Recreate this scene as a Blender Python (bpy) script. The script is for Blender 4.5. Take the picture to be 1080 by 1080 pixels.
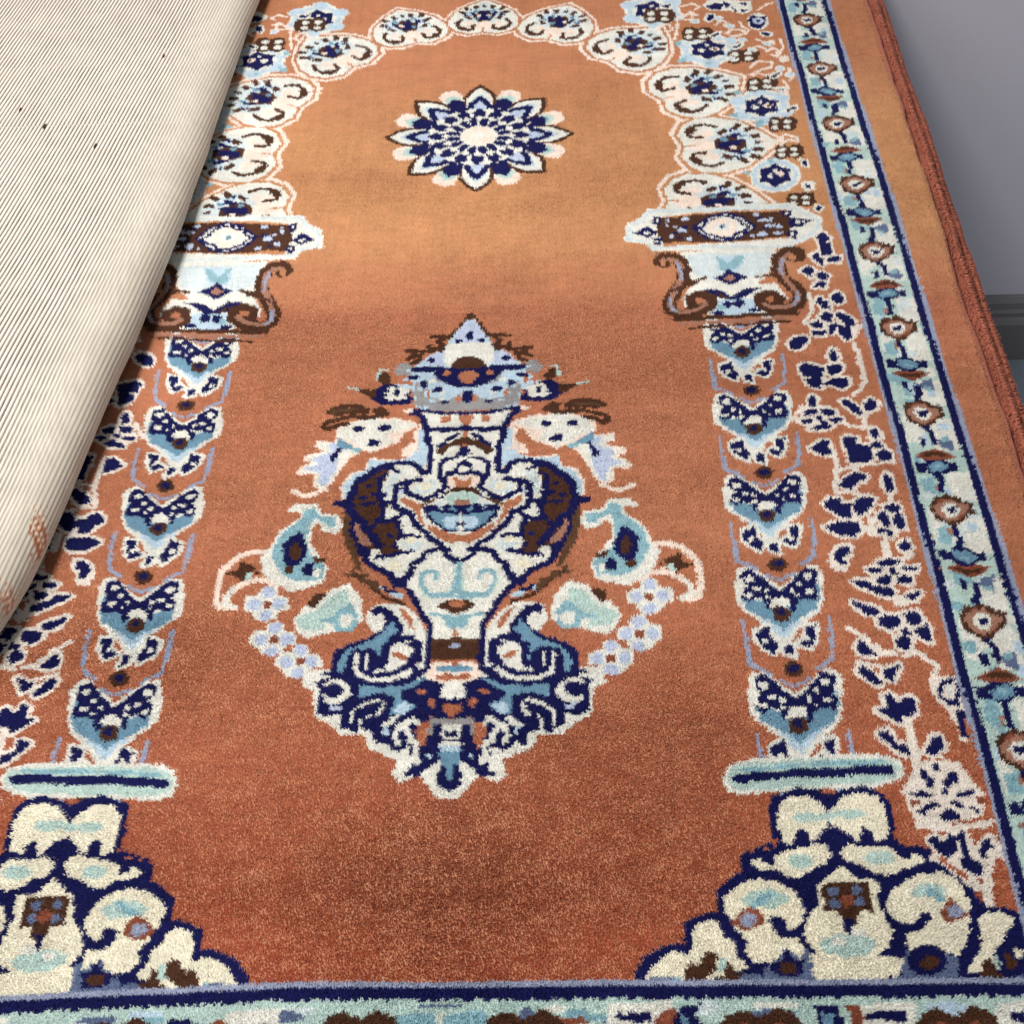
import bpy, math, numpy as np
sc = bpy.context.scene
for o in list(bpy.data.objects): bpy.data.objects.remove(o)
COL = sc.collection
# ------------------------------------------------------------------ camera
CAM_H = 0.72                                   # camera height above the rug, metres
PITCH, YAW, ROLL, CX = 0.82653608, 0.04868788, -0.05354349, 0.0936192*0.72
def cam_axes():
    f = np.array([0, math.cos(PITCH), -math.sin(PITCH)]); r = np.array([1., 0, 0]); u = np.cross(r, f)
    Z = np.array([[math.cos(YAW), -math.sin(YAW), 0], [math.sin(YAW), math.cos(YAW), 0], [0, 0, 1]])
    f, r, u = Z@f, Z@r, Z@u
    c, s = math.cos(ROLL), math.sin(ROLL)
    return f, c*r+s*u, -s*r+c*u
CF, CR, CU = cam_axes()
from mathutils import Matrix
cd = bpy.data.cameras.new('camera'); cam = bpy.data.objects.new('camera', cd); COL.objects.link(cam)
cd.sensor_width = 36; cd.lens = 36*1500/1080; cd.clip_start = 0.02; cd.clip_end = 100
cam.matrix_world = Matrix(((CR[0], CU[0], -CF[0], CX), (CR[1], CU[1], -CF[1], 0), (CR[2], CU[2], -CF[2], CAM_H), (0, 0, 0, 1)))
sc.camera = cam
# ------------------------------------------------------------------ light
w = bpy.data.worlds.new('World'); sc.world = w; w.use_nodes = True
w.node_tree.nodes['Background'].inputs[0].default_value = (0.90, 0.95, 1.0, 1)
w.node_tree.nodes['Background'].inputs[1].default_value = 0.35
def area(name, loc, aim, size, power, color):
    l = bpy.data.lights.new(name, 'AREA'); l.shape = 'SQUARE'; l.size = size; l.energy = power; l.color = color
    o = bpy.data.objects.new(name, l); COL.objects.link(o); o.location = loc
    from mathutils import Vector
    o.rotation_euler = (Vector(aim)-Vector(loc)).to_track_quat('-Z', 'Y').to_euler()
    return o
area('ceiling_lamp', (-0.37, 1.0, 1.35), (-0.05, 0.95, 0.0), 0.22, 16, (1.0, 0.975, 0.94))
area('left_fill', (-0.85, 0.2, 1.5), (-0.25, 0.5, 0.0), 0.9, 14, (1.0, 0.97, 0.93))  # added soft fill to brighten the rug's left side, no known source
vs_ = sc.view_settings; vs_.view_transform = 'Standard'; vs_.look = 'None'; vs_.exposure = 0.0; vs_.gamma = 1.0; vs_.use_curve_mapping = False
sc.render.film_transparent = False
RNG = np.random.default_rng(11)
# ------------------------------------------------------------------ helpers
def lin(c):
    c = np.asarray(c, float)/255
    return np.where(c <= 0.04045, c/12.92, ((c+0.055)/1.055)**2.4)
def link(name, me, mat, parent=None):
    o = bpy.data.objects.new(name, me); COL.objects.link(o)
    if mat: me.materials.append(mat)
    if parent: o.parent = parent
    return o
def thing(name, label, cat, loc=(0, 0, 0), group=None):
    o = bpy.data.objects.new(name, None); COL.objects.link(o); o.location = loc; o.empty_display_size = 0.05
    o['label'] = label; o['category'] = cat
    if group: o['group'] = group
    return o
def mesh_np(name, V, Fc, col=None, smooth=False):
    """mesh from numpy: V (n,3), Fc (m,k), col (n,3) linear point colours"""
    me = bpy.data.meshes.new(name); n, (m, k) = len(V), Fc.shape
    me.vertices.add(n); me.vertices.foreach_set('co', V.astype(np.float32).ravel())
    me.loops.add(m*k); me.loops.foreach_set('vertex_index', Fc.astype(np.int32).ravel())
    me.polygons.add(m); me.polygons.foreach_set('loop_start', (np.arange(m)*k).astype(np.int32))
    if smooth: me.polygons.foreach_set('use_smooth', np.ones(m, bool))
    if col is not None:
        a = me.color_attributes.new('yarn', 'FLOAT_COLOR', 'POINT')
        a.data.foreach_set('color', np.concatenate([col, np.ones((n, 1))], 1).astype(np.float32).ravel())
    me.update(calc_edges=True); me.validate(); return me
def grid_faces(a, b):
    i = np.arange(a*b).reshape(a, b)
    return np.stack([i[:-1, :-1], i[:-1, 1:], i[1:, 1:], i[1:, :-1]], -1).reshape(-1, 4)
def smooth_noise(x, y, cell, seed):
    """value noise on arrays, about -1..1"""
    r = np.random.default_rng(seed); g = r.random((256, 256))*2-1
    X, Y = np.asarray(x)/cell+1000, np.asarray(y)/cell+1000
    i, j = np.floor(X).astype(int), np.floor(Y).astype(int); fx, fy = X-i, Y-j
    fx, fy = fx*fx*(3-2*fx), fy*fy*(3-2*fy); i, j = i % 255, j % 255
    return (g[j, i]*(1-fx)+g[j, i+1]*fx)*(1-fy)+(g[j+1, i]*(1-fx)+g[j+1, i+1]*fx)*fy
def tufts(name, base, tip, rad, col, mat, parent):
    """cut pile: one small three-sided tapering tuft of yarn per base point (metres)"""
    n = len(base); a0 = RNG.random(n)*6.283; V = np.empty((n, 4, 3)); 
    for k in range(3):
        V[:, k] = base; V[:, k, 0] += rad*np.cos(a0+k*2.0944); V[:, k, 1] += rad*np.sin(a0+k*2.0944)
    V[:, 3] = tip
    i = np.arange(n)[:, None]*4
    Fc = np.concatenate([i+[0, 1, 3], i+[1, 2, 3], i+[2, 0, 3]], 1).reshape(-1, 3)
    return link(name, mesh_np(name, V.reshape(-1, 3), Fc, np.repeat(col, 4, 0)), mat, parent)
def yarn_mat(name, sheen=0.25, soft=0.0):
    m = bpy.data.materials.new(name); m.use_nodes = True; nt = m.node_tree; b = nt.nodes['Principled BSDF']
    at = nt.nodes.new('ShaderNodeAttribute'); at.attribute_name = 'yarn'
    nt.links.new(at.outputs['Color'], b.inputs['Base Color'])
    if soft:      # fine fibres scatter like a velvet: shading normal leans towards the pile's own direction
        g = nt.nodes.new('ShaderNodeNewGeometry'); mx = nt.nodes.new('ShaderNodeMix'); mx.data_type = 'VECTOR'; mx.inputs[0].default_value = soft
        nz = nt.nodes.new('ShaderNodeVectorMath'); nz.operation = 'NORMALIZE'
        nt.links.new(g.outputs['Normal'], mx.inputs[4]); mx.inputs[5].default_value = (0, 0, 1)
        nt.links.new(mx.outputs[1], nz.inputs[0]); nt.links.new(nz.outputs[0], b.inputs['Normal'])
    b.inputs['Roughness'].default_value = 0.75; b.inputs['Specular IOR Level'].default_value = 0.15
    b.inputs['Sheen Weight'].default_value = sheen; b.inputs['Sheen Roughness'].default_value = 0.4
    return m
def plain_mat(name, col, rough=0.7, noise=0.06, scale=8.0, bump=0.0, bscale=60.0):
    m = bpy.data.materials.new(name); m.use_nodes = True; nt = m.node_tree; b = nt.nodes['Principled BSDF']
    tc = nt.nodes.new('ShaderNodeTexCoord'); n = nt.nodes.new('ShaderNodeTexNoise'); n.inputs['Scale'].default_value = scale; n.inputs['Detail'].default_value = 6
    nt.links.new(tc.outputs['Object'], n.inputs['Vector'])
    r = nt.nodes.new('ShaderNodeMapRange'); r.inputs['To Min'].default_value = 1-noise; r.inputs['To Max'].default_value = 1+noise
    nt.links.new(n.outputs['Fac'], r.inputs['Value'])
    mx = nt.nodes.new('ShaderNodeVectorMath'); mx.operation = 'SCALE'; mx.inputs[0].default_value = tuple(lin(col))
    nt.links.new(r.outputs['Result'], mx.inputs['Scale']); nt.links.new(mx.outputs[0], b.inputs['Base Color'])
    b.inputs['Roughness'].default_value = rough
    if bump:
        n2 = nt.nodes.new('ShaderNodeTexNoise'); n2.inputs['Scale'].default_value = bscale; n2.inputs['Detail'].default_value = 4
        nt.links.new(tc.outputs['Object'], n2.inputs['Vector'])
        bp = nt.nodes.new('ShaderNodeBump'); bp.inputs['Strength'].default_value = bump; bp.inputs['Distance'].default_value = 0.002
        nt.links.new(n2.outputs['Fac'], bp.inputs['Height']); nt.links.new(bp.outputs['Normal'], b.inputs['Normal'])
    return m
# ------------------------------------------------------------------ the place: floor, wall, platform under the rugs
FLOOR_Z, WALL_Y = -0.652, 1.56
def box_mesh(name, x0, x1, y0, y1, z0, z1, bev=0.0):
    import bmesh
    bm = bmesh.new(); bmesh.ops.create_cube(bm, size=1.0)
    for v in bm.verts: v.co = ((x0+x1)/2+v.co.x*(x1-x0), (y0+y1)/2+v.co.y*(y1-y0), (z0+z1)/2+v.co.z*(z1-z0))
    if bev: bmesh.ops.bevel(bm, geom=bm.edges[:], offset=bev, segments=2, affect='EDGES')
    me = bpy.data.meshes.new(name); bm.to_mesh(me); bm.free(); return me
o = link('floor', box_mesh('floor', -3, 3, -2, WALL_Y+.1, FLOOR_Z-.05, FLOOR_Z), plain_mat('floor_tile', (150, 160, 172), .35, .05, 3)); o['kind'] = 'structure'
wall = thing('wall', 'pale grey plain wall beyond the right edge of the rug stack', 'wall', (0, WALL_Y, FLOOR_Z))
def moulding(name, prof, x0, x1, mat, parent):
    """profile (y,z) swept along x, closed"""
    n = len(prof); V = [(x, y, z) for x in (x0, x1) for y, z in prof]
    F = [(i, (i+1) % n, n+(i+1) % n, n+i) for i in range(n)]+[tuple(range(n))[::-1], tuple(range(n, 2*n))]
    me = bpy.data.meshes.new(name); me.from_pydata(V, [], F); me.update(); return link(name, me, mat, parent)
WM = plain_mat('wall_paint', (216, 210, 220), .55, .05, 3, .07, 150)
link('wall_face', box_mesh('wall_face', -3, 3, 0.0, .1, 0, 2.4), WM, wall)
BM_ = plain_mat('skirting_paint', (122, 117, 118), .45, .05, 12)
moulding('skirting', [(-.0005, .0), (-.020, .0), (-.020, .064), (-.017, .070), (-.013, .073), (-.0135, .080), (-.010, .084), (-.009, .094), (-.004, .101), (-.0005, .103)], -2.9, 2.9, BM_, wall)
# ------------------------------------------------------------------ the woven pattern, half-millimetres: shape, colour, mirrored; stroke width; points
PATTERN = '''
lG1 3 367,1635 368,1600 370,1568
lG1 3 477,1639 477,1611 472,1576
lG1 3 370,1568 381,1563 393,1552
lG1 3 472,1576 462,1568 453,1561
lG1 2.5 405,1712 422,1704 441,1715
pW1 0 369,1726 361,1694 362,1663 383,1640 398,1627 414,1593 442,1628 466,1649 474,1669 481,1713 474,1729 461,1731 441,1711 421,1693 405,1708 387,1726
pM1 0 370,1675 373,1657 398,1636 417,1618 438,1637 462,1653 470,1673 470,1699 439,1670 401,1667
pL1 0 390,1638 403,1638 417,1621 433,1635 446,1640 434,1628 417,1607 399,1625
pW1 0 399,1629 416,1605 438,1632 421,1594 412,1594
pN1 0 372,1718 383,1723 397,1712 409,1697 420,1686 435,1700 456,1726 471,1721 470,1702 466,1691 471,1685 467,1670 454,1671 441,1668 437,1651 431,1652 429,1670 407,1656 399,1654 398,1671 391,1675 378,1667 370,1675 374,1690 380,1694 371,1705
pW1 0 389,1707 387,1703 382,1701 378,1703 376,1707 378,1711 383,1713 388,1711
pW1 0 397,1689 395,1687 391,1686 387,1687 386,1690 388,1692 392,1693 396,1692
pW1 0 384,1679 382,1676 379,1675 375,1676 374,1679 376,1682 379,1683 383,1682
pW1 0 406,1685 405,1683 402,1682 400,1683 399,1686 400,1688 403,1689 405,1688
pW1 0 406,1674 405,1672 402,1671 400,1672 400,1675 401,1677 403,1678 405,1677
pW1 0 465,1711 463,1707 458,1705 455,1707 453,1711 455,1715 460,1717 463,1715
pW1 0 451,1697 450,1695 447,1694 444,1695 443,1697 445,1700 448,1701 450,1700
pW1 0 463,1684 461,1681 457,1680 452,1681 451,1684 453,1687 458,1688 462,1687
pW1 0 439,1685 437,1683 435,1682 433,1683 433,1685 434,1688 436,1689 438,1688
pW1 0 446,1677 445,1675 442,1674 440,1675 439,1677 440,1679 443,1680 445,1679
pW1 0 404,1662 411,1672 419,1676 429,1674 432,1666 423,1654 407,1654
pB1 0 431,1647 428,1641 423,1636 416,1635 410,1637 406,1641 405,1648 407,1654 412,1659 419,1661 425,1659 430,1654
pN1 0 424,1650 423,1647 420,1644 417,1644 414,1645 412,1647 412,1650 413,1654 415,1656 419,1657 422,1656 423,1653
gW1 2.6 381,1619 389,1622 399,1628 400,1609 408,1599 402,1585 389,1595 383,1603
pN1 0 381,1619 389,1622 399,1628 400,1609 408,1599 402,1585 389,1595 383,1603
gW1 2.6 459,1628 444,1625 446,1612 432,1600 448,1592 456,1608
pN1 0 459,1628 444,1625 446,1612 432,1600 448,1592 456,1608
gW1 2.6 415,1597 424,1598 427,1581 416,1584
pN1 0 415,1597 424,1598 427,1581 416,1584
pN1 0 381,1619 389,1622 399,1628 400,1609 408,1599 402,1585 389,1595 383,1603
pN1 0 459,1628 444,1625 446,1612 432,1600 448,1592 456,1608
pW1 0 405,1622 415,1602 434,1624 430,1609 417,1598 411,1598
pW1 0 396,1605 394,1602 391,1601 388,1602 388,1605 389,1608 392,1610 395,1608
pW1 0 450,1607 448,1604 445,1603 443,1605 442,1608 443,1610 446,1612 449,1610
pB1 0 436,1560 433,1554 428,1549 421,1548 415,1550 410,1555 409,1561 412,1568 417,1572 424,1574 430,1572 435,1567
pN1 0 429,1562 428,1559 425,1556 422,1556 419,1556 416,1559 416,1562 417,1565 420,1567 423,1568 427,1567 429,1565
lG1 3 367,1466 368,1431 370,1399
lG1 3 477,1470 477,1442 472,1407
lG1 3 370,1399 381,1394 393,1383
lG1 3 472,1407 462,1398 453,1392
lG1 2.5 405,1543 422,1535 441,1545
pW1 0 369,1557 361,1525 362,1494 383,1471 398,1458 414,1424 442,1459 466,1480 474,1500 481,1544 474,1560 461,1562 441,1542 421,1523 405,1539 387,1557
pM1 0 370,1506 373,1488 398,1467 417,1449 438,1468 462,1483 470,1503 470,1529 439,1501 401,1498
pL1 0 390,1469 403,1469 417,1452 433,1466 446,1471 434,1459 417,1438 399,1456
pW1 0 399,1460 416,1436 438,1462 421,1425 412,1425
pN1 0 372,1549 383,1554 397,1543 409,1527 420,1517 435,1530 456,1556 471,1552 470,1533 466,1522 471,1516 467,1500 454,1502 441,1499 437,1482 431,1482 429,1501 407,1487 399,1485 398,1502 391,1506 378,1498 370,1506 374,1521 380,1525 371,1536
pW1 0 389,1537 387,1533 382,1532 378,1534 376,1538 378,1542 383,1543 388,1542
pW1 0 397,1520 395,1518 391,1517 387,1518 386,1521 388,1523 392,1524 396,1523
pW1 0 384,1510 382,1507 379,1506 375,1507 374,1510 376,1513 379,1514 383,1512
pW1 0 406,1516 405,1514 402,1513 400,1514 399,1517 400,1519 403,1520 405,1519
pW1 0 406,1505 405,1503 402,1502 400,1503 400,1505 401,1508 403,1508 405,1507
pW1 0 465,1542 463,1538 458,1536 455,1538 453,1542 455,1546 460,1548 463,1546
pW1 0 451,1528 450,1525 447,1524 444,1526 443,1528 445,1531 448,1532 450,1531
pW1 0 463,1515 461,1512 457,1510 452,1512 451,1515 453,1518 458,1519 462,1518
pW1 0 439,1516 437,1513 435,1512 433,1514 433,1516 434,1519 436,1520 438,1519
pW1 0 446,1508 445,1506 442,1505 440,1506 439,1508 440,1510 443,1510 445,1510
pW1 0 404,1492 411,1503 419,1507 429,1505 432,1497 423,1485 407,1485
pB1 0 431,1478 428,1472 423,1467 416,1466 410,1467 406,1472 405,1479 407,1485 412,1490 419,1492 425,1490 430,1485
pN1 0 424,1481 423,1478 420,1475 417,1475 414,1475 412,1478 412,1481 413,1484 415,1487 419,1488 422,1487 423,1484
gW1 2.6 381,1450 389,1453 399,1459 400,1440 408,1429 402,1416 389,1426 383,1434
pN1 0 381,1450 389,1453 399,1459 400,1440 408,1429 402,1416 389,1426 383,1434
gW1 2.6 459,1459 444,1456 446,1443 432,1431 448,1423 456,1439
pN1 0 459,1459 444,1456 446,1443 432,1431 448,1423 456,1439
gW1 2.6 415,1427 424,1429 427,1411 416,1415
pN1 0 415,1427 424,1429 427,1411 416,1415
pN1 0 381,1450 389,1453 399,1459 400,1440 408,1429 402,1416 389,1426 383,1434
pN1 0 459,1459 444,1456 446,1443 432,1431 448,1423 456,1439
pW1 0 405,1453 415,1433 434,1455 430,1439 417,1429 411,1429
pW1 0 396,1436 394,1433 391,1432 388,1433 388,1436 389,1439 392,1440 395,1439
pW1 0 450,1438 448,1435 445,1434 443,1435 442,1438 443,1441 446,1443 449,1441
pB1 0 436,1391 433,1385 428,1380 421,1379 415,1381 410,1385 409,1392 412,1398 417,1403 424,1405 430,1403 435,1398
pN1 0 429,1392 428,1389 425,1387 422,1386 419,1387 416,1390 416,1393 417,1396 420,1398 423,1399 427,1398 429,1396
lG1 3 367,1297 368,1261 370,1230
lG1 3 477,1301 477,1273 472,1238
lG1 3 370,1230 381,1225 393,1214
lG1 3 472,1238 462,1229 453,1223
lG1 2.5 405,1374 422,1365 441,1376
pW1 0 369,1388 361,1356 362,1324 383,1302 398,1289 414,1255 442,1290 466,1311 474,1330 481,1375 474,1390 461,1392 441,1372 421,1354 405,1370 387,1387
pM1 0 370,1337 373,1319 398,1298 417,1280 438,1299 462,1314 470,1334 470,1360 439,1331 401,1329
pL1 0 390,1300 403,1300 417,1283 433,1297 446,1302 434,1290 417,1269 399,1287
pW1 0 399,1291 416,1267 438,1293 421,1256 412,1256
pN1 0 372,1380 383,1385 397,1374 409,1358 420,1348 435,1361 456,1387 471,1383 470,1364 466,1353 471,1347 467,1331 454,1333 441,1330 437,1313 431,1313 429,1332 407,1318 399,1316 398,1333 391,1336 378,1329 370,1337 374,1352 380,1355 371,1367
pW1 0 389,1368 387,1364 382,1363 378,1365 376,1369 378,1373 383,1374 388,1372
pW1 0 397,1351 395,1349 391,1348 387,1349 386,1352 388,1354 392,1355 396,1354
pW1 0 384,1340 382,1338 379,1336 375,1338 374,1341 376,1344 379,1345 383,1343
pW1 0 406,1347 405,1345 402,1344 400,1345 399,1347 400,1350 403,1351 405,1350
pW1 0 406,1336 405,1334 402,1333 400,1334 400,1336 401,1338 403,1339 405,1338
pW1 0 465,1372 463,1368 458,1367 455,1369 453,1373 455,1377 460,1378 463,1377
pW1 0 451,1359 450,1356 447,1355 444,1356 443,1359 445,1362 448,1363 450,1362
pW1 0 463,1346 461,1342 457,1341 452,1343 451,1346 453,1349 458,1350 462,1349
pW1 0 439,1347 437,1344 435,1343 433,1344 433,1347 434,1350 436,1351 438,1350
pW1 0 446,1339 445,1337 442,1336 440,1337 439,1339 440,1341 443,1341 445,1340
pW1 0 404,1323 411,1334 419,1338 429,1335 432,1328 423,1315 407,1316
pB1 0 431,1309 428,1303 423,1298 416,1296 410,1298 406,1303 405,1310 407,1316 412,1321 419,1322 425,1320 430,1316
pN1 0 424,1312 423,1308 420,1306 417,1305 414,1306 412,1309 412,1312 413,1315 415,1318 419,1318 422,1317 423,1315
gW1 2.6 381,1281 389,1284 399,1290 400,1271 408,1260 402,1246 389,1257 383,1264
pN1 0 381,1281 389,1284 399,1290 400,1271 408,1260 402,1246 389,1257 383,1264
gW1 2.6 459,1290 444,1287 446,1273 432,1261 448,1254 456,1270
pN1 0 459,1290 444,1287 446,1273 432,1261 448,1254 456,1270
gW1 2.6 415,1258 424,1260 427,1242 416,1246
pN1 0 415,1258 424,1260 427,1242 416,1246
pN1 0 381,1281 389,1284 399,1290 400,1271 408,1260 402,1246 389,1257 383,1264
pN1 0 459,1290 444,1287 446,1273 432,1261 448,1254 456,1270
pW1 0 405,1283 415,1264 434,1286 430,1270 417,1260 411,1260
pW1 0 396,1267 394,1264 391,1263 388,1264 388,1267 389,1270 392,1271 395,1270
pW1 0 450,1269 448,1266 445,1265 443,1266 442,1269 443,1272 446,1273 449,1272
pB1 0 436,1222 433,1216 428,1211 421,1209 415,1211 410,1216 409,1223 412,1229 417,1234 424,1235 430,1234 435,1229
pN1 0 429,1223 428,1220 425,1218 422,1217 419,1218 416,1221 416,1224 417,1227 420,1229 423,1230 427,1229 429,1226
lG1 3 367,1128 368,1092 370,1061
lG1 3 477,1132 477,1103 472,1069
lG1 3 370,1061 381,1055 393,1045
lG1 3 472,1069 462,1060 453,1054
lG1 2.5 405,1204 422,1196 441,1207
pW1 0 369,1219 361,1187 362,1155 383,1133 398,1120 414,1086 442,1120 466,1141 474,1161 481,1206 474,1221 461,1223 441,1203 421,1185 405,1201 387,1218
pM1 0 370,1168 373,1149 398,1129 417,1110 438,1130 462,1145 470,1165 470,1191 439,1162 401,1160
pL1 0 390,1131 403,1130 417,1114 433,1128 446,1133 434,1121 417,1100 399,1118
pW1 0 399,1122 416,1098 438,1124 421,1087 412,1087
pN1 0 372,1211 383,1216 397,1205 409,1189 420,1178 435,1192 456,1218 471,1214 470,1195 466,1184 471,1178 467,1162 454,1164 441,1161 437,1144 431,1144 429,1163 407,1149 399,1147 398,1163 391,1167 378,1160 370,1168 374,1183 380,1186 371,1198
pW1 0 389,1199 387,1195 382,1194 378,1195 376,1200 378,1204 383,1205 388,1203
pW1 0 397,1182 395,1179 391,1178 387,1180 386,1182 388,1185 392,1186 396,1185
pW1 0 384,1171 382,1168 379,1167 375,1169 374,1172 376,1174 379,1176 383,1174
pW1 0 406,1178 405,1175 402,1174 400,1176 399,1178 400,1181 403,1182 405,1181
pW1 0 406,1167 405,1165 402,1164 400,1165 400,1167 401,1169 403,1170 405,1169
pW1 0 465,1203 463,1199 458,1198 455,1200 453,1204 455,1208 460,1209 463,1207
pW1 0 451,1190 450,1187 447,1186 444,1187 443,1190 445,1193 448,1194 450,1193
pW1 0 463,1176 461,1173 457,1172 452,1174 451,1177 453,1180 458,1181 462,1180
pW1 0 439,1178 437,1175 435,1174 433,1175 433,1178 434,1181 436,1182 438,1181
pW1 0 446,1169 445,1168 442,1167 440,1168 439,1170 440,1171 443,1172 445,1171
pW1 0 404,1154 411,1165 419,1168 429,1166 432,1159 423,1146 407,1147
pB1 0 431,1140 428,1133 423,1129 416,1127 410,1129 406,1134 405,1141 407,1147 412,1152 419,1153 425,1151 430,1146
pN1 0 424,1143 423,1139 420,1137 417,1136 414,1137 412,1140 412,1143 413,1146 415,1148 419,1149 422,1148 423,1146
gW1 2.6 381,1111 389,1115 399,1121 400,1102 408,1091 402,1077 389,1087 383,1095
pN1 0 381,1111 389,1115 399,1121 400,1102 408,1091 402,1077 389,1087 383,1095
gW1 2.6 459,1121 444,1118 446,1104 432,1092 448,1085 456,1100
pN1 0 459,1121 444,1118 446,1104 432,1092 448,1085 456,1100
gW1 2.6 415,1089 424,1091 427,1073 416,1077
pN1 0 415,1089 424,1091 427,1073 416,1077
pN1 0 381,1111 389,1115 399,1121 400,1102 408,1091 402,1077 389,1087 383,1095
pN1 0 459,1121 444,1118 446,1104 432,1092 448,1085 456,1100
pW1 0 405,1114 415,1094 434,1117 430,1101 417,1091 411,1091
pW1 0 396,1098 394,1095 391,1094 388,1095 388,1098 389,1101 392,1102 395,1101
pW1 0 450,1100 448,1097 445,1096 443,1097 442,1100 443,1103 446,1104 449,1103
pB1 0 436,1053 433,1047 428,1042 421,1040 415,1042 410,1047 409,1054 412,1060 417,1065 424,1066 430,1064 435,1059
pN1 0 429,1054 428,1051 425,1049 422,1048 419,1049 416,1051 416,1054 417,1058 420,1060 423,1060 427,1060 429,1057
lG1 3 367,959 368,923 370,892
lG1 3 477,963 477,934 472,899
lG1 3 370,892 381,886 393,876
lG1 3 472,899 462,891 453,884
lG1 2.5 405,1035 422,1027 441,1038
pW1 0 369,1050 361,1018 362,986 383,964 398,951 414,917 442,951 466,972 474,992 481,1037 474,1052 461,1054 441,1034 421,1016 405,1031 387,1049
pM1 0 370,999 373,980 398,960 417,941 438,960 462,976 470,996 470,1022 439,993 401,991
pL1 0 390,962 403,961 417,945 433,959 446,964 434,951 417,931 399,949
pW1 0 399,952 416,929 438,955 421,917 412,918
pN1 0 372,1042 383,1047 397,1035 409,1020 420,1009 435,1023 456,1049 471,1045 470,1026 466,1015 471,1009 467,993 454,995 441,992 437,975 431,975 429,993 407,979 399,978 398,994 391,998 378,990 370,999 374,1014 380,1017 371,1029
pW1 0 389,1030 387,1026 382,1024 378,1026 376,1030 378,1034 383,1036 388,1034
pW1 0 397,1013 395,1010 391,1009 387,1011 386,1013 388,1016 392,1017 396,1016
pW1 0 384,1002 382,999 379,998 375,999 374,1002 376,1005 379,1006 383,1005
pW1 0 406,1009 405,1006 402,1005 400,1006 399,1009 400,1012 403,1013 405,1012
pW1 0 406,998 405,996 402,995 400,996 400,998 401,1000 403,1001 405,1000
pW1 0 465,1034 463,1030 458,1029 455,1030 453,1035 455,1039 460,1040 463,1038
pW1 0 451,1021 450,1018 447,1017 444,1018 443,1021 445,1024 448,1025 450,1023
pW1 0 463,1007 461,1004 457,1003 452,1004 451,1008 453,1011 458,1012 462,1010
pW1 0 439,1009 437,1006 435,1005 433,1006 433,1009 434,1012 436,1013 438,1011
pW1 0 446,1000 445,999 442,998 440,999 439,1001 440,1002 443,1003 445,1002
pW1 0 404,985 411,996 419,999 429,997 432,990 423,977 407,978
pB1 0 431,971 428,964 423,960 416,958 410,960 406,965 405,971 407,978 412,983 419,984 425,982 430,977
pN1 0 424,973 423,970 420,968 417,967 414,968 412,970 412,974 413,977 415,979 419,980 422,979 423,977
gW1 2.6 381,942 389,946 399,951 400,933 408,922 402,908 389,918 383,926
pN1 0 381,942 389,946 399,951 400,933 408,922 402,908 389,918 383,926
gW1 2.6 459,952 444,949 446,935 432,923 448,916 456,931
pN1 0 459,952 444,949 446,935 432,923 448,916 456,931
gW1 2.6 415,920 424,922 427,904 416,908
pN1 0 415,920 424,922 427,904 416,908
pN1 0 381,942 389,946 399,951 400,933 408,922 402,908 389,918 383,926
pN1 0 459,952 444,949 446,935 432,923 448,916 456,931
pW1 0 405,945 415,925 434,948 430,932 417,922 411,922
pW1 0 396,929 394,926 391,925 388,926 388,929 389,932 392,933 395,932
pW1 0 450,931 448,928 445,927 443,928 442,931 443,934 446,935 449,934
pB1 0 436,884 433,877 428,873 421,871 415,873 410,878 409,884 412,891 417,896 424,897 430,895 435,890
pN1 0 429,885 428,882 425,880 422,879 419,880 416,882 416,885 417,888 420,891 423,891 427,890 429,888
pP1 0 0,2786 -35,2762 -67,2730 -82,2695 -82,2663 -64,2639 -32,2626 0,2635 32,2626 64,2639 82,2663 82,2695 67,2730 35,2762
pP1 0 180,2751 136,2738 92,2715 66,2684 55,2650 65,2620 93,2596 129,2594 158,2575 195,2578 221,2597 232,2630 229,2671 207,2715
pP1 0 364,2639 314,2645 261,2642 220,2622 194,2593 190,2558 208,2522 242,2504 263,2472 302,2458 336,2466 362,2494 377,2537 375,2591
pP1 0 507,2444 462,2471 409,2490 362,2488 324,2472 305,2440 306,2398 332,2366 338,2326 369,2297 405,2290 442,2307 475,2341 497,2393
pP1 0 554,2224 522,2266 478,2304 433,2320 392,2319 362,2296 346,2256 359,2217 349,2177 367,2138 399,2117 440,2119 484,2138 525,2179
pP1 0 516,2041 488,2083 449,2123 405,2143 364,2146 332,2128 313,2092 321,2054 307,2018 322,1980 351,1958 392,1955 438,1969 482,2003
pO1 0 0,2780 -33,2758 -62,2728 -76,2696 -76,2666 -60,2644 -30,2632 0,2640 30,2632 60,2644 76,2666 76,2696 62,2728 33,2758
pO1 0 178,2745 137,2733 97,2711 72,2683 62,2652 71,2624 98,2601 130,2600 158,2582 192,2584 216,2602 226,2633 223,2670 203,2711
pO1 0 359,2634 313,2639 263,2636 226,2618 202,2591 198,2559 214,2525 247,2509 266,2479 301,2466 333,2473 357,2500 371,2539 369,2589
pO1 0 500,2441 458,2466 409,2483 365,2482 331,2466 313,2437 314,2398 338,2369 343,2332 372,2305 405,2298 440,2314 470,2345 490,2394
pO1 0 546,2223 516,2262 476,2298 434,2313 396,2311 368,2291 354,2253 366,2217 357,2180 373,2144 402,2125 441,2126 482,2145 519,2182
pO1 0 508,2041 482,2080 446,2117 406,2136 367,2138 338,2122 320,2089 328,2054 315,2020 328,1985 355,1965 394,1962 436,1975 477,2006
pW1 0 0,2774 -30,2754 -58,2726 -70,2697 -70,2669 -55,2648 -28,2637 0,2645 28,2637 55,2648 70,2669 70,2697 58,2726 30,2754
pW1 0 176,2739 138,2728 101,2708 78,2681 69,2653 77,2627 102,2606 132,2605 158,2588 189,2590 211,2606 221,2635 218,2670 199,2708
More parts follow.
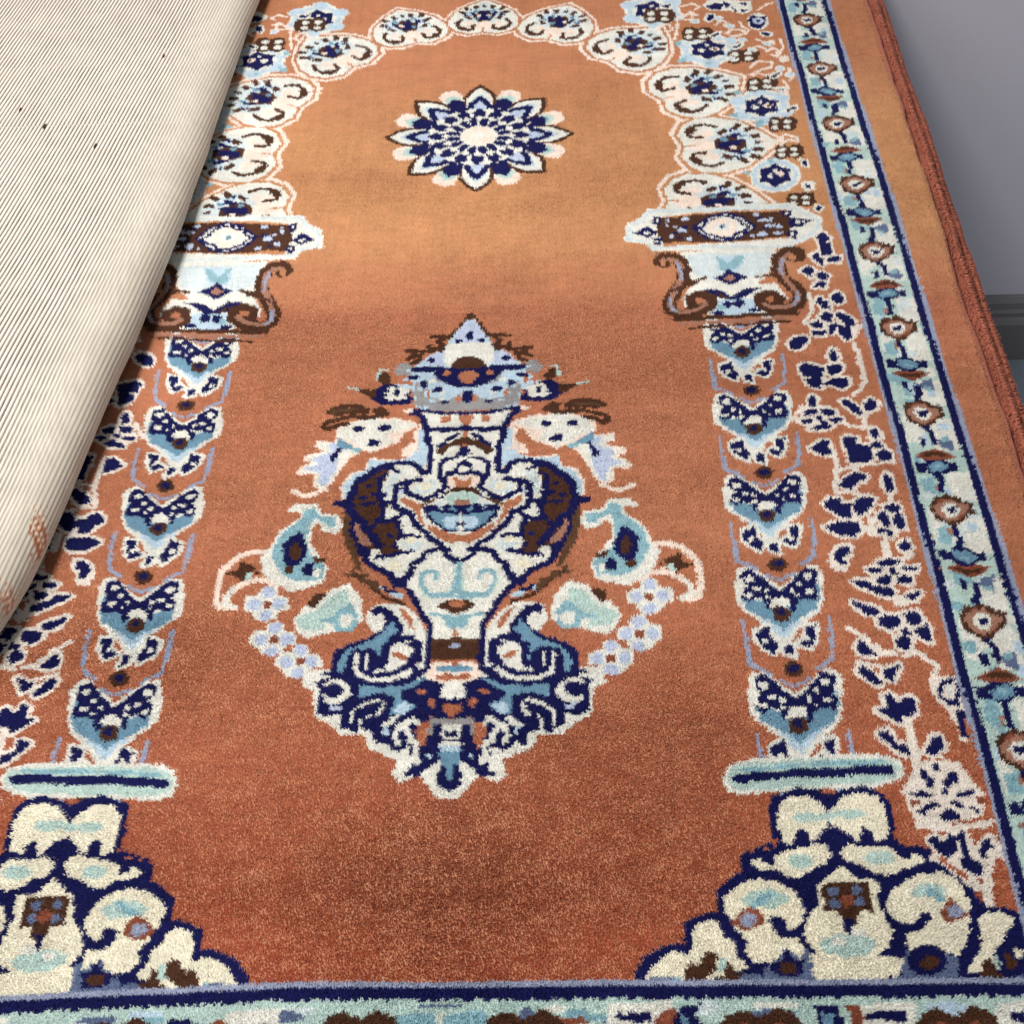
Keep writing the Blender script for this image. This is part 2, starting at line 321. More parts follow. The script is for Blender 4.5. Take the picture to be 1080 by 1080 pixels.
pW1 0 355,2629 312,2634 266,2631 231,2614 209,2589 206,2559 220,2528 250,2513 268,2485 301,2473 331,2480 353,2505 366,2541 364,2587
pW1 0 494,2438 455,2461 409,2478 369,2476 337,2462 320,2435 321,2398 343,2371 348,2337 375,2312 406,2306 438,2320 466,2349 485,2394
pW1 0 539,2223 511,2259 474,2292 435,2306 400,2305 374,2285 361,2251 372,2217 363,2183 379,2150 406,2132 441,2133 479,2150 514,2185
pW1 0 501,2042 477,2078 443,2112 406,2129 370,2132 343,2116 326,2086 334,2053 322,2022 334,1990 359,1971 395,1968 434,1980 472,2009
pH1 0 -20,2682 -41,2693 -46,2718 -29,2740 -7,2758 7,2758 29,2740 46,2718 41,2693 20,2682
pL1 0 -29,2729 -36,2725 -36,2716 -29,2711 -23,2716 -23,2725
pL1 0 29,2729 23,2725 23,2716 29,2711 36,2716 36,2725
pP1 0 -29,2690 -34,2687 -38,2682 -39,2673 -38,2665 -34,2659 -29,2657 -24,2659 -21,2665 -20,2673 -21,2682 -24,2687
lB1 4.32 -46,2693 -54,2679 -49,2661 -34,2652 -22,2655 -20,2672
pB1 0 -29,2648 -44,2650 -54,2664 -39,2666 -29,2659
pW1 0 -34,2675 -37,2674 -38,2672 -39,2668 -38,2664 -37,2662 -34,2661 -32,2662 -30,2664 -29,2668 -30,2672 -32,2674
pB1 0 -22,2697 -32,2709 -41,2706 -32,2693
pB1 0 -32,2720 -46,2731 -54,2724 -41,2715
pB1 0 -27,2735 -37,2749 -44,2744 -37,2731
pB1 0 -10,2740 -15,2754 -24,2751 -20,2736
pN1 0 -10,2709 -22,2727 -29,2724 -20,2704
pN1 0 -27,2711 -39,2718 -41,2711
pM1 0 -12,2726 -17,2736 -24,2733 -20,2724
pP1 0 29,2690 24,2687 21,2682 20,2673 21,2665 24,2659 29,2657 34,2659 38,2665 39,2673 38,2682 34,2687
lB1 4.32 46,2693 54,2679 49,2661 34,2652 22,2655 20,2672
pB1 0 29,2648 44,2650 54,2664 39,2666 29,2659
pW1 0 34,2675 32,2674 30,2672 29,2668 30,2664 32,2662 34,2661 37,2662 38,2664 39,2668 38,2672 37,2674
pB1 0 22,2697 32,2709 41,2706 32,2693
pB1 0 32,2720 46,2731 54,2724 41,2715
pB1 0 27,2735 37,2749 44,2744 37,2731
pB1 0 10,2740 15,2754 24,2751 20,2736
pN1 0 10,2709 22,2727 29,2724 20,2704
pN1 0 27,2711 39,2718 41,2711
pM1 0 12,2726 17,2736 24,2733 20,2724
pP1 0 0,2646 -17,2664 -15,2682 0,2690 15,2682 17,2664
lO1 1.6 0,2643 0,2661
pB1 0 -12,2688 -20,2700 -15,2718 -5,2731 10,2731 17,2717 17,2700 10,2686
pN1 0 -5,2691 -10,2717 2,2726 12,2708 10,2691
pM1 0 -12,2708 -16,2705 -16,2700 -12,2697 -8,2700 -8,2705
pP1 0 10,2717 6,2714 6,2708 10,2706 14,2708 14,2714
pN1 0 -7,2733 -12,2729 -12,2722 -7,2718 -3,2722 -3,2729
pB1 0 -5,2744 0,2758 5,2744
pH1 0 125,2650 106,2668 110,2696 134,2713 163,2724 178,2720 194,2694 204,2666 190,2641 165,2637
pL1 0 131,2702 123,2699 120,2690 125,2683 133,2686 136,2695
pL1 0 190,2682 182,2680 179,2671 184,2664 192,2666 195,2676
pP1 0 117,2661 112,2660 106,2655 102,2647 101,2638 102,2631 107,2627 112,2628 118,2633 122,2641 123,2650 122,2657
lB1 4.32 101,2670 89,2658 88,2637 100,2623 113,2623 121,2639
pB1 0 104,2618 89,2625 84,2643 100,2640 107,2629
pW1 0 108,2647 105,2647 102,2645 100,2642 100,2638 101,2634 103,2633 106,2633 108,2635 110,2638 111,2642 110,2646
pB1 0 127,2666 122,2682 111,2682 116,2665
pB1 0 125,2693 114,2709 104,2704 114,2691
pB1 0 135,2707 130,2725 121,2721 124,2706
pB1 0 154,2706 154,2723 143,2723 143,2706
pN1 0 144,2675 138,2697 129,2696 132,2672
pN1 0 127,2682 117,2694 112,2687
pM1 0 147,2692 146,2705 137,2704 139,2693
pP1 0 177,2641 171,2641 166,2636 161,2628 160,2619 162,2612 166,2608 172,2609 177,2613 181,2621 183,2630 181,2638
lB1 4.32 195,2640 198,2622 187,2605 169,2601 158,2608 161,2626
pB1 0 163,2599 178,2596 193,2607 179,2614 167,2610
pW1 0 177,2625 174,2625 171,2623 170,2619 169,2615 170,2612 172,2610 175,2610 178,2612 179,2616 180,2620 179,2623
pB1 0 172,2651 186,2661 195,2654 181,2644
pB1 0 190,2672 208,2679 213,2669 198,2664
pB1 0 189,2689 204,2701 210,2693 198,2682
pB1 0 174,2700 184,2713 192,2706 183,2693
pN1 0 164,2668 182,2683 188,2677 172,2660
pN1 0 182,2665 196,2668 196,2660
pM1 0 172,2684 180,2694 186,2688 178,2680
pP1 0 133,2606 121,2631 130,2648 147,2651 160,2639 156,2619
lO1 1.6 131,2603 137,2621
pB1 0 134,2653 131,2669 142,2686 156,2696 171,2691 174,2673 168,2657 156,2644
pN1 0 143,2655 146,2682 162,2688 166,2666 158,2650
pM1 0 141,2674 136,2672 134,2667 137,2663 142,2664 144,2670
pP1 0 166,2676 161,2674 159,2669 162,2665 168,2666 170,2672
pN1 0 154,2698 149,2696 146,2688 149,2683 155,2686 157,2693
pB1 0 160,2709 170,2722 170,2705
pH1 0 264,2562 253,2589 269,2615 302,2621 335,2620 348,2608 352,2575 350,2543 325,2524 298,2532
pL1 0 293,2611 284,2612 277,2604 278,2595 288,2594 295,2602
pL1 0 344,2566 334,2567 327,2559 329,2550 338,2549 345,2557
pP1 0 261,2576 255,2578 247,2575 240,2569 234,2561 233,2553 235,2547 241,2545 249,2548 257,2554 262,2562 264,2570
lB1 4.32 249,2592 231,2585 221,2565 227,2546 240,2540 255,2552
pB1 0 228,2539 217,2552 220,2572 234,2563 237,2549
pW1 0 245,2567 242,2568 239,2567 235,2564 233,2561 232,2557 234,2554 237,2553 240,2554 244,2557 246,2560 247,2564
pB1 0 273,2577 275,2596 264,2600 262,2581
pB1 0 284,2605 280,2626 267,2625 271,2608
pB1 0 299,2614 302,2635 292,2636 288,2619
pB1 0 318,2606 326,2622 314,2627 307,2610
pN1 0 294,2578 298,2604 289,2606 281,2581
pN1 0 281,2593 276,2609 268,2605
pM1 0 305,2595 309,2608 300,2611 297,2599
pP1 0 312,2530 306,2532 298,2530 290,2524 285,2515 283,2507 286,2501 292,2500 300,2502 307,2508 313,2517 314,2525
lB1 4.32 329,2520 324,2502 306,2489 286,2493 278,2506 289,2522
pB1 0 279,2493 293,2484 313,2489 301,2502 287,2503
pW1 0 304,2514 302,2515 298,2514 294,2511 292,2507 292,2504 293,2501 296,2500 299,2501 303,2503 305,2507 306,2511
pB1 0 311,2542 330,2546 335,2535 317,2532
pB1 0 338,2556 360,2554 360,2542 343,2543
pB1 0 346,2572 366,2578 368,2567 351,2562
pB1 0 335,2591 351,2600 357,2589 341,2580
pN1 0 311,2563 336,2570 339,2561 315,2551
pN1 0 327,2552 343,2548 340,2540
pM1 0 326,2576 339,2582 342,2573 331,2568
pP1 0 252,2515 251,2544 268,2558 286,2553 293,2535 281,2517
lO1 1.6 249,2511 263,2527
pB1 0 274,2561 278,2578 297,2590 315,2594 328,2582 323,2564 310,2549 292,2542
pN1 0 284,2559 300,2585 317,2583 311,2560 296,2547
pM1 0 290,2579 285,2580 280,2575 282,2569 287,2568 292,2573
pP1 0 317,2570 311,2571 306,2566 308,2560 314,2559 318,2564
pN1 0 315,2597 308,2597 302,2591 303,2585 310,2584 316,2591
pB1 0 326,2605 341,2614 334,2598
pH1 0 377,2413 379,2442 406,2461 439,2453 471,2438 478,2422 468,2388 452,2358 420,2350 397,2369
pL1 0 427,2447 418,2452 408,2448 406,2438 414,2433 425,2438
pL1 0 456,2383 447,2387 437,2383 435,2373 443,2369 454,2373
pP1 0 381,2427 376,2431 367,2432 357,2430 349,2424 344,2417 343,2410 348,2406 357,2405 367,2408 376,2413 381,2421
lB1 4.32 377,2448 356,2449 338,2434 335,2413 345,2401 365,2407
pB1 0 333,2406 328,2423 340,2441 349,2426 345,2411
pW1 0 362,2425 359,2427 356,2428 351,2427 347,2424 345,2421 345,2418 347,2415 351,2415 356,2416 360,2418 362,2422
pB1 0 393,2423 403,2440 394,2449 384,2432
pB1 0 415,2445 420,2467 408,2472 404,2454
pB1 0 434,2448 446,2466 436,2471 425,2456
pB1 0 449,2431 463,2444 454,2453 440,2440
pN1 0 413,2416 428,2438 420,2445 402,2424
pN1 0 407,2435 409,2453 400,2452
pM1 0 431,2427 441,2438 433,2444 425,2434
pP1 0 410,2362 405,2366 396,2367 386,2365 377,2359 372,2352 372,2345 377,2341 386,2340 396,2343 405,2349 410,2356
lB1 4.32 422,2345 409,2330 386,2326 368,2337 367,2353 384,2364
pB1 0 362,2341 371,2326 393,2322 388,2339 374,2346
pW1 0 396,2349 393,2352 389,2352 385,2351 381,2348 379,2345 379,2342 381,2340 385,2339 390,2340 393,2343 396,2346
pB1 0 415,2374 434,2370 435,2357 415,2361
pB1 0 446,2375 466,2365 461,2353 445,2362
pB1 0 461,2388 482,2385 479,2374 461,2375
pB1 0 458,2410 478,2412 478,2399 459,2397
pN1 0 423,2394 450,2390 449,2380 422,2380
pN1 0 434,2376 448,2366 441,2360
pM1 0 443,2400 458,2400 457,2390 445,2391
pP1 0 345,2372 358,2401 380,2407 395,2395 394,2375 375,2363
lO1 1.6 341,2370 362,2380
pB1 0 387,2407 398,2422 421,2426 441,2421 448,2405 435,2390 416,2381 396,2382
pN1 0 395,2401 422,2419 438,2410 422,2390 402,2385
pM1 0 410,2417 405,2421 399,2418 398,2412 403,2409 409,2411
pP1 0 431,2398 426,2401 420,2398 419,2392 424,2389 430,2392
pN1 0 442,2425 435,2428 427,2424 425,2418 431,2415 440,2418
pB1 0 455,2428 474,2430 460,2417
pH1 0 419,2243 432,2270 465,2278 493,2258 517,2231 518,2213 496,2186 469,2164 436,2169 421,2195
pL1 0 479,2257 473,2265 462,2264 456,2256 462,2249 474,2249
pL1 0 482,2185 476,2193 464,2192 459,2184 465,2177 476,2177
pP1 0 428,2255 425,2261 417,2265 407,2267 397,2265 389,2260 386,2254 389,2248 397,2244 408,2243 418,2245 426,2249
lB1 4.32 432,2276 413,2285 390,2278 379,2260 384,2245 405,2243
pB1 0 375,2253 377,2272 395,2284 398,2266 389,2254
pW1 0 409,2261 408,2264 405,2266 400,2266 395,2265 392,2263 391,2260 392,2257 396,2255 400,2254 405,2255 408,2258
pB1 0 438,2247 454,2259 449,2271 433,2258
pB1 0 468,2260 481,2278 471,2287 460,2271
pB1 0 486,2254 504,2267 497,2276 481,2266
pB1 0 494,2234 512,2240 507,2252 489,2245
pN1 0 455,2232 477,2248 472,2257 447,2244
pN1 0 456,2253 465,2269 455,2271
pM1 0 475,2236 489,2242 484,2251 473,2245
pP1 0 431,2183 428,2189 420,2193 409,2195 399,2193 392,2188 389,2182 392,2176 400,2172 410,2171 421,2173 428,2177
lB1 4.32 436,2163 418,2153 394,2158 382,2176 386,2191 407,2195
pB1 0 377,2182 380,2164 399,2152 401,2170 391,2182
pW1 0 412,2177 411,2180 408,2182 403,2182 398,2181 395,2179 394,2176 395,2173 399,2171 403,2170 408,2171 411,2174
pB1 0 440,2193 456,2181 452,2169 435,2181
pB1 0 470,2182 485,2164 476,2155 464,2170
pB1 0 489,2188 508,2177 501,2168 484,2176
pB1 0 495,2210 514,2204 509,2192 491,2197
pN1 0 455,2208 479,2194 475,2185 449,2196
pN1 0 458,2187 468,2173 459,2169
pM1 0 476,2206 490,2200 486,2191 474,2197
pP1 0 374,2217 396,2239 420,2237 429,2219 421,2201 398,2197
lO1 1.6 369,2217 392,2218
pB1 0 427,2234 443,2244 466,2239 483,2227 483,2209 465,2200 444,2199 425,2207
pN1 0 432,2225 464,2233 476,2218 453,2205 432,2207
pM1 0 452,2235 448,2240 441,2240 438,2235 442,2230 449,2230
pP1 0 465,2209 461,2214 454,2213 451,2208 454,2203 461,2203
pN1 0 485,2230 480,2235 471,2235 466,2230 471,2225 480,2225
pB1 0 499,2228 518,2222 499,2216
pH1 0 384,2072 399,2096 432,2100 459,2078 480,2052 479,2035 454,2011 425,1994 393,2001 381,2028
pL1 0 445,2079 439,2087 428,2088 422,2081 427,2073 438,2072
pL1 0 440,2012 435,2020 423,2021 417,2014 422,2006 434,2005
pP1 0 394,2083 391,2089 384,2093 374,2095 363,2095 355,2091 352,2086 355,2080 362,2075 372,2073 383,2074 391,2077
lB1 4.32 400,2102 382,2112 358,2108 346,2092 349,2078 370,2073
pB1 0 341,2087 344,2103 363,2113 365,2096 354,2086
pW1 0 376,2090 375,2093 371,2095 367,2096 362,2096 359,2094 357,2091 358,2088 361,2086 366,2085 371,2085 374,2087
pB1 0 403,2074 419,2084 416,2095 399,2085
pB1 0 433,2083 448,2099 440,2108 427,2095
pB1 0 451,2076 471,2086 464,2095 448,2087
pB1 0 457,2056 476,2060 472,2072 453,2067
pN1 0 418,2059 442,2071 438,2080 412,2070
pN1 0 421,2078 432,2091 423,2095
pM1 0 439,2060 453,2065 449,2073 437,2069
pP1 0 389,2016 387,2022 379,2026 369,2028 359,2028 351,2024 347,2019 350,2013 357,2008 368,2006 378,2007 386,2010
lB1 4.32 392,1996 373,1989 351,1996 340,2014 346,2027 367,2029
pB1 0 336,2019 337,2003 355,1990 358,2007 350,2019
pW1 0 370,2011 369,2014 366,2017 361,2018 357,2017 353,2015 352,2013 353,2010 356,2008 361,2007 365,2007 369,2009
pB1 0 399,2024 414,2011 409,2000 394,2013
pB1 0 428,2010 441,1993 431,1985 421,2000
pB1 0 447,2015 465,2002 457,1994 442,2004
pB1 0 456,2034 474,2027 468,2016 450,2023
pN1 0 416,2036 438,2021 433,2013 408,2026
pN1 0 417,2017 425,2002 416,2000
pM1 0 437,2032 450,2026 445,2017 434,2024
pP1 0 336,2053 360,2071 383,2067 391,2049 381,2033 358,2032
lO1 1.6 331,2054 354,2052
pB1 0 390,2063 407,2071 430,2063 445,2051 444,2034 425,2027 404,2029 386,2038
pN1 0 394,2055 427,2058 438,2043 414,2034 393,2038
pM1 0 416,2062 412,2067 406,2067 402,2063 405,2058 412,2057
pP1 0 425,2036 422,2041 415,2041 412,2037 415,2032 422,2031
pN1 0 448,2054 443,2059 434,2060 429,2055 433,2050 443,2049
pB1 0 461,2050 479,2043 461,2039
pW1 0 497,2539 487,2509 465,2488 437,2482 411,2491 392,2514 387,2545 397,2576 419,2598 448,2605 475,2595 493,2570
pL1 0 491,2539 482,2514 463,2496 438,2490 414,2498 398,2518 393,2545 402,2571 422,2590 447,2596 471,2587 487,2566
pW1 0 483,2540 476,2520 460,2506 439,2502 419,2509 406,2524 402,2544 409,2564 425,2579 446,2583 466,2576 479,2561
gH1 1.5 500,2518 495,2508 484,2505 473,2509 470,2520 475,2530 487,2534 497,2529
pL1 0 500,2518 495,2508 484,2505 473,2509 470,2520 475,2530 487,2534 497,2529
gH1 1.5 459,2489 454,2479 443,2476 432,2480 429,2491 434,2501 445,2505 456,2500
pL1 0 459,2489 454,2479 443,2476 432,2480 429,2491 434,2501 445,2505 456,2500
gH1 1.5 416,2512 411,2502 400,2498 389,2503 386,2514 391,2524 402,2528 413,2523
pL1 0 416,2512 411,2502 400,2498 389,2503 386,2514 391,2524 402,2528 413,2523
gH1 1.5 414,2564 409,2554 398,2550 387,2555 383,2566 389,2577 400,2581 411,2575
pL1 0 414,2564 409,2554 398,2550 387,2555 383,2566 389,2577 400,2581 411,2575
gH1 1.5 456,2595 451,2584 439,2580 429,2585 425,2596 431,2607 442,2611 453,2606
pL1 0 456,2595 451,2584 439,2580 429,2585 425,2596 431,2607 442,2611 453,2606
gH1 1.5 500,2571 494,2561 483,2557 472,2562 469,2573 474,2583 486,2587 496,2582
pL1 0 500,2571 494,2561 483,2557 472,2562 469,2573 474,2583 486,2587 496,2582
pN1 0 470,2541 474,2521 454,2517 439,2504 426,2519 408,2525 414,2544 411,2563 430,2567 446,2581 458,2566 477,2560
pW1 0 437,2540 434,2535 429,2533 424,2536 422,2541 425,2546 430,2548 435,2545
pP1 0 464,2543 461,2538 454,2536 448,2539 446,2544 449,2550 456,2552 462,2549
pW1 0 446,2558 443,2553 439,2554 437,2558 439,2563 444,2563
pB1 0 461,2544 458,2540 455,2540 453,2544 455,2548 459,2547
pW1 0 575,2334 564,2307 543,2288 517,2282 492,2291 475,2311 470,2339 480,2367 501,2387 529,2393 554,2384 571,2362
pL1 0 569,2334 560,2311 541,2295 517,2290 495,2297 480,2315 476,2339 485,2363 504,2380 528,2385 550,2377 565,2359
pW1 0 561,2335 554,2317 538,2304 519,2301 500,2306 487,2320 484,2339 491,2357 507,2370 526,2374 545,2368 558,2353
gH1 1.5 577,2315 572,2306 561,2303 551,2307 548,2317 554,2326 564,2330 574,2325
pL1 0 577,2315 572,2306 561,2303 551,2307 548,2317 554,2326 564,2330 574,2325
gH1 1.5 537,2289 532,2280 522,2277 512,2281 509,2291 514,2300 524,2303 534,2299
pL1 0 537,2289 532,2280 522,2277 512,2281 509,2291 514,2300 524,2303 534,2299
gH1 1.5 497,2309 492,2300 481,2297 472,2301 468,2311 473,2320 484,2323 494,2319
pL1 0 497,2309 492,2300 481,2297 472,2301 468,2311 473,2320 484,2323 494,2319
gH1 1.5 496,2357 491,2347 480,2344 470,2348 467,2358 472,2368 483,2371 493,2367
pL1 0 496,2357 491,2347 480,2344 470,2348 467,2358 472,2368 483,2371 493,2367
gH1 1.5 537,2384 531,2375 520,2371 510,2376 507,2386 513,2395 523,2399 533,2394
pL1 0 537,2384 531,2375 520,2371 510,2376 507,2386 513,2395 523,2399 533,2394
gH1 1.5 577,2363 572,2354 561,2350 551,2355 548,2364 553,2374 564,2377 574,2373
pL1 0 577,2363 572,2354 561,2350 551,2355 548,2364 553,2374 564,2377 574,2373
pN1 0 549,2335 552,2318 533,2314 519,2302 507,2316 489,2321 496,2338 493,2356 512,2359 526,2372 538,2358 556,2353
pW1 0 517,2335 515,2330 510,2329 505,2331 503,2336 506,2340 511,2342 516,2339
pP1 0 543,2338 540,2333 534,2331 528,2334 526,2339 529,2344 535,2345 541,2343
pW1 0 526,2351 524,2347 519,2347 518,2351 520,2355 524,2355
pB1 0 540,2338 538,2335 534,2335 533,2338 535,2342 538,2342
pW1 0 400,2700 390,2667 368,2644 339,2637 311,2648 291,2673 285,2706 294,2739 317,2763 346,2770 375,2760 395,2733
pL1 0 393,2700 385,2672 365,2653 339,2647 315,2656 297,2677 292,2706 300,2734 320,2754 346,2761 371,2751 389,2729
pW1 0 385,2700 378,2679 361,2664 340,2660 319,2667 305,2683 300,2705 307,2727 323,2742 345,2747 366,2740 381,2723
gH1 1.5 404,2677 398,2666 387,2662 376,2667 372,2679 377,2690 389,2694 400,2689
pL1 0 404,2677 398,2666 387,2662 376,2667 372,2679 377,2690 389,2694 400,2689
gH1 1.5 361,2646 356,2635 345,2631 334,2636 330,2648 335,2658 347,2662 357,2657
pL1 0 361,2646 356,2635 345,2631 334,2636 330,2648 335,2658 347,2662 357,2657
gH1 1.5 316,2670 311,2659 300,2655 289,2661 284,2672 290,2683 301,2687 312,2682
pL1 0 316,2670 311,2659 300,2655 289,2661 284,2672 290,2683 301,2687 312,2682
gH1 1.5 313,2727 308,2716 296,2712 285,2717 281,2729 286,2740 297,2744 309,2739
pL1 0 313,2727 308,2716 296,2712 285,2717 281,2729 286,2740 297,2744 309,2739
gH1 1.5 356,2760 350,2748 339,2744 327,2750 323,2762 329,2773 340,2777 352,2772
pL1 0 356,2760 350,2748 339,2744 327,2750 323,2762 329,2773 340,2777 352,2772
gH1 1.5 402,2734 396,2723 384,2719 373,2724 369,2736 375,2747 387,2752 398,2746
pL1 0 402,2734 396,2723 384,2719 373,2724 369,2736 375,2747 387,2752 398,2746
pN1 0 372,2701 376,2680 356,2676 340,2661 327,2678 307,2684 313,2705 309,2726 329,2730 345,2745 359,2729 379,2722
pW1 0 337,2701 334,2695 329,2694 324,2696 322,2702 324,2707 330,2709 335,2706
pP1 0 365,2704 362,2698 355,2696 349,2699 347,2705 350,2711 356,2713 363,2710
pW1 0 346,2720 343,2715 339,2715 336,2720 339,2725 344,2725
pB1 0 362,2704 359,2700 356,2701 354,2705 356,2709 360,2709
pB1 0 396,2613 401,2630 417,2634 427,2626 439,2634 454,2630 460,2609 454,2583 438,2577 424,2583 409,2575 396,2583
pW1 0 419,2614 416,2609 410,2607 405,2609 403,2615 405,2621 411,2623 417,2620
pW1 0 417,2592 415,2587 409,2585 403,2587 401,2593 404,2599 410,2601 415,2598
pW1 0 445,2614 442,2609 436,2607 431,2609 429,2615 432,2621 438,2623 443,2620
pW1 0 444,2592 441,2587 435,2585 430,2587 428,2593 431,2599 437,2601 442,2598
pB1 0 477,2519 483,2536 499,2542 509,2536 521,2546 536,2545 541,2525 534,2500 519,2491 505,2495 490,2485 477,2491
pW1 0 500,2523 498,2517 492,2515 486,2518 484,2524 487,2529 493,2531 499,2528
pW1 0 498,2502 495,2496 490,2494 484,2497 482,2503 485,2508 491,2510 497,2507
pW1 0 526,2527 524,2521 518,2520 512,2522 510,2528 513,2533 519,2535 525,2532
pW1 0 525,2506 522,2501 516,2499 511,2501 509,2507 512,2512 518,2514 523,2511
pB1 0 502,2415 508,2431 523,2436 533,2430 544,2439 559,2438 564,2419 557,2395 542,2388 528,2392 513,2383 502,2389
pW1 0 524,2418 521,2413 516,2411 510,2414 509,2419 511,2424 517,2426 523,2424
pW1 0 522,2398 519,2393 514,2391 508,2394 507,2399 509,2404 515,2406 520,2404
pW1 0 550,2421 547,2416 541,2414 536,2417 534,2422 537,2427 543,2429 548,2427
pW1 0 548,2401 545,2396 539,2395 534,2397 532,2402 535,2407 541,2409 546,2407
pB1 0 323,2688 329,2706 344,2710 355,2702 367,2710 382,2706 389,2684 383,2657 367,2650 353,2657 337,2649 324,2657
pW1 0 347,2690 344,2684 338,2682 332,2685 330,2691 333,2696 339,2699 345,2696
pW1 0 346,2667 343,2661 337,2659 331,2662 329,2668 332,2674 338,2676 343,2673
pW1 0 374,2690 371,2684 365,2682 359,2685 357,2691 360,2696 366,2699 372,2696
pW1 0 373,2667 370,2661 364,2659 358,2662 356,2668 359,2673 365,2676 371,2673
gW1 2.5 448,2662 454,2683 463,2680 464,2667 453,2655
pN1 0 448,2662 454,2683 463,2680 464,2667 453,2655
gW1 2.5 451,2596 470,2610 467,2598 457,2590
pN1 0 451,2596 470,2610 467,2598 457,2590
gW1 2.5 492,2551 510,2565 506,2554 495,2545
pN1 0 492,2551 510,2565 506,2554 495,2545
gW1 2.5 551,2437 571,2456 569,2448 557,2432
pN1 0 551,2437 571,2456 569,2448 557,2432
gW1 2.5 554,2395 573,2394 569,2386
pN1 0 554,2395 573,2394 569,2386
gW1 2.5 552,2606 561,2608 570,2602 564,2593 555,2594
pN1 0 552,2606 561,2608 570,2602 564,2593 555,2594
gW1 2.5 562,2319 587,2333 583,2326 568,2318
pN1 0 562,2319 587,2333 583,2326 568,2318
gW1 2.5 361,2721 381,2727 377,2714 365,2711
pN1 0 361,2721 381,2727 377,2714 365,2711
pW1 0 572,2651 567,2634 558,2622 546,2618 535,2624 528,2637 527,2654 532,2671 542,2683 553,2687 564,2682 571,2669
pN1 0 529,2657 541,2678 553,2671 570,2673 562,2642 552,2621 536,2628
pU1 0 562,2654 560,2647 555,2642 549,2641 543,2643 539,2648 538,2655 541,2662 546,2667 552,2668 557,2666 561,2661
pN1 0 555,2654 554,2651 552,2649 550,2648 548,2649 547,2651 547,2655 548,2658 550,2660 551,2661 553,2660 554,2657
pW1 0 443,2720 464,2744 546,2733 542,2694 522,2680 498,2697 460,2696
pN1 0 451,2716 472,2728 491,2723 480,2701 461,2702
pN1 0 486,2737 504,2722 492,2704
pN1 0 503,2710 514,2696 507,2690
pN1 0 521,2702 537,2701 523,2686
pN1 0 514,2728 536,2727 532,2714
lP1 3.5 483,2603 494,2621 516,2617 521,2604 504,2593 489,2594
lP1 3.5 553,2533 567,2547 578,2538 572,2514 564,2521
lP1 3 576,2520 588,2549 586,2579
lP1 3 515,2471 531,2496 560,2492 555,2472 530,2459 514,2448
lP1 3 390,2671 421,2689 421,2663 397,2665
lP1 3 404,2719 424,2727 439,2713 429,2704
lP1 3 556,2700 574,2718 587,2724
lP1 3 381,2585 389,2640 390,2671
pP1 0 573,2511 594,2519 594,2496 575,2488
pA1 0 475,2391 493,2387 489,2377 477,2377
pA1 0 379,2507 399,2518 395,2498 379,2495
pA1 0 428,2496 446,2495 439,2486
pA1 0 382,2576 396,2578 393,2563 382,2560
lP1 3 348,2630 358,2648 374,2641 379,2625 369,2616
lP1 3 465,2642 479,2660 487,2647 480,2635
lP1 3 513,2652 517,2632 528,2619 521,2604
lP1 3 540,2579 554,2569 570,2574 572,2562
lP1 3 450,2581 462,2571 474,2573 485,2558
lP1 3 516,2442 529,2450 543,2441 556,2449
lP1 3 573,2422 579,2399 574,2378 567,2373
lP1 3 551,2545 540,2555 527,2546 532,2534
lP1 3 396,2697 405,2677 419,2695 430,2682
lP1 3 588,2467 593,2438 585,2422
gW1 2 499,2634 495,2628 489,2629 486,2634 490,2639 496,2639
pL1 0 499,2634 495,2628 489,2629 486,2634 490,2639 496,2639
gW1 2 532,2540 529,2535 523,2536 520,2541 524,2546 530,2545
pL1 0 532,2540 529,2535 523,2536 520,2541 524,2546 530,2545
gW1 2 565,2562 562,2557 556,2558 553,2563 557,2568 563,2568
pL1 0 565,2562 562,2557 556,2558 553,2563 557,2568 563,2568
gW1 2 480,2666 476,2661 470,2661 467,2667 471,2672 477,2672
pL1 0 480,2666 476,2661 470,2661 467,2667 471,2672 477,2672
gW1 2 594,2444 590,2439 584,2439 582,2444 585,2449 591,2449
pL1 0 594,2444 590,2439 584,2439 582,2444 585,2449 591,2449
gW1 2 518,2577 514,2572 508,2572 506,2578 509,2583 515,2582
pL1 0 518,2577 514,2572 508,2572 506,2578 509,2583 515,2582
gW1 2 431,2656 428,2651 422,2651 419,2657 422,2662 429,2662
pL1 0 431,2656 428,2651 422,2651 419,2657 422,2662 429,2662
gW1 2 579,2467 575,2463 569,2463 567,2468 570,2473 576,2472
pL1 0 579,2467 575,2463 569,2463 567,2468 570,2473 576,2472
gW1 2 409,2568 406,2563 399,2563 397,2569 400,2574 406,2573
pL1 0 409,2568 406,2563 399,2563 397,2569 400,2574 406,2573
gW1 2 489,2507 486,2502 480,2502 477,2508 481,2513 487,2512
pL1 0 489,2507 486,2502 480,2502 477,2508 481,2513 487,2512
pW1 0 568,2116 559,2091 540,2073 517,2068 495,2075 480,2094 477,2120 486,2145 505,2164 529,2170 551,2162 565,2142
pL1 0 563,2116 555,2094 538,2078 517,2073 498,2080 485,2097 482,2120 489,2143 506,2159 528,2164 548,2157 561,2139
pW1 0 556,2117 550,2100 536,2088 519,2084 502,2089 491,2102 489,2120 495,2137 509,2149 527,2153 543,2147 554,2134
pN1 0 546,2117 548,2099 532,2095 518,2083 508,2096 493,2101 499,2119 497,2137 513,2141 527,2154 537,2140 553,2135
pW1 0 519,2117 518,2114 516,2112 513,2111 510,2112 509,2114 508,2117 509,2120 512,2123 514,2123 517,2122 519,2120
pP1 0 539,2121 538,2118 535,2116 532,2115 529,2116 527,2119 526,2122 527,2125 530,2128 533,2129 536,2128 538,2125
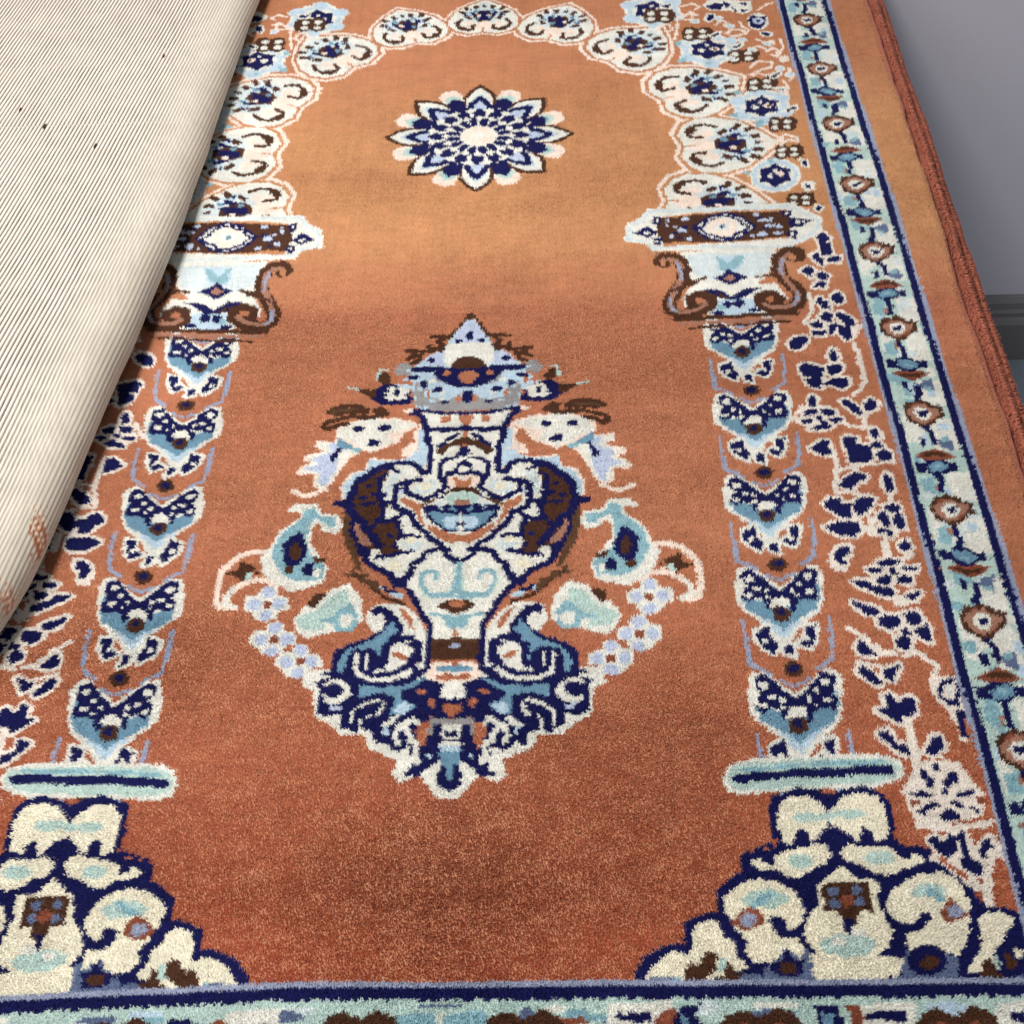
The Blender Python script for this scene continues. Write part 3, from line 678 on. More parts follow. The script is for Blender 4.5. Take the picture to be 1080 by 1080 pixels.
pW1 0 528,2132 527,2129 526,2128 524,2127 522,2128 520,2130 520,2132 521,2134 523,2136 525,2137 527,2136 528,2134
pB1 0 529,2283 534,2298 547,2302 555,2295 566,2302 578,2299 582,2281 576,2258 563,2252 551,2258 538,2251 528,2258
pW1 0 548,2285 546,2280 541,2278 537,2281 535,2285 538,2290 543,2292 547,2290
pW1 0 546,2267 544,2262 539,2260 535,2263 533,2267 536,2272 541,2274 545,2272
pW1 0 571,2284 568,2279 563,2277 559,2279 557,2284 560,2289 565,2291 569,2289
pW1 0 568,2266 566,2261 561,2259 557,2262 555,2266 558,2271 563,2273 567,2271
pB1 0 531,2194 536,2209 549,2212 557,2205 567,2212 579,2209 583,2192 577,2170 564,2165 553,2170 540,2164 530,2170
pW1 0 550,2196 548,2191 543,2190 539,2192 537,2197 540,2201 544,2203 549,2201
pW1 0 548,2179 546,2174 541,2173 537,2175 535,2179 538,2184 542,2186 547,2183
pW1 0 572,2195 569,2190 565,2189 560,2191 559,2196 561,2200 566,2202 571,2200
pW1 0 570,2178 567,2173 562,2172 558,2174 557,2178 559,2183 564,2185 568,2182
gW1 2.2 565,2321 587,2335 584,2325 568,2317
pN1 0 565,2321 587,2335 584,2325 568,2317
gW1 2.2 572,2161 581,2157 583,2140 575,2144
pN1 0 572,2161 581,2157 583,2140 575,2144
gW1 2.2 568,2089 584,2091 580,2074 572,2071
pN1 0 568,2089 584,2091 580,2074 572,2071
pA1 0 505,2289 522,2292 517,2270 507,2270
pA1 0 464,2131 483,2134 477,2120
pA1 0 460,2314 479,2321 476,2306 461,2307
pA1 0 514,2168 529,2174 525,2156 517,2153
lP1 3 536,2221 556,2245 575,2233 577,2219 558,2227 543,2209
lP1 3 510,2237 522,2199 545,2228
pB1 0 534,2050 539,2064 551,2066 559,2060 569,2067 580,2064 584,2048 578,2028 566,2023 555,2028 543,2022 533,2028
pW1 0 553,2052 550,2047 546,2046 542,2048 540,2052 543,2056 547,2058 551,2056
pW1 0 551,2036 548,2032 544,2030 540,2032 538,2036 541,2040 545,2042 549,2040
pW1 0 573,2051 571,2047 567,2045 562,2047 561,2051 563,2055 568,2057 572,2055
pW1 0 571,2035 569,2031 564,2029 560,2031 559,2035 561,2040 566,2041 570,2039
gW1 2.5 582,2026 590,2019 583,2009 579,2016
pN1 0 582,2026 590,2019 583,2009 579,2016
gW1 2.5 571,2090 580,2086 576,2073 570,2078
pN1 0 571,2090 580,2086 576,2073 570,2078
pW1 0 252,1937 258,1986 283,2004 296,2031 373,2029 444,2033 506,2036 537,2036 551,2027 568,2010 585,1990 582,1955 549,1924 517,1905 431,1908 345,1905 297,1907 286,1928
pH1 0 256,1939 261,1982 283,1999 298,2026 536,2030 564,2006 581,1987 579,1958 550,1929 518,1910 297,1913 287,1932
pW1 0 265,1945 268,1977 286,1993 303,2018 535,2021 559,2001 574,1984 572,1962 547,1936 515,1917 299,1919 291,1936
pO1 0 318,2005 372,2014 442,2020 527,2018 524,1935 433,1928 316,1919
pB1 0 317,2003 341,2003 372,2008 426,2015 476,2013 522,2012 533,2008 534,1979 525,1941 468,1934 411,1927 366,1929 343,1933 317,1928 305,1960
pN1 0 267,1960 293,1979 308,1958 291,1945
pW1 0 281,1959 291,1964 296,1958 290,1954
pN1 0 304,2008 318,2004 315,1980 302,1984
pW1 0 308,2001 313,1998 311,1989 307,1992
pN1 0 299,1944 316,1942 311,1921 301,1925
pW1 0 304,1937 310,1936 307,1929
pN1 0 519,2015 539,2015 532,1994 520,1997
pW1 0 525,2010 532,2010 529,2001 525,2002
pN1 0 525,1958 541,1955 535,1932 521,1940
pW1 0 529,1952 534,1949 532,1941 528,1943
pN1 0 532,1995 570,1983 545,1964 528,1965
pW1 0 540,1985 556,1981 543,1973
pU1 0 329,1981 328,1977 325,1975 323,1977 322,1981 324,1986 326,1988 328,1986
pU1 0 358,1964 355,1960 349,1958 343,1960 341,1965 344,1969 350,1971 356,1969
pU1 0 337,1949 335,1945 331,1944 327,1946 325,1949 327,1953 332,1954 336,1953
pU1 0 344,1974 342,1971 338,1970 335,1971 333,1975 335,1978 339,1979 343,1977
pU1 0 364,1997 362,1993 357,1992 352,1993 351,1998 353,2002 358,2003 363,2001
pU1 0 367,1938 365,1935 360,1934 356,1935 355,1939 357,1942 361,1944 365,1942
pU1 0 332,1994 331,1991 328,1990 326,1991 325,1994 326,1997 329,1998 331,1997
pU1 0 484,2005 482,2002 477,2000 472,2002 470,2006 473,2009 478,2011 483,2009
pU1 0 499,1987 495,1984 488,1982 481,1984 479,1988 482,1991 489,1993 496,1991
pU1 0 510,1971 506,1968 498,1967 490,1968 487,1971 491,1974 499,1975 507,1974
pU1 0 489,1949 486,1944 480,1942 474,1944 473,1950 476,1955 482,1957 487,1955
pU1 0 504,1990 503,1984 500,1981 497,1984 497,1990 499,1997 502,1999 504,1996
pU1 0 469,1944 467,1940 465,1939 462,1940 461,1944 463,1948 466,1949 468,1947
pU1 0 516,1950 513,1947 507,1945 501,1947 499,1951 502,1954 508,1955 514,1954
pU1 0 517,1969 515,1966 511,1965 507,1966 506,1969 508,1972 512,1974 516,1972
pN1 0 349,1957 346,1954 341,1953 336,1954 334,1957 336,1960 342,1961 347,1960
pN1 0 363,1973 360,1970 355,1969 351,1971 349,1974 351,1977 356,1978 361,1977
pN1 0 498,1965 496,1962 490,1961 484,1963 482,1965 485,1968 491,1969 496,1967
pN1 0 486,1997 484,1995 480,1994 476,1995 474,1998 476,2000 481,2001 485,2000
pN1 0 350,1942 348,1940 344,1939 340,1940 338,1943 340,1945 344,1946 349,1945
pN1 0 365,1970 398,2005 427,2017 454,2002 476,1971 446,1938 415,1928 385,1940
pW1 0 372,1970 400,1998 426,2010 451,1996 469,1970 443,1944 415,1934 389,1946
lN1 2.64 374,1966 389,1979 394,1991 409,1994 418,2005 433,2002 447,1992 453,1978 464,1969 451,1957 440,1953 431,1941 414,1940 401,1948 390,1951 384,1963 376,1970
pP1 0 392,1972 401,1991 417,1996 437,1990 443,1972 434,1950 414,1944 398,1953
pW1 0 400,1972 408,1984 417,1978 428,1988 434,1972 425,1958 416,1962 406,1956
pM1 0 422,1972 421,1969 419,1966 416,1965 414,1966 412,1969 412,1973 413,1976 415,1979 417,1979 420,1978 421,1976
pN1 0 419,1972 419,1971 418,1970 416,1969 415,1970 415,1971 414,1973 415,1974 416,1975 417,1976 418,1975 419,1974
pW1 0 341,1903 431,1908 500,1907 492,1866 486,1848 471,1825 450,1803 420,1784 381,1794 356,1824 350,1865
pH1 0 352,1896 490,1899 477,1843 438,1821 394,1822 359,1841
pL1 0 400,1888 445,1892 438,1856 425,1845 410,1842 400,1852
pA1 0 396,1891 407,1884 418,1866 431,1886 447,1892 439,1868 426,1851 419,1854 411,1845 400,1852 406,1869
pW1 0 336,1778 357,1818 393,1811 451,1809 488,1813 501,1772 488,1756 462,1740 376,1737 356,1755 342,1755
pL1 0 390,1771 419,1778 447,1774 452,1746 443,1732 383,1732
pN1 0 392,1828 407,1838 419,1854 429,1839 449,1829 430,1818 416,1809 404,1816
pK1 0 407,1828 419,1838 427,1827 417,1818
pN1 0 372,1800 392,1803 414,1782 439,1800 467,1803 449,1791 429,1775 413,1772 397,1776 387,1788
pB1 0 392,1793 413,1775 397,1779
pN1 0 414,1761 413,1757 410,1754 406,1752 402,1754 399,1757 399,1762 400,1766 403,1769 407,1770 411,1769 414,1766
pN1 0 435,1763 433,1758 429,1755 424,1753 420,1755 417,1759 416,1764 418,1769 422,1773 426,1774 431,1772 434,1768
pN1 0 399,1741 398,1738 394,1736 389,1736 384,1737 381,1739 379,1742 381,1744 385,1746 390,1747 395,1746 398,1744
pN1 0 456,1746 455,1743 451,1741 446,1741 441,1742 437,1744 436,1746 438,1749 442,1751 447,1751 452,1750 455,1748
pA1 0 403,1753 402,1750 400,1747 396,1747 393,1748 391,1750 391,1754 392,1757 394,1759 398,1760 401,1759 403,1756
lB1 11.52 314,1872 307,1878 314,1891 329,1890 341,1878 345,1857 343,1824 328,1798 315,1770 318,1749 333,1740 359,1746 379,1761 381,1779 368,1788 352,1778 354,1759 367,1763
lB1 11.52 523,1882 532,1880 532,1898 516,1898 501,1881 496,1848 500,1825 516,1806 523,1783 515,1758 495,1748 473,1747 460,1760 462,1779 477,1784 487,1773 478,1762
lK1 4.6 314,1882 329,1883 340,1869 339,1830 327,1801
lK1 4.6 519,1892 506,1878 499,1842 509,1812
lG1 2.6 335,1872 341,1848 339,1827
lG1 2.6 505,1875 499,1848 500,1833
lK1 4 327,1799 316,1767 322,1749 336,1745 359,1752 375,1765
lK1 4 511,1809 520,1783 512,1761 495,1753 474,1753 464,1762
lG1 2.4 319,1779 318,1756 327,1747
lG1 2.4 520,1789 517,1772 510,1761
pO1 0 372,1772 371,1768 368,1766 364,1765 360,1766 357,1769 357,1773 358,1777 361,1780 365,1781 369,1779 372,1776
pO1 0 481,1772 480,1768 477,1766 473,1765 470,1766 467,1769 467,1772 468,1776 471,1778 475,1779 478,1778 481,1775
pO1 0 318,1873 317,1868 315,1865 312,1864 309,1866 308,1869 307,1873 308,1877 310,1880 313,1881 315,1880 317,1877
pO1 0 529,1881 528,1877 526,1874 522,1873 520,1875 518,1878 518,1882 519,1886 521,1889 525,1890 527,1889 529,1886
lB1 3.6 343,1819 365,1823 378,1830
lB1 3.6 461,1829 483,1834 499,1813 507,1795
lB1 3.12 327,1801 342,1812 364,1817
lB1 4.8 322,1728 415,1732 511,1739
lK1 3.5 328,1718 413,1720 499,1727
lB1 2.64 343,1706 412,1710 500,1719
pW1 0 320,901 327,916 343,925 405,928 504,930 529,923 536,910 529,896 497,885 399,881 338,878 323,882
pT1 0 326,903 333,913 342,919 404,923 503,925 525,919 531,910 523,899 497,891 400,886 339,883 329,889
pA1 0 341,907 403,913 444,914 518,917 507,922 404,918 342,913
lN1 6 337,899 371,903 443,906 517,909
pN1 0 371,870 376,876 391,880 406,886 429,882 441,876 468,885 481,886 493,884 507,873 510,848 507,819 514,810 529,809 542,807 542,806 550,791 564,777 579,765 586,740 602,737 625,728 637,726 624,648 395,649 393,641 204,642 205,661 222,683 245,693 261,695 262,719 280,729 300,733 299,756 318,773 330,780 332,801 371,809 376,820 330,801 371,811 370,845
pY1 0 380,861 394,874 414,875 433,862 436,853 439,849 432,831 418,815 410,814 410,826 403,831 396,828 393,813 388,812 379,818 378,838
pY1 0 440,857 458,873 479,879 497,873 503,859 503,834 499,820 484,815 484,827 473,833 465,813 458,817 448,826 437,836 435,846
pT1 0 430,846 427,843 420,841 412,840 404,841 398,844 396,847 399,850 405,852 414,853 422,852 428,850
pT1 0 480,850 477,847 470,845 460,844 451,845 444,848 442,851 445,854 452,856 462,857 471,856 478,854
pT1 0 445,847 443,845 440,843 436,842 432,843 430,845 429,848 430,850 433,852 437,852 441,852 444,850
pN1 0 418,817 428,830 436,836 448,831 459,820 445,814 437,804 435,813
pY1 0 341,790 352,797 367,789 370,800 392,807 410,811 420,814 428,811 435,800 423,788 410,782 395,773 382,773 367,782 348,783
pY1 0 441,803 457,813 468,808 484,808 498,810 506,802 509,791 526,801 539,791 523,785 509,781 492,773 475,777 465,786 450,790
pT1 0 412,791 410,787 404,784 397,783 390,784 385,787 383,791 386,796 391,799 399,800 406,799 411,795
pT1 0 503,794 500,790 493,787 484,786 476,787 470,790 468,795 471,799 478,802 487,803 496,802 502,799
pN1 0 353,792 369,797 369,789 364,789
pN1 0 510,803 522,799 521,793 511,793
pY1 0 441,787 424,771 413,764 409,739 396,723 390,705 394,692 402,683 380,675 371,664 377,655 435,651 480,656 492,665 488,676 462,681 478,689 486,707 478,727 475,743 480,767 457,770
pT1 0 466,692 461,685 449,680 433,679 418,681 408,686 404,692 410,699 421,703 437,705 452,703 463,698
pW1 0 434,696 432,694 429,692 425,691 421,692 418,694 417,696 419,699 422,701 426,702 430,701 433,699
pW1 0 458,705 456,702 453,700 449,699 445,700 442,702 441,705 443,708 446,710 450,711 454,710 457,708
pT1 0 446,683 444,679 441,676 437,674 433,676 430,679 430,683 432,688 435,691 439,692 443,691 446,687
pY1 0 379,673 435,678 487,674 482,657 435,653 379,656
pB1 0 415,757 423,766 437,764 446,766 463,765 468,764 468,750 468,729 454,732 449,719 441,714 433,721 431,732 414,731 418,744
pS1 0 435,755 433,751 428,750 424,751 423,756 425,760 430,761 434,759
pS1 0 460,756 457,752 453,750 449,752 447,756 450,760 454,762 459,760
pS1 0 434,740 432,736 427,734 423,736 421,740 424,744 429,746 433,744
pS1 0 461,741 458,737 454,736 450,737 448,741 451,745 456,747 460,745
pR1 0 451,743 449,740 445,737 441,736 436,737 434,740 433,743 435,747 438,750 443,751 447,750 450,747
pN1 0 435,722 446,722 442,705 436,704 435,712
pY1 0 308,747 325,764 349,772 368,768 388,755 396,730 387,716 375,709 370,726 354,723 358,712 364,702 385,700 386,680 370,688 361,678 353,671 335,672 325,686 330,696 320,708 310,729
pT1 0 327,747 340,755 359,759 374,753 381,747 366,736 349,737 332,739
lA1 4 341,740 348,744 360,752
pR1 0 313,718 326,733 338,739 350,728 351,718 339,712 327,709
pG1 0 342,722 340,718 337,715 332,714 327,715 324,718 323,722 325,726 329,729 333,730 338,729 341,726
pS1 0 341,657 345,668 361,678 367,689 384,694 394,683 394,656
pY1 0 364,702 385,700 388,687 383,676 377,686 366,689
pN1 0 350,671 363,677 371,689 376,677 386,674 383,659 366,656 352,662
pB1 0 379,666 378,663 374,660 368,659 363,660 360,663 359,666 361,670 365,673 370,674 375,673 379,670
pY1 0 215,653 229,673 249,687 267,682 273,715 291,724 302,716 304,704 315,698 317,680 327,668 315,663 289,655 252,652
pS1 0 207,646 217,655 243,657 270,653 315,657 326,662 344,657 396,656 394,647 325,648
pA1 0 235,653 252,657 257,651 242,650
pT1 0 298,680 306,676 301,663 293,663
pB1 0 258,652 261,667 268,672 272,669 280,678 284,686 296,683 294,667 287,660 270,650
pB1 0 287,652 300,659 304,670 309,675 312,663 324,658 307,652
pY1 0 484,743 493,757 521,773 548,778 567,768 574,742 570,720 560,691 549,679 530,685 515,691 501,683 496,687 497,705 513,707 528,720 531,729 518,727 511,718 494,716 484,729
pT1 0 509,750 519,761 541,763 553,754 545,745 525,747
lA1 4 532,753 545,743
pR1 0 540,727 552,745 561,738 571,726 563,720 544,717
pG1 0 565,729 563,725 559,722 554,721 550,722 547,725 546,729 549,733 552,736 557,737 562,735 565,733
pS1 0 487,666 495,683 511,695 526,687 541,681 548,674 544,652 483,652
pY1 0 498,705 513,704 515,693 501,682 496,685
pN1 0 537,674 531,663 519,657 506,657 496,663 494,674 500,685 512,691 525,691 535,685
pB1 0 527,671 525,666 521,663 515,662 511,663 507,666 507,671 509,675 513,678 519,679 523,678 527,675
pY1 0 581,726 605,731 618,717 608,709 596,691 586,682 592,671 571,659 553,661 564,673 576,691 577,708
pB1 0 566,655 573,669 582,679 585,661 598,653
pT1 0 586,682 592,673 587,661 585,669
pY1 0 608,690 619,684 617,677 609,677
pB1 0 596,684 604,682 611,669 600,663 595,671
pS1 0 355,653 435,651 484,656 544,653 612,656 618,648 354,646
gC1 3.5 569,1936 582,1946 589,1931 579,1918 574,1918
gC1 3.5 573,1914 587,1918 588,1891 583,1887 572,1888
gC1 3.5 555,1885 564,1892 567,1877 572,1875 567,1859 558,1874
gC1 3.5 579,1873 589,1881 599,1878 595,1867 579,1867
gN1 0.85 569,1936 582,1946 589,1931 579,1918 574,1918
gN1 0.85 573,1914 587,1918 588,1891 583,1887 572,1888
gN1 0.85 555,1885 564,1892 567,1877 572,1875 567,1859 558,1874
gN1 0.85 579,1873 589,1881 599,1878 595,1867 579,1867
gC1 3.5 533,1843 542,1852 551,1850 545,1827 541,1836
gC1 3.5 555,1835 565,1839 573,1831 567,1820 557,1824
gC1 3.5 546,1803 560,1817 566,1813 562,1801 556,1806
gN1 0.85 533,1843 542,1852 551,1850 545,1827 541,1836
gN1 0.85 555,1835 565,1839 573,1831 567,1820 557,1824
gN1 0.85 546,1803 560,1817 566,1813 562,1801 556,1806
gC1 3.5 546,1763 552,1777 556,1764 563,1767 563,1747 556,1743 552,1756
gC1 3.5 573,1779 582,1788 588,1777 585,1763 575,1763
gN1 0.85 546,1763 552,1777 556,1764 563,1767 563,1747 556,1743 552,1756
gN1 0.85 573,1779 582,1788 588,1777 585,1763 575,1763
gC1 3.5 546,1727 557,1742 565,1733 559,1714 552,1721
gC1 3.5 571,1733 579,1739 589,1729 597,1718 594,1706 586,1707
gC1 3.5 530,1712 543,1718 547,1703 533,1703
gC1 3.5 531,1694 549,1696 546,1685 532,1685
gC1 3.5 557,1708 569,1712 568,1702 559,1689 555,1693
gC1 3.5 567,1707 587,1703 589,1682 580,1674 573,1686 573,1699
gN1 0.85 546,1727 557,1742 565,1733 559,1714 552,1721
gN1 0.85 571,1733 579,1739 589,1729 597,1718 594,1706 586,1707
gN1 0.85 530,1712 543,1718 547,1703 533,1703
gN1 0.85 531,1694 549,1696 546,1685 532,1685
gN1 0.85 557,1708 569,1712 568,1702 559,1689 555,1693
gN1 0.85 567,1707 587,1703 589,1682 580,1674 573,1686 573,1699
gC1 3.5 492,1665 500,1678 516,1682 520,1674 513,1664 501,1653 492,1655
gN1 0.85 492,1665 500,1678 516,1682 520,1674 513,1664 501,1653 492,1655
gC1 3.5 548,1637 554,1650 558,1648 560,1631 552,1624
gN1 0.85 548,1637 554,1650 558,1648 560,1631 552,1624
lC1 4 590,1665 592,1639 593,1601 591,1585
lC1 3 519,1711 537,1748 536,1786
lC1 4 596,1701 605,1704 596,1691 592,1682
gC1 3.5 500,1611 509,1619 520,1615 535,1610 529,1591 519,1593 504,1592
gC1 3.5 541,1613 551,1616 563,1618 560,1604 546,1595 542,1600
gC1 3.5 506,1584 521,1591 529,1590 524,1565 513,1568 508,1575
gC1 3.5 531,1572 545,1584 566,1587 566,1573 556,1564 545,1572
gN1 0.85 500,1611 509,1619 520,1615 535,1610 529,1591 519,1593 504,1592
gN1 0.85 541,1613 551,1616 563,1618 560,1604 546,1595 542,1600
gN1 0.85 506,1584 521,1591 529,1590 524,1565 513,1568 508,1575
gN1 0.85 531,1572 545,1584 566,1587 566,1573 556,1564 545,1572
lC1 4 591,1622 594,1603 593,1581 583,1560 570,1548
gC1 3.3 504,1538 509,1547 514,1541 511,1524 503,1526
gC1 3.3 494,1512 498,1517 513,1517 509,1507 494,1506
gC1 3.3 520,1518 529,1518 538,1512 535,1506 521,1506
gC1 3.3 487,1494 493,1497 504,1495 500,1489 488,1490
gC1 3.3 528,1496 539,1500 546,1494 535,1490
gC1 3.3 499,1476 514,1486 517,1493 528,1483 523,1478 509,1476
gC1 3.3 509,1501 517,1502 516,1496 511,1495
gN1 0.85 504,1538 509,1547 514,1541 511,1524 503,1526
gN1 0.85 494,1512 498,1517 513,1517 509,1507 494,1506
gN1 0.85 520,1518 529,1518 538,1512 535,1506 521,1506
gN1 0.85 487,1494 493,1497 504,1495 500,1489 488,1490
gN1 0.85 528,1496 539,1500 546,1494 535,1490
gN1 0.85 499,1476 514,1486 517,1493 528,1483 523,1478 509,1476
gN1 0.85 509,1501 517,1502 516,1496 511,1495
gC1 3.5 552,1535 558,1538 567,1527 579,1505 572,1505 562,1518 553,1528
gC1 3.5 583,1524 595,1539 601,1529 598,1519 589,1513 584,1516
gN1 0.85 552,1535 558,1538 567,1527 579,1505 572,1505 562,1518 553,1528
gN1 0.85 583,1524 595,1539 601,1529 598,1519 589,1513 584,1516
lC1 4 579,1503 576,1483 583,1477 582,1454
lC1 3.5 491,1524 480,1503 473,1494
lC1 3.5 546,1492 554,1483 573,1477
gC1 3.5 542,1455 549,1459 561,1457 557,1446 562,1443 577,1437 577,1417 569,1409 545,1410 546,1429 543,1438
gC1 3.5 585,1471 591,1475 593,1459 588,1455 583,1458
gC1 3.5 578,1442 589,1449 594,1441 591,1436 582,1437
gC1 3.5 585,1425 596,1433 602,1428 603,1417 594,1411 586,1417
gN1 0.85 542,1455 549,1459 561,1457 557,1446 562,1443 577,1437 577,1417 569,1409 545,1410 546,1429 543,1438
gN1 0.85 585,1471 591,1475 593,1459 588,1455 583,1458
gN1 0.85 578,1442 589,1449 594,1441 591,1436 582,1437
gN1 0.85 585,1425 596,1433 602,1428 603,1417 594,1411 586,1417
gC1 3.5 493,1436 510,1451 519,1451 518,1436 519,1423 508,1426 498,1432
gN1 0.85 493,1436 510,1451 519,1451 518,1436 519,1423 508,1426 498,1432
lC1 4 523,1444 525,1405 521,1375
lC1 3 525,1394 566,1404 606,1408
gC1 3.5 524,1364 535,1377 550,1389 562,1382 559,1375 550,1374 539,1358 530,1360
gN1 0.85 524,1364 535,1377 550,1389 562,1382 559,1375 550,1374 539,1358 530,1360
gC1 3.5 588,1381 593,1386 595,1373 595,1359 591,1350 586,1362
gN1 0.85 588,1381 593,1386 595,1373 595,1359 591,1350 586,1362
lC1 3.5 519,1375 517,1351 535,1352 557,1344
lC1 3.5 592,1349 588,1328 579,1320
gC1 3.5 499,1330 509,1340 519,1337 523,1328 534,1329 529,1302 516,1306 508,1318 501,1322
gC1 3.5 539,1328 550,1341 566,1340 561,1325 553,1314 541,1307 538,1315
gC1 3.5 495,1286 510,1293 539,1294 540,1280 531,1271 511,1273
gN1 0.85 499,1330 509,1340 519,1337 523,1328 534,1329 529,1302 516,1306 508,1318 501,1322
gN1 0.85 539,1328 550,1341 566,1340 561,1325 553,1314 541,1307 538,1315
gN1 0.85 495,1286 510,1293 539,1294 540,1280 531,1271 511,1273
gC1 3.5 579,1323 593,1327 599,1320 594,1311 582,1316
gC1 3.5 571,1309 577,1311 581,1288 575,1285 570,1296
gC1 3.5 590,1307 597,1308 599,1284 591,1283 588,1295
gC1 3.5 564,1279 567,1283 582,1274 580,1270 566,1274
gN1 0.85 579,1323 593,1327 599,1320 594,1311 582,1316
gN1 0.85 571,1309 577,1311 581,1288 575,1285 570,1296
gN1 0.85 590,1307 597,1308 599,1284 591,1283 588,1295
gN1 0.85 564,1279 567,1283 582,1274 580,1270 566,1274
gC1 3.8 499,1237 507,1248 520,1252 517,1239 509,1236 510,1222 500,1225
gN1 0.85 499,1237 507,1248 520,1252 517,1239 509,1236 510,1222 500,1225
gC1 3.3 587,1253 597,1260 601,1250 596,1244 589,1245
gN1 0.85 587,1253 597,1260 601,1250 596,1244 589,1245
lC1 5 557,1301 554,1278 554,1273
lC1 5 571,1270 569,1250 568,1236
lC1 4 600,1237 595,1233 588,1230
lC1 5 494,1230 499,1213 508,1213
gC1 3.5 555,1224 567,1228 583,1227 580,1222 560,1219
gC1 3.5 539,1212 549,1215 557,1214 554,1207 542,1208
gC1 3.5 567,1213 572,1214 576,1203 570,1204
gC1 3.5 583,1215 602,1215 599,1209 588,1210
gC1 3.5 548,1196 557,1198 566,1201 562,1186 551,1189
gC1 3.5 575,1197 584,1200 592,1198 589,1188 577,1191
gC1 3.5 517,1191 534,1193 541,1184 566,1176 564,1166 552,1168 539,1176 524,1185
gN1 0.85 555,1224 567,1228 583,1227 580,1222 560,1219
gN1 0.85 539,1212 549,1215 557,1214 554,1207 542,1208
gN1 0.85 567,1213 572,1214 576,1203 570,1204
gN1 0.85 583,1215 602,1215 599,1209 588,1210
gN1 0.85 548,1196 557,1198 566,1201 562,1186 551,1189
gN1 0.85 575,1197 584,1200 592,1198 589,1188 577,1191
gN1 0.85 517,1191 534,1193 541,1184 566,1176 564,1166 552,1168 539,1176 524,1185
gC1 3.3 581,1164 588,1170 600,1173 597,1168 589,1167 592,1160 587,1160
gN1 0.85 581,1164 588,1170 600,1173 597,1168 589,1167 592,1160 587,1160
pC1 0 566,1176 580,1164 591,1156 573,1148 563,1152
gC1 3.5 512,1157 522,1152 542,1144 543,1136 525,1138 518,1146
gN1 0.85 512,1157 522,1152 542,1144 543,1136 525,1138 518,1146
gC1 3.5 540,1128 550,1135 566,1132 564,1118 550,1115 540,1122
gC1 3.5 574,1137 590,1139 593,1124 577,1120 577,1131
gC1 3.5 583,1111 600,1120 599,1095 588,1102
gC1 3.5 558,1100 574,1102 572,1087 561,1087
gC1 3.5 566,1114 573,1115 575,1104 568,1108
gN1 0.85 540,1128 550,1135 566,1132 564,1118 550,1115 540,1122
gN1 0.85 574,1137 590,1139 593,1124 577,1120 577,1131
gN1 0.85 583,1111 600,1120 599,1095 588,1102
gN1 0.85 558,1100 574,1102 572,1087 561,1087
gN1 0.85 566,1114 573,1115 575,1104 568,1108
gC1 3.5 557,1095 567,1103 574,1095 568,1082 558,1087
gC1 3.5 565,1111 574,1114 576,1106 568,1106
gN1 0.85 557,1095 567,1103 574,1095 568,1082 558,1087
gN1 0.85 565,1111 574,1114 576,1106 568,1106
gC1 3.5 507,1087 516,1100 520,1087 529,1083 530,1076 519,1074 508,1076
gN1 0.85 507,1087 516,1100 520,1087 529,1083 530,1076 519,1074 508,1076
gC1 3.5 502,1050 508,1055 520,1043 526,1031 520,1031 507,1041
gC1 3.5 534,1049 554,1058 546,1046 542,1036 535,1041
gN1 0.85 502,1050 508,1055 520,1043 526,1031 520,1031 507,1041
gN1 0.85 534,1049 554,1058 546,1046 542,1036 535,1041
lC1 4 499,1115 512,1104 532,1079 552,1076
lC1 4 562,1073 580,1078 600,1056 589,1032
lC1 3 502,1063 529,1057
gC1 3.7 517,992 531,994 529,1012 535,1015 541,1002 557,1010 562,1007 560,989 545,979 540,974 527,984
gN1 0.85 517,992 531,994 529,1012 535,1015 541,1002 557,1010 562,1007 560,989 545,979 540,974 527,984
pC1 0 584,1032 595,1043 620,1041 623,990 611,973 604,970 598,993 590,1003
pN1 0 592,1024 602,1036 618,1038 618,1034 605,1029 598,1011 611,1006 620,1037 619,1019 615,995 604,999 593,1011
pW1 0 605,1027 612,1029 610,1011 603,1008
pC1 0 611,1002 615,944 606,949 608,977
pN1 0 611,991 619,992 617,954 612,949 608,954
gC1 3.5 512,957 524,962 527,945 543,938 541,929 531,934 521,946
gN1 0.85 512,957 524,962 527,945 543,938 541,929 531,934 521,946
gC1 3.5 564,933 575,950 582,955 585,941 576,930 567,930
gN1 0.85 564,933 575,950 582,955 585,941 576,930 567,930
lC1 5 549,978 549,953 553,930 548,911
pC1 0 546,911 568,923 600,918 610,889 619,875 613,847 567,834 537,839 528,858 526,881
pN1 0 552,906 559,909 561,899 567,897 564,885 556,885 553,897
pN1 0 568,913 575,918 576,906 570,903 568,906
pN1 0 574,889 582,899 585,906 593,906 593,892 586,888 579,885
pN1 0 533,876 548,880 559,873 556,869 541,872
pN1 0 569,878 577,884 577,875 571,874
pN1 0 586,875 600,881 611,878 607,875 595,871 588,871
pN1 0 535,853 548,860 559,865 569,859 556,857 544,847
pN1 0 578,864 586,867 592,861 592,856 584,858
pN1 0 595,858 604,858 611,853 609,847 601,853
pN1 0 562,847 573,856 586,850 584,840 570,840
pR1 0 543,864 542,862 539,860 536,860 534,860 532,862 532,864 533,867 535,868 538,869 541,868 542,867
pR1 0 619,866 618,863 615,861 612,860 609,861 607,863 607,866 609,869 611,871 614,871 617,871 619,868
lC1 4 536,835 563,832 578,831 619,838
gC1 3.3 545,817 553,820 555,812 563,814 571,823 573,814 570,801 559,795 553,803
gC1 3.3 578,823 585,825 585,794 599,781 595,773 583,777 574,788 579,794
gC1 3.3 597,802 611,818 615,805 605,792 598,796
gN1 0.85 545,817 553,820 555,812 563,814 571,823 573,814 570,801 559,795 553,803
gN1 0.85 578,823 585,825 585,794 599,781 595,773 583,777 574,788 579,794
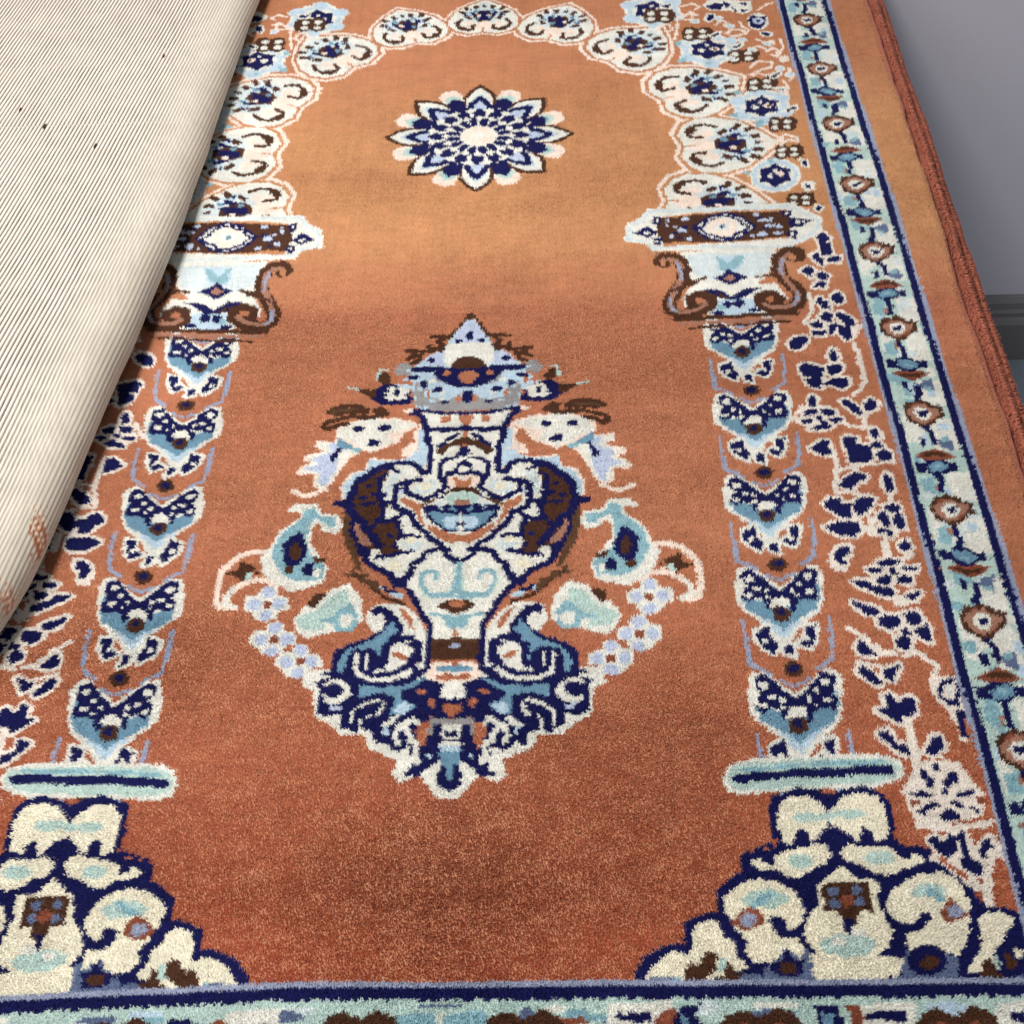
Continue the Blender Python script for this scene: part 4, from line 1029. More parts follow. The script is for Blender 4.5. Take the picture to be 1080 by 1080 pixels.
gN1 0.85 597,802 611,818 615,805 605,792 598,796
lC1 4 544,795 562,788 571,773
lC1 4 615,820 622,798 603,773
lC1 6 551,794 565,782 579,765 590,758
lC1 6 612,800 601,772 595,740
pO1 0 612,793 621,795 624,733 598,740
lO1 3 553,794 562,784 577,769
pP0 0 95,2288 144,2303 157,2315 151,2341 133,2347 80,2323
pP0 0 53,2349 77,2395 78,2412 56,2426 39,2419 18,2364
pP0 0 -19,2363 -35,2412 -46,2426 -72,2419 -79,2402 -55,2348
pP0 0 -81,2322 -126,2346 -144,2347 -158,2324 -150,2307 -95,2286
pP0 0 -95,2249 -144,2234 -157,2222 -151,2197 -133,2190 -80,2214
pP0 0 -53,2188 -77,2143 -78,2125 -56,2111 -39,2119 -18,2173
pP0 0 19,2174 35,2125 46,2112 72,2118 79,2135 55,2189
pP0 0 81,2215 126,2191 144,2190 158,2213 150,2230 95,2251
pT0 0 85,2291 132,2306 140,2327 120,2335 76,2313
pT0 0 45,2344 67,2389 58,2408 38,2401 22,2354
pT0 0 -22,2354 -38,2401 -58,2408 -67,2389 -45,2344
pT0 0 -76,2313 -120,2335 -140,2327 -132,2306 -85,2291
pT0 0 -85,2247 -132,2231 -140,2211 -120,2202 -76,2224
pT0 0 -45,2193 -67,2149 -58,2129 -38,2137 -22,2183
pT0 0 22,2183 38,2137 58,2129 67,2149 45,2193
pT0 0 76,2224 120,2202 140,2211 132,2231 85,2247
pA0 0 84,2295 124,2310 130,2322 117,2327 78,2309
pA0 0 41,2347 58,2385 54,2399 41,2392 26,2353
pA0 0 -26,2353 -41,2392 -54,2399 -58,2385 -41,2347
pA0 0 -78,2309 -117,2327 -130,2322 -124,2310 -84,2295
pA0 0 -84,2242 -124,2227 -130,2215 -117,2210 -78,2228
pA0 0 -41,2191 -58,2152 -54,2138 -41,2145 -26,2185
pA0 0 26,2185 41,2145 54,2138 58,2152 41,2191
pA0 0 78,2228 117,2210 130,2215 124,2227 84,2242
pB0 0 83,2238 133,2237 153,2247 176,2269 153,2290 133,2301 83,2299
pB0 0 80,2306 117,2340 124,2362 124,2393 93,2392 72,2386 37,2348
pB0 0 30,2351 32,2402 22,2422 0,2445 -22,2422 -32,2402 -30,2351
pB0 0 -37,2348 -72,2386 -93,2392 -124,2393 -124,2362 -117,2340 -80,2306
pB0 0 -83,2299 -133,2301 -153,2290 -176,2269 -153,2247 -133,2237 -83,2238
pB0 0 -80,2231 -117,2197 -124,2175 -124,2144 -93,2145 -72,2152 -37,2189
pB0 0 -30,2186 -32,2135 -22,2115 0,2093 22,2115 32,2135 30,2186
pB0 0 37,2189 72,2152 93,2145 124,2144 124,2175 117,2197 80,2231
pW0 0 75,2244 128,2244 145,2252 164,2269 145,2285 128,2293 75,2293
pW0 0 71,2305 108,2341 114,2360 116,2384 91,2383 73,2377 36,2339
pW0 0 24,2344 25,2396 17,2414 0,2432 -17,2414 -25,2396 -24,2344
pW0 0 -36,2339 -73,2377 -91,2383 -116,2384 -114,2360 -108,2341 -71,2305
pW0 0 -75,2293 -128,2293 -145,2285 -164,2269 -145,2252 -128,2244 -75,2244
pW0 0 -71,2233 -108,2196 -114,2178 -116,2153 -91,2154 -73,2161 -36,2198
pW0 0 -24,2193 -25,2141 -17,2123 0,2105 17,2123 25,2141 24,2193
pW0 0 36,2198 73,2161 91,2154 116,2153 114,2178 108,2196 71,2233
pL0 0 86,2250 126,2254 146,2269 126,2283 86,2287
pL0 0 74,2317 99,2347 103,2372 79,2368 48,2342
pL0 0 18,2355 14,2394 0,2415 -14,2394 -18,2355
pL0 0 -48,2342 -79,2368 -103,2372 -99,2347 -74,2317
pL0 0 -86,2287 -126,2283 -146,2269 -126,2254 -86,2250
pL0 0 -74,2221 -99,2190 -103,2165 -79,2169 -48,2195
pL0 0 -18,2183 -14,2143 0,2122 14,2143 18,2183
pL0 0 48,2195 79,2169 103,2165 99,2190 74,2221
lN0 6 91,2250 108,2253 130,2269 108,2284 91,2287
lN0 6 78,2320 87,2334 92,2361 66,2356 51,2346
lN0 6 19,2360 15,2377 0,2399 -15,2377 -19,2360
lN0 6 -51,2346 -66,2356 -92,2361 -87,2334 -78,2320
lN0 6 -91,2287 -108,2284 -130,2269 -108,2253 -91,2250
lN0 6 -78,2217 -87,2203 -92,2176 -66,2181 -51,2191
lN0 6 -19,2177 -15,2161 0,2138 15,2161 19,2177
lN0 6 51,2191 66,2181 92,2176 87,2203 78,2217
pU0 0 87,2258 109,2263 116,2269 109,2274 87,2279
pU0 0 69,2323 81,2342 82,2351 73,2350 54,2338
pU0 0 11,2356 6,2378 0,2385 -6,2378 -11,2356
pU0 0 -54,2338 -73,2350 -82,2351 -81,2342 -69,2323
pU0 0 -87,2279 -109,2274 -116,2269 -109,2263 -87,2258
pU0 0 -69,2214 -81,2196 -82,2186 -73,2187 -54,2199
pU0 0 -11,2181 -6,2160 0,2152 6,2160 11,2181
pU0 0 54,2199 73,2187 82,2186 81,2196 69,2214
pN0 0 79,2287 122,2301 125,2320 110,2332 72,2313
pN0 0 43,2337 63,2378 52,2394 33,2391 19,2351
pN0 0 -18,2347 -33,2391 -52,2394 -63,2378 -45,2340
pN0 0 -69,2311 -110,2332 -125,2320 -122,2301 -82,2288
pN0 0 -79,2250 -122,2236 -125,2217 -110,2205 -72,2224
pN0 0 -43,2200 -63,2159 -52,2143 -33,2146 -19,2186
pN0 0 18,2190 33,2146 52,2143 63,2159 45,2197
pN0 0 69,2226 110,2205 125,2217 122,2236 82,2250
pP0 0 82,2299 94,2308 80,2305
pP0 0 36,2349 39,2363 31,2351
pP0 0 -31,2351 -39,2363 -36,2349
pP0 0 -80,2305 -94,2308 -82,2299
pP0 0 -82,2238 -94,2230 -80,2232
pP0 0 -36,2189 -39,2174 -31,2186
pP0 0 31,2186 39,2174 36,2189
pP0 0 80,2232 94,2230 82,2238
pW0 0 87,2269 93,2287 81,2302 79,2321 62,2330 53,2348 33,2349 19,2362 0,2356 -19,2362 -33,2349 -53,2348 -62,2330 -79,2321 -81,2302 -93,2287 -87,2269 -93,2250 -81,2235 -79,2216 -62,2207 -53,2190 -33,2188 -19,2175 0,2181 19,2175 33,2188 53,2190 62,2207 79,2216 81,2235 93,2250
pN0 0 60,2260 80,2256 95,2269 80,2281 60,2277 69,2269
pN0 0 59,2284 79,2287 88,2305 69,2311 52,2300 63,2295
pN0 0 49,2305 65,2316 67,2336 48,2334 36,2317 49,2317
pN0 0 31,2321 42,2338 36,2356 19,2347 15,2327 26,2332
pN0 0 9,2329 13,2349 0,2364 -13,2349 -9,2329 0,2337
pN0 0 -15,2327 -19,2347 -36,2356 -42,2338 -31,2321 -26,2332
pN0 0 -36,2317 -48,2334 -67,2336 -65,2316 -49,2305 -49,2317
pN0 0 -52,2300 -69,2311 -88,2305 -79,2287 -59,2284 -63,2295
pN0 0 -60,2277 -80,2281 -95,2269 -80,2256 -60,2260 -69,2269
pN0 0 -59,2254 -79,2250 -88,2232 -69,2226 -52,2238 -63,2242
pN0 0 -49,2232 -65,2221 -67,2201 -48,2203 -36,2220 -49,2220
pN0 0 -31,2216 -42,2200 -36,2181 -19,2190 -15,2210 -26,2205
pN0 0 -9,2208 -13,2189 0,2174 13,2189 9,2208 0,2200
pN0 0 15,2210 19,2190 36,2181 42,2200 31,2216 26,2205
pN0 0 36,2220 48,2203 67,2201 65,2221 49,2232 49,2220
pN0 0 52,2238 69,2226 88,2232 79,2250 59,2254 63,2242
pN0 0 34,2270 53,2270 62,2281 49,2287 32,2281
pN0 0 31,2283 48,2290 53,2304 39,2305 25,2292
pN0 0 23,2294 36,2307 35,2321 22,2317 14,2300
pN0 0 12,2301 19,2318 12,2331 2,2321 1,2303
pN0 0 -1,2303 -2,2321 -12,2331 -19,2318 -12,2301
pN0 0 -14,2300 -22,2317 -35,2321 -36,2307 -23,2294
pN0 0 -25,2292 -39,2305 -53,2304 -48,2290 -31,2283
pN0 0 -32,2281 -49,2287 -62,2281 -53,2270 -34,2270
pN0 0 -34,2267 -53,2267 -62,2256 -49,2250 -32,2256
pN0 0 -31,2254 -48,2247 -53,2233 -39,2232 -25,2245
pN0 0 -23,2244 -36,2230 -35,2216 -22,2220 -14,2237
pN0 0 -12,2236 -19,2219 -12,2206 -2,2216 -1,2234
pN0 0 1,2234 2,2216 12,2206 19,2219 12,2236
pN0 0 14,2237 22,2220 35,2216 36,2230 23,2244
pN0 0 25,2245 39,2232 53,2233 48,2247 31,2254
pN0 0 32,2256 49,2250 62,2256 53,2267 34,2267
lW0 1.7 35,2269 55,2269
lW0 1.7 25,2293 39,2307
lW0 1.7 0,2304 0,2323
lW0 1.7 -25,2293 -39,2307
lW0 1.7 -35,2269 -55,2269
lW0 1.7 -25,2244 -39,2230
lW0 1.7 0,2233 0,2214
lW0 1.7 25,2244 39,2230
pP0 0 29,2269 25,2284 15,2296 0,2300 -15,2296 -25,2284 -29,2269 -25,2253 -15,2241 0,2237 15,2241 25,2253
pW0 0 14,2269 12,2276 7,2281 0,2283 -7,2281 -12,2276 -14,2269 -12,2262 -7,2256 0,2254 7,2256 12,2262
pW1 0 3,874 -9,885 -22,894 -28,928 -23,1068 175,1064 187,1059 190,1040 174,1031 170,993 150,981 135,965 105,964 98,944 81,936 63,927 68,907 57,896 35,906 28,898 15,878 8,874
lP1 4.5 243,1201 253,1212 271,1216 291,1205 304,1191 307,1176 292,1167 316,1169 319,1197 318,1229 307,1246 296,1258 278,1264 257,1262
lW1 4 299,1198 309,1176 292,1168
pB1 0 263,1225 274,1235 282,1243 296,1247 298,1232 314,1227 296,1219 287,1210 283,1222 274,1231 268,1223
pT1 0 275,1225 283,1228 288,1217 279,1216
pW1 0 238,1187 243,1203 259,1203 265,1189 280,1186 282,1165 271,1158 263,1147 249,1142 236,1148 233,1161 220,1164 223,1184
pW1 0 222,1127 226,1142 242,1143 248,1129 263,1126 264,1106 254,1099 246,1088 232,1084 220,1090 217,1102 204,1105 207,1124
pW1 0 185,1089 189,1104 205,1105 210,1091 225,1089 227,1069 217,1063 210,1052 195,1048 183,1053 180,1065 167,1068 170,1086
pU1 0 243,1173 241,1168 238,1164 233,1163 229,1165 226,1168 225,1173 227,1178 230,1182 234,1183 239,1181 242,1178
pU1 0 276,1172 275,1167 271,1164 267,1162 263,1164 260,1168 259,1172 260,1177 264,1181 268,1182 272,1181 275,1177
pU1 0 260,1193 259,1188 255,1184 251,1183 247,1184 244,1188 243,1193 244,1198 248,1202 252,1203 256,1201 259,1198
pU1 0 259,1153 257,1148 254,1144 250,1143 245,1145 242,1148 241,1153 243,1158 246,1161 251,1163 255,1161 258,1158
pR1 0 256,1173 255,1169 253,1166 250,1165 247,1166 245,1169 244,1173 245,1177 248,1179 251,1180 254,1179 256,1176
pU1 0 226,1113 225,1109 221,1105 217,1104 213,1105 210,1109 209,1114 210,1118 214,1122 218,1123 222,1122 225,1118
pU1 0 259,1113 258,1108 254,1105 250,1103 246,1105 243,1108 242,1113 243,1118 247,1121 251,1122 255,1121 258,1117
pU1 0 243,1132 242,1127 238,1124 234,1123 230,1124 227,1128 226,1133 227,1137 231,1141 235,1142 239,1141 242,1137
pU1 0 242,1094 241,1089 237,1086 233,1085 229,1086 226,1090 225,1094 226,1099 230,1102 234,1103 238,1102 241,1099
pR1 0 240,1113 239,1109 236,1107 233,1106 230,1107 228,1110 228,1113 229,1117 231,1119 234,1120 237,1119 239,1117
pU1 0 189,1076 188,1072 185,1068 180,1067 176,1068 173,1072 172,1076 174,1081 177,1084 181,1086 185,1084 188,1081
pU1 0 222,1076 220,1071 217,1068 213,1067 209,1068 206,1071 205,1076 206,1080 209,1084 214,1085 218,1084 221,1080
pU1 0 206,1095 204,1090 201,1087 197,1086 193,1087 190,1090 189,1095 190,1100 193,1103 198,1104 202,1103 205,1099
pU1 0 205,1057 204,1053 201,1050 196,1049 192,1050 189,1053 188,1058 190,1062 193,1066 197,1067 201,1065 204,1062
pR1 0 203,1076 202,1072 199,1070 196,1069 193,1070 191,1073 191,1076 191,1080 194,1082 197,1083 200,1082 202,1079
pW1 0 145,1208 171,1196 185,1169 199,1171 214,1143 205,1125 192,1114 163,1124 144,1128 133,1129 122,1143 126,1180
pT1 0 147,1199 167,1186 181,1162 206,1153 209,1141 194,1127 169,1130 175,1144 155,1156 143,1170
lA1 4 141,1170 151,1158 166,1144 175,1144
lA1 5 133,1152 139,1161 151,1158 158,1144 153,1131 138,1130 133,1138
pW1 0 154,1143 152,1137 149,1133 144,1132 139,1133 135,1138 134,1144 135,1149 139,1153 144,1155 149,1153 153,1149
pB1 0 173,1191 194,1188 196,1169 188,1166 179,1179
pW1 0 163,1309 170,1331 195,1333 202,1353 233,1352 244,1339 239,1334 227,1338 223,1326 248,1302 261,1269 270,1251 263,1226 244,1207 225,1193 202,1199 182,1206 175,1233 191,1258 206,1283 204,1308 198,1316 190,1301 171,1296
pA1 0 172,1325 195,1328 207,1345 219,1339 221,1324 235,1310 250,1289 255,1256 238,1224 221,1213 182,1214 181,1238 204,1262 211,1282 210,1308 204,1324 189,1316 185,1309 173,1309
pN1 0 208,1272 219,1300 232,1292 242,1277 239,1252 231,1234 216,1242 207,1257
pB1 0 231,1264 230,1256 227,1250 223,1248 220,1250 217,1256 217,1265 218,1273 221,1279 225,1281 228,1279 230,1273
pN1 0 211,1231 209,1225 206,1221 202,1220 199,1221 196,1226 195,1232 196,1237 199,1242 203,1243 207,1242 210,1237
pW1 0 196,1225 194,1219 190,1216 186,1219 185,1226 187,1233 191,1235 195,1232
pB1 0 236,1232 235,1228 232,1226 229,1225 225,1226 222,1229 222,1232 223,1236 226,1238 229,1239 233,1238 236,1235
pB1 0 182,1252 202,1256 194,1243 183,1243
pP1 0 147,1474 164,1487 184,1495 189,1476 216,1480 219,1465 202,1458 232,1448 231,1436 217,1435 240,1416 235,1408 213,1410 213,1388 199,1378 184,1394 174,1422 161,1447 151,1450
pW1 0 151,1474 164,1484 184,1491 188,1473 214,1475 216,1468 199,1459 229,1443 217,1437 236,1414 210,1410 209,1388 199,1382 186,1397 176,1425 163,1451 151,1454
pU1 0 179,1468 192,1476 199,1469 191,1456 219,1441 208,1431 228,1420 206,1413 202,1386 191,1393 182,1422
lP1 4 195,1380 214,1369 228,1370 239,1377
pM1 0 160,1468 172,1488 185,1489 186,1466 171,1459 163,1462
pA1 0 147,1463 163,1465 165,1457 151,1450
pN1 0 176,1461 183,1468 186,1455 193,1447 192,1436 186,1431 183,1445
pP1 0 66,1508 78,1517 106,1525 115,1523 147,1525 170,1517 189,1505 190,1487 174,1477 156,1463 133,1451 117,1461 96,1473 87,1493
pW1 0 73,1510 106,1522 115,1520 147,1523 170,1515 185,1503 186,1487 170,1481 153,1466 133,1456 119,1466 105,1473 115,1489 87,1500
pN1 0 128,1504 126,1501 123,1498 118,1497 114,1498 110,1501 109,1505 110,1509 114,1511 118,1512 123,1511 126,1508
pN1 0 166,1503 164,1500 161,1497 157,1497 152,1498 149,1500 148,1503 149,1507 152,1509 157,1510 161,1509 164,1506
pN1 0 121,1474 130,1480 142,1483 140,1468 126,1467
pP1 0 66,1507 76,1497 73,1474 87,1463 92,1446 62,1438 56,1416 51,1416 55,1481
pL1 0 57,1490 65,1504 70,1487 69,1464 66,1441 56,1423 52,1442
pP1 0 53,1455 72,1457 83,1441 111,1438 134,1442 142,1418 161,1412 173,1385 170,1362 155,1360 142,1413 111,1431
pL1 0 53,1455 70,1454 83,1440 111,1434 135,1438 139,1415 156,1411 169,1388 168,1364 158,1367 146,1405 111,1429 72,1434 58,1420 54,1432
pW1 0 -8,1456 48,1455 49,1413 59,1410 72,1429 97,1430 127,1416 150,1391 157,1367 153,1332 147,1298 135,1260 117,1237 94,1222 84,1207 61,1204 1,1205
pD1 0 156,1346 165,1336 163,1304 158,1277 148,1255 139,1236 130,1228 136,1254 147,1286 152,1313
pB1 0 107,1421 128,1418 134,1404 150,1394 154,1369 162,1352 151,1336 148,1323 141,1309 132,1287 127,1269 113,1269 103,1254 90,1252 74,1262 87,1272 83,1299 87,1310 100,1319 112,1324 110,1328 103,1345 109,1356 117,1365 116,1375 113,1392 107,1406
lN1 6.12 109,1427 127,1417 134,1406 145,1399 153,1386 156,1367 162,1354 155,1339 149,1327 137,1318 127,1300 118,1287 110,1274
lN1 4.76 118,1394 117,1380 118,1370 114,1356 109,1347 110,1328 116,1319
lN1 3.536 92,1413 102,1419 109,1421
lN1 3.536 109,1407 119,1401
lN1 3.536 107,1369 119,1370
lN1 3.536 97,1354 114,1350
lN1 3.536 87,1320 84,1301 80,1290 70,1292 58,1290
lN1 3.536 65,1264 80,1261 90,1255 103,1254
lN1 3.536 103,1256 110,1255 113,1252
lN1 3.536 104,1319 117,1319
pN1 0 67,1265 87,1266 94,1253 80,1256
pN1 0 80,1311 93,1319 87,1299 89,1279 94,1270 84,1268 86,1279
pN1 0 147,1362 144,1359 140,1358 135,1360 133,1363 135,1366 140,1367 145,1365
pN1 0 143,1351 139,1348 131,1347 123,1348 119,1351 123,1354 131,1355 139,1354
pN1 0 129,1370 128,1366 124,1365 121,1367 119,1370 121,1373 124,1375 128,1373
pN1 0 137,1386 135,1384 131,1383 128,1384 126,1387 128,1389 131,1390 135,1389
pN1 0 102,1292 100,1289 97,1288 93,1289 92,1292 93,1295 97,1297 100,1295
pN1 0 127,1309 126,1306 122,1304 119,1306 117,1310 119,1314 122,1315 126,1314
lN1 5.44 153,1349 175,1353
lN1 4.896 148,1323 149,1300 140,1282 135,1265 126,1247 117,1238 102,1230 92,1222 86,1209
pK1 0 144,1319 148,1309 141,1287 133,1270 120,1277 135,1298
lN1 4.08 137,1309 125,1295 117,1280
pN1 0 122,1269 135,1278 137,1265 126,1245 123,1252
pW1 0 108,1265 117,1269 123,1265 122,1252 113,1254
lD1 3 143,1230 133,1215 110,1209
lD1 2.5 151,1223 139,1221 123,1221
pH1 0 40,1398 55,1391 71,1383 66,1371 49,1372 36,1382
pH1 0 86,1414 102,1406 109,1380 104,1361 99,1380 93,1397
pH1 0 49,1280 73,1288 80,1275 64,1266 54,1266
pY1 0 61,1383 59,1380 56,1377 52,1376 48,1378 45,1380 43,1384 44,1387 48,1390 52,1391 56,1390 59,1387
pY1 0 97,1237 96,1233 92,1230 87,1229 82,1230 79,1233 77,1237 78,1242 82,1245 87,1246 92,1245 96,1241
pY1 0 75,1284 74,1280 71,1278 67,1277 63,1278 60,1281 58,1284 60,1287 63,1290 67,1291 71,1290 74,1287
lN1 4.896 48,1457 49,1412 59,1410 65,1423 74,1430 97,1430 111,1423
lN1 4.624 60,1397 71,1395 83,1392 93,1387 95,1373 93,1345 83,1340 71,1334 65,1318 57,1305 47,1298 42,1287 27,1278 22,1269 14,1266
lN1 4.352 80,1391 81,1376 69,1368 54,1359 42,1366 33,1375 28,1379 23,1384 28,1395 34,1406 34,1430 23,1439 10,1443
lN1 4.08 80,1334 88,1326 100,1319
lN1 4.08 93,1352 107,1353
lN1 4.624 32,1267 46,1261 52,1247 62,1240 66,1225 76,1212 81,1203
lN1 4.08 25,1269 17,1256 1,1243 -5,1248
pO1 0 54,1348 83,1366 86,1357 75,1345 65,1336 60,1325 53,1311 48,1302 58,1339
pO1 0 -10,1294 5,1294 18,1298 48,1315 43,1302 27,1285 12,1277 3,1281 -10,1283
pU1 0 84,1380 89,1380 89,1364 85,1366
pN1 0 1,1352 22,1349 47,1348 55,1344 48,1325 35,1309 18,1298 3,1300
pM1 0 2,1335 19,1332 25,1337 44,1341 46,1336 38,1321 26,1307 18,1303 3,1303
pL1 0 2,1326 19,1327 26,1321 18,1305 3,1304
pN1 0 -2,1353 17,1351 34,1349 47,1348 55,1344 48,1336 36,1337 27,1332 17,1335 9,1329 2,1331
pL1 0 26,1343 34,1345 32,1341 26,1339
pM1 0 7,1342 15,1346 17,1340 8,1335
pN1 0 8,1313 8,1311 7,1310 5,1309 2,1310 1,1311 0,1313 1,1315 2,1316 4,1316 6,1316 8,1314
pT1 0 -10,1372 2,1378 16,1373 24,1359 22,1352 13,1349 -6,1350
pH1 0 25,1355 39,1355 37,1349 27,1344
pK1 0 -6,1357 3,1359 13,1356 11,1348 -4,1348
lB1 3.264 -10,1377 2,1381 12,1379 20,1374 26,1369
lD1 2.6 39,1358 54,1350
pN1 0 38,1369 37,1364 35,1361 31,1360 27,1362 24,1365 23,1369 24,1373 27,1376 30,1377 34,1376 37,1373
pW1 0 35,1368 35,1366 33,1364 31,1364 29,1364 28,1366 27,1368 28,1370 29,1372 31,1372 33,1372 34,1370
pP1 0 -11,1407 0,1399 12,1406 26,1404 20,1384 4,1382 -10,1385
pO1 0 -6,1398 2,1392 12,1405 14,1397 9,1382 -3,1385
pN1 0 -13,1449 -8,1458 10,1457 16,1443 7,1440 -2,1442 -9,1438
pN1 0 13,1419 12,1411 8,1406 3,1404 -3,1406 -7,1412 -9,1419 -8,1427 -4,1432 2,1434 7,1432 11,1426
pW1 0 7,1417 6,1414 5,1412 2,1411 0,1412 -2,1414 -3,1418 -2,1421 -1,1424 2,1424 4,1424 6,1421
pW1 0 30,1423 29,1419 27,1416 23,1415 19,1416 16,1419 15,1423 15,1428 18,1431 22,1432 26,1431 29,1427
lN1 4.08 10,1411 22,1409 29,1396
pW1 0 3,1529 36,1531 66,1536 57,1497 51,1464 49,1442 6,1443
pO1 0 -11,1524 8,1524 8,1510 -8,1511
pO1 0 23,1527 35,1526 37,1513 22,1515
lN1 3.536 -2,1530 12,1531 38,1533 66,1539 87,1539
lN1 4.896 82,1536 65,1525 58,1504 55,1477 49,1465 49,1417
lN1 5.168 -1,1501 27,1497 55,1500
lN1 3.808 11,1488 24,1477 36,1463
lB1 5.44 -9,1468 3,1478 19,1467 36,1454
pB1 0 21,1469 36,1454 34,1442 24,1455
pN1 0 -7,1443 3,1464 14,1440 6,1448
pW1 0 27,1488 41,1491 49,1481 42,1468
pP1 0 78,1544 87,1543 96,1538 82,1533
pL1 0 0,1743 5,1746 26,1707 41,1677 60,1665 75,1646 85,1635 94,1646 106,1636 103,1620 87,1620 84,1596 79,1561 76,1544 7,1537 -2,1537
pQ1 0 -3,1558 9,1570 30,1559 54,1567 75,1575 80,1552 50,1537 -2,1536
pQ1 0 87,1644 104,1647 114,1630 106,1616 87,1620
pQ1 0 61,1586 77,1603 82,1575 66,1568
pQ1 0 38,1633 53,1621 44,1600 32,1597
pL1 0 24,1580 22,1577 18,1576 14,1577 12,1580 14,1583 18,1584 22,1583
pL1 0 58,1558 56,1556 52,1555 47,1556 46,1558 47,1561 52,1562 56,1560
pW1 0 41,1576 40,1572 37,1571 34,1573 33,1576 34,1580 37,1581 40,1579
pL1 0 74,1589 73,1584 70,1582 68,1584 66,1589 67,1594 70,1596 73,1594
pL1 0 99,1609 98,1606 94,1604 90,1606 89,1610 90,1613 94,1614 98,1613
pL1 0 95,1631 93,1628 90,1628 87,1629 86,1631 87,1634 90,1635 93,1634
pW1 0 60,1603 58,1600 53,1599 49,1600 47,1604 49,1607 53,1609 58,1607
pQ1 0 33,1545 31,1543 26,1542 21,1543 19,1545 21,1548 26,1548 31,1547
pL1 0 67,1544 66,1542 61,1541 57,1542 55,1544 57,1546 61,1547 65,1546
pW1 0 -7,1686 3,1691 15,1691 32,1688 40,1669 37,1646 28,1633 -5,1638
pU1 0 0,1741 6,1743 17,1723 25,1699 18,1691 -7,1691
pU1 0 39,1667 57,1667 75,1646 53,1643 41,1636
pN1 0 6,1707 5,1701 4,1698 1,1696 -1,1698 -3,1702 -4,1707 -4,1712 -2,1716 1,1718 3,1716 5,1712
pN1 0 24,1694 23,1692 21,1690 19,1690 17,1690 15,1692 14,1694 15,1697 16,1698 19,1699 21,1698 23,1696
pN1 0 -11,1695 -11,1693 -12,1692 -14,1692 -16,1692 -17,1694 -18,1695 -17,1697 -16,1699 -14,1699 -13,1699 -11,1697
pB1 0 -5,1750 1,1764 7,1758 11,1744 18,1738 19,1728 28,1717 33,1709 32,1699 26,1702 22,1717 14,1727 10,1740 4,1749 0,1744
pB1 0 28,1709 42,1711 52,1712 66,1707 62,1702 52,1704 47,1702 58,1689 66,1693 66,1667 57,1669 52,1674 42,1667 35,1684 43,1695 35,1700
pO1 0 58,1687 58,1684 56,1682 53,1682 51,1683 49,1684 49,1687 49,1689 51,1691 53,1692 56,1691 58,1689
pB1 0 68,1674 82,1676 96,1676 90,1666 84,1668
pB1 0 76,1664 87,1666 96,1656 87,1654
pB1 0 76,1652 88,1648 82,1644
pB1 0 70,1674 77,1661 73,1648
lB1 4.08 69,1673 84,1675 96,1676
lB1 4.08 76,1663 87,1664 95,1655
lB1 4.08 73,1665 77,1652 87,1646
pB1 0 -19,1635 -15,1647 -9,1654 4,1659 16,1655 26,1640 28,1629 5,1628
pN1 0 -24,1624 -5,1629 26,1633 41,1636 60,1638 87,1637 88,1628 77,1624 53,1624 43,1606 27,1594 11,1586 -3,1588 -18,1602
pO1 0 -10,1613 3,1626 17,1615 7,1596 -6,1601
pO1 0 38,1620 37,1617 35,1615 33,1614 30,1615 28,1617 27,1621 28,1624 30,1626 33,1627 35,1626 37,1623
pN1 0 -4,1581 9,1581 8,1558 -3,1552
pO1 0 17,1563 16,1559 15,1556 13,1554 11,1556 9,1559 8,1563 9,1567 10,1570 12,1571 15,1570 16,1567
pN1 0 92,1613 91,1611 89,1609 87,1609 84,1610 82,1611 81,1613 82,1616 84,1617 87,1618 89,1617 91,1615
pN1 0 60,1632 59,1630 57,1628 53,1627 49,1628 47,1630 46,1633 47,1635 49,1637 53,1637 57,1637 59,1635
pN1 0 87,1613 85,1610 80,1608 75,1610 72,1614 74,1617 80,1619 85,1617
pN1 0 72,1596 70,1590 65,1588 61,1590 59,1596 61,1602 65,1605 70,1602
pN1 0 54,1583 51,1578 45,1576 38,1579 36,1584 38,1589 45,1590 51,1588
pN1 0 40,1555 38,1552 33,1551 29,1552 27,1555 29,1559 33,1560 38,1558
pN1 0 65,1652 63,1648 58,1646 53,1648 51,1652 53,1656 58,1658 63,1656
pW1 0 41,1562 39,1558 36,1558 34,1562 35,1566 39,1566
pO1 0 62,1575 60,1568 57,1568 55,1575 56,1583 60,1583
pN1 0 108,1598 125,1602 137,1591 147,1573 132,1556 110,1551 81,1556 80,1568 87,1574 82,1580 94,1581
pW1 0 84,1584 96,1591 115,1593 125,1584 119,1573 127,1573 115,1562 101,1562 89,1568 94,1575
pN1 0 112,1580 111,1576 110,1573 107,1572 104,1573 102,1576 102,1580 102,1584 104,1587 107,1587 110,1586 111,1583
lN1 2.992 120,1584 134,1587
pN1 0 113,1562 112,1559 110,1558 108,1558 106,1558 104,1560 103,1562 104,1564 106,1565 108,1566 110,1565 112,1564
pL1 0 82,1589 89,1599 111,1598 101,1592 87,1584
pB1 0 115,1612 126,1627 134,1628 135,1608 127,1601 119,1601
pB1 0 137,1589 165,1590 161,1583 143,1569 138,1571
lT1 2.5 125,1632 135,1633 138,1612
lT1 2.4 166,1590 181,1593
pB1 0 117,1542 129,1550 141,1546 137,1533 127,1524 111,1531
lB1 4.352 148,1538 158,1551 176,1553 192,1550 205,1540 190,1536 171,1541 157,1538
lB1 4.352 134,1527 152,1526 168,1530 189,1524 205,1519 210,1509 202,1503 189,1512 174,1516
lB1 4.08 148,1543 152,1535 148,1542
lD1 2.5 162,1545 185,1544 199,1540
pW1 0 -2,1240 62,1239 74,1207 51,1176 37,1144 35,1107 32,1072 4,1064
pT1 0 1,1240 50,1234 53,1205 42,1183 3,1182
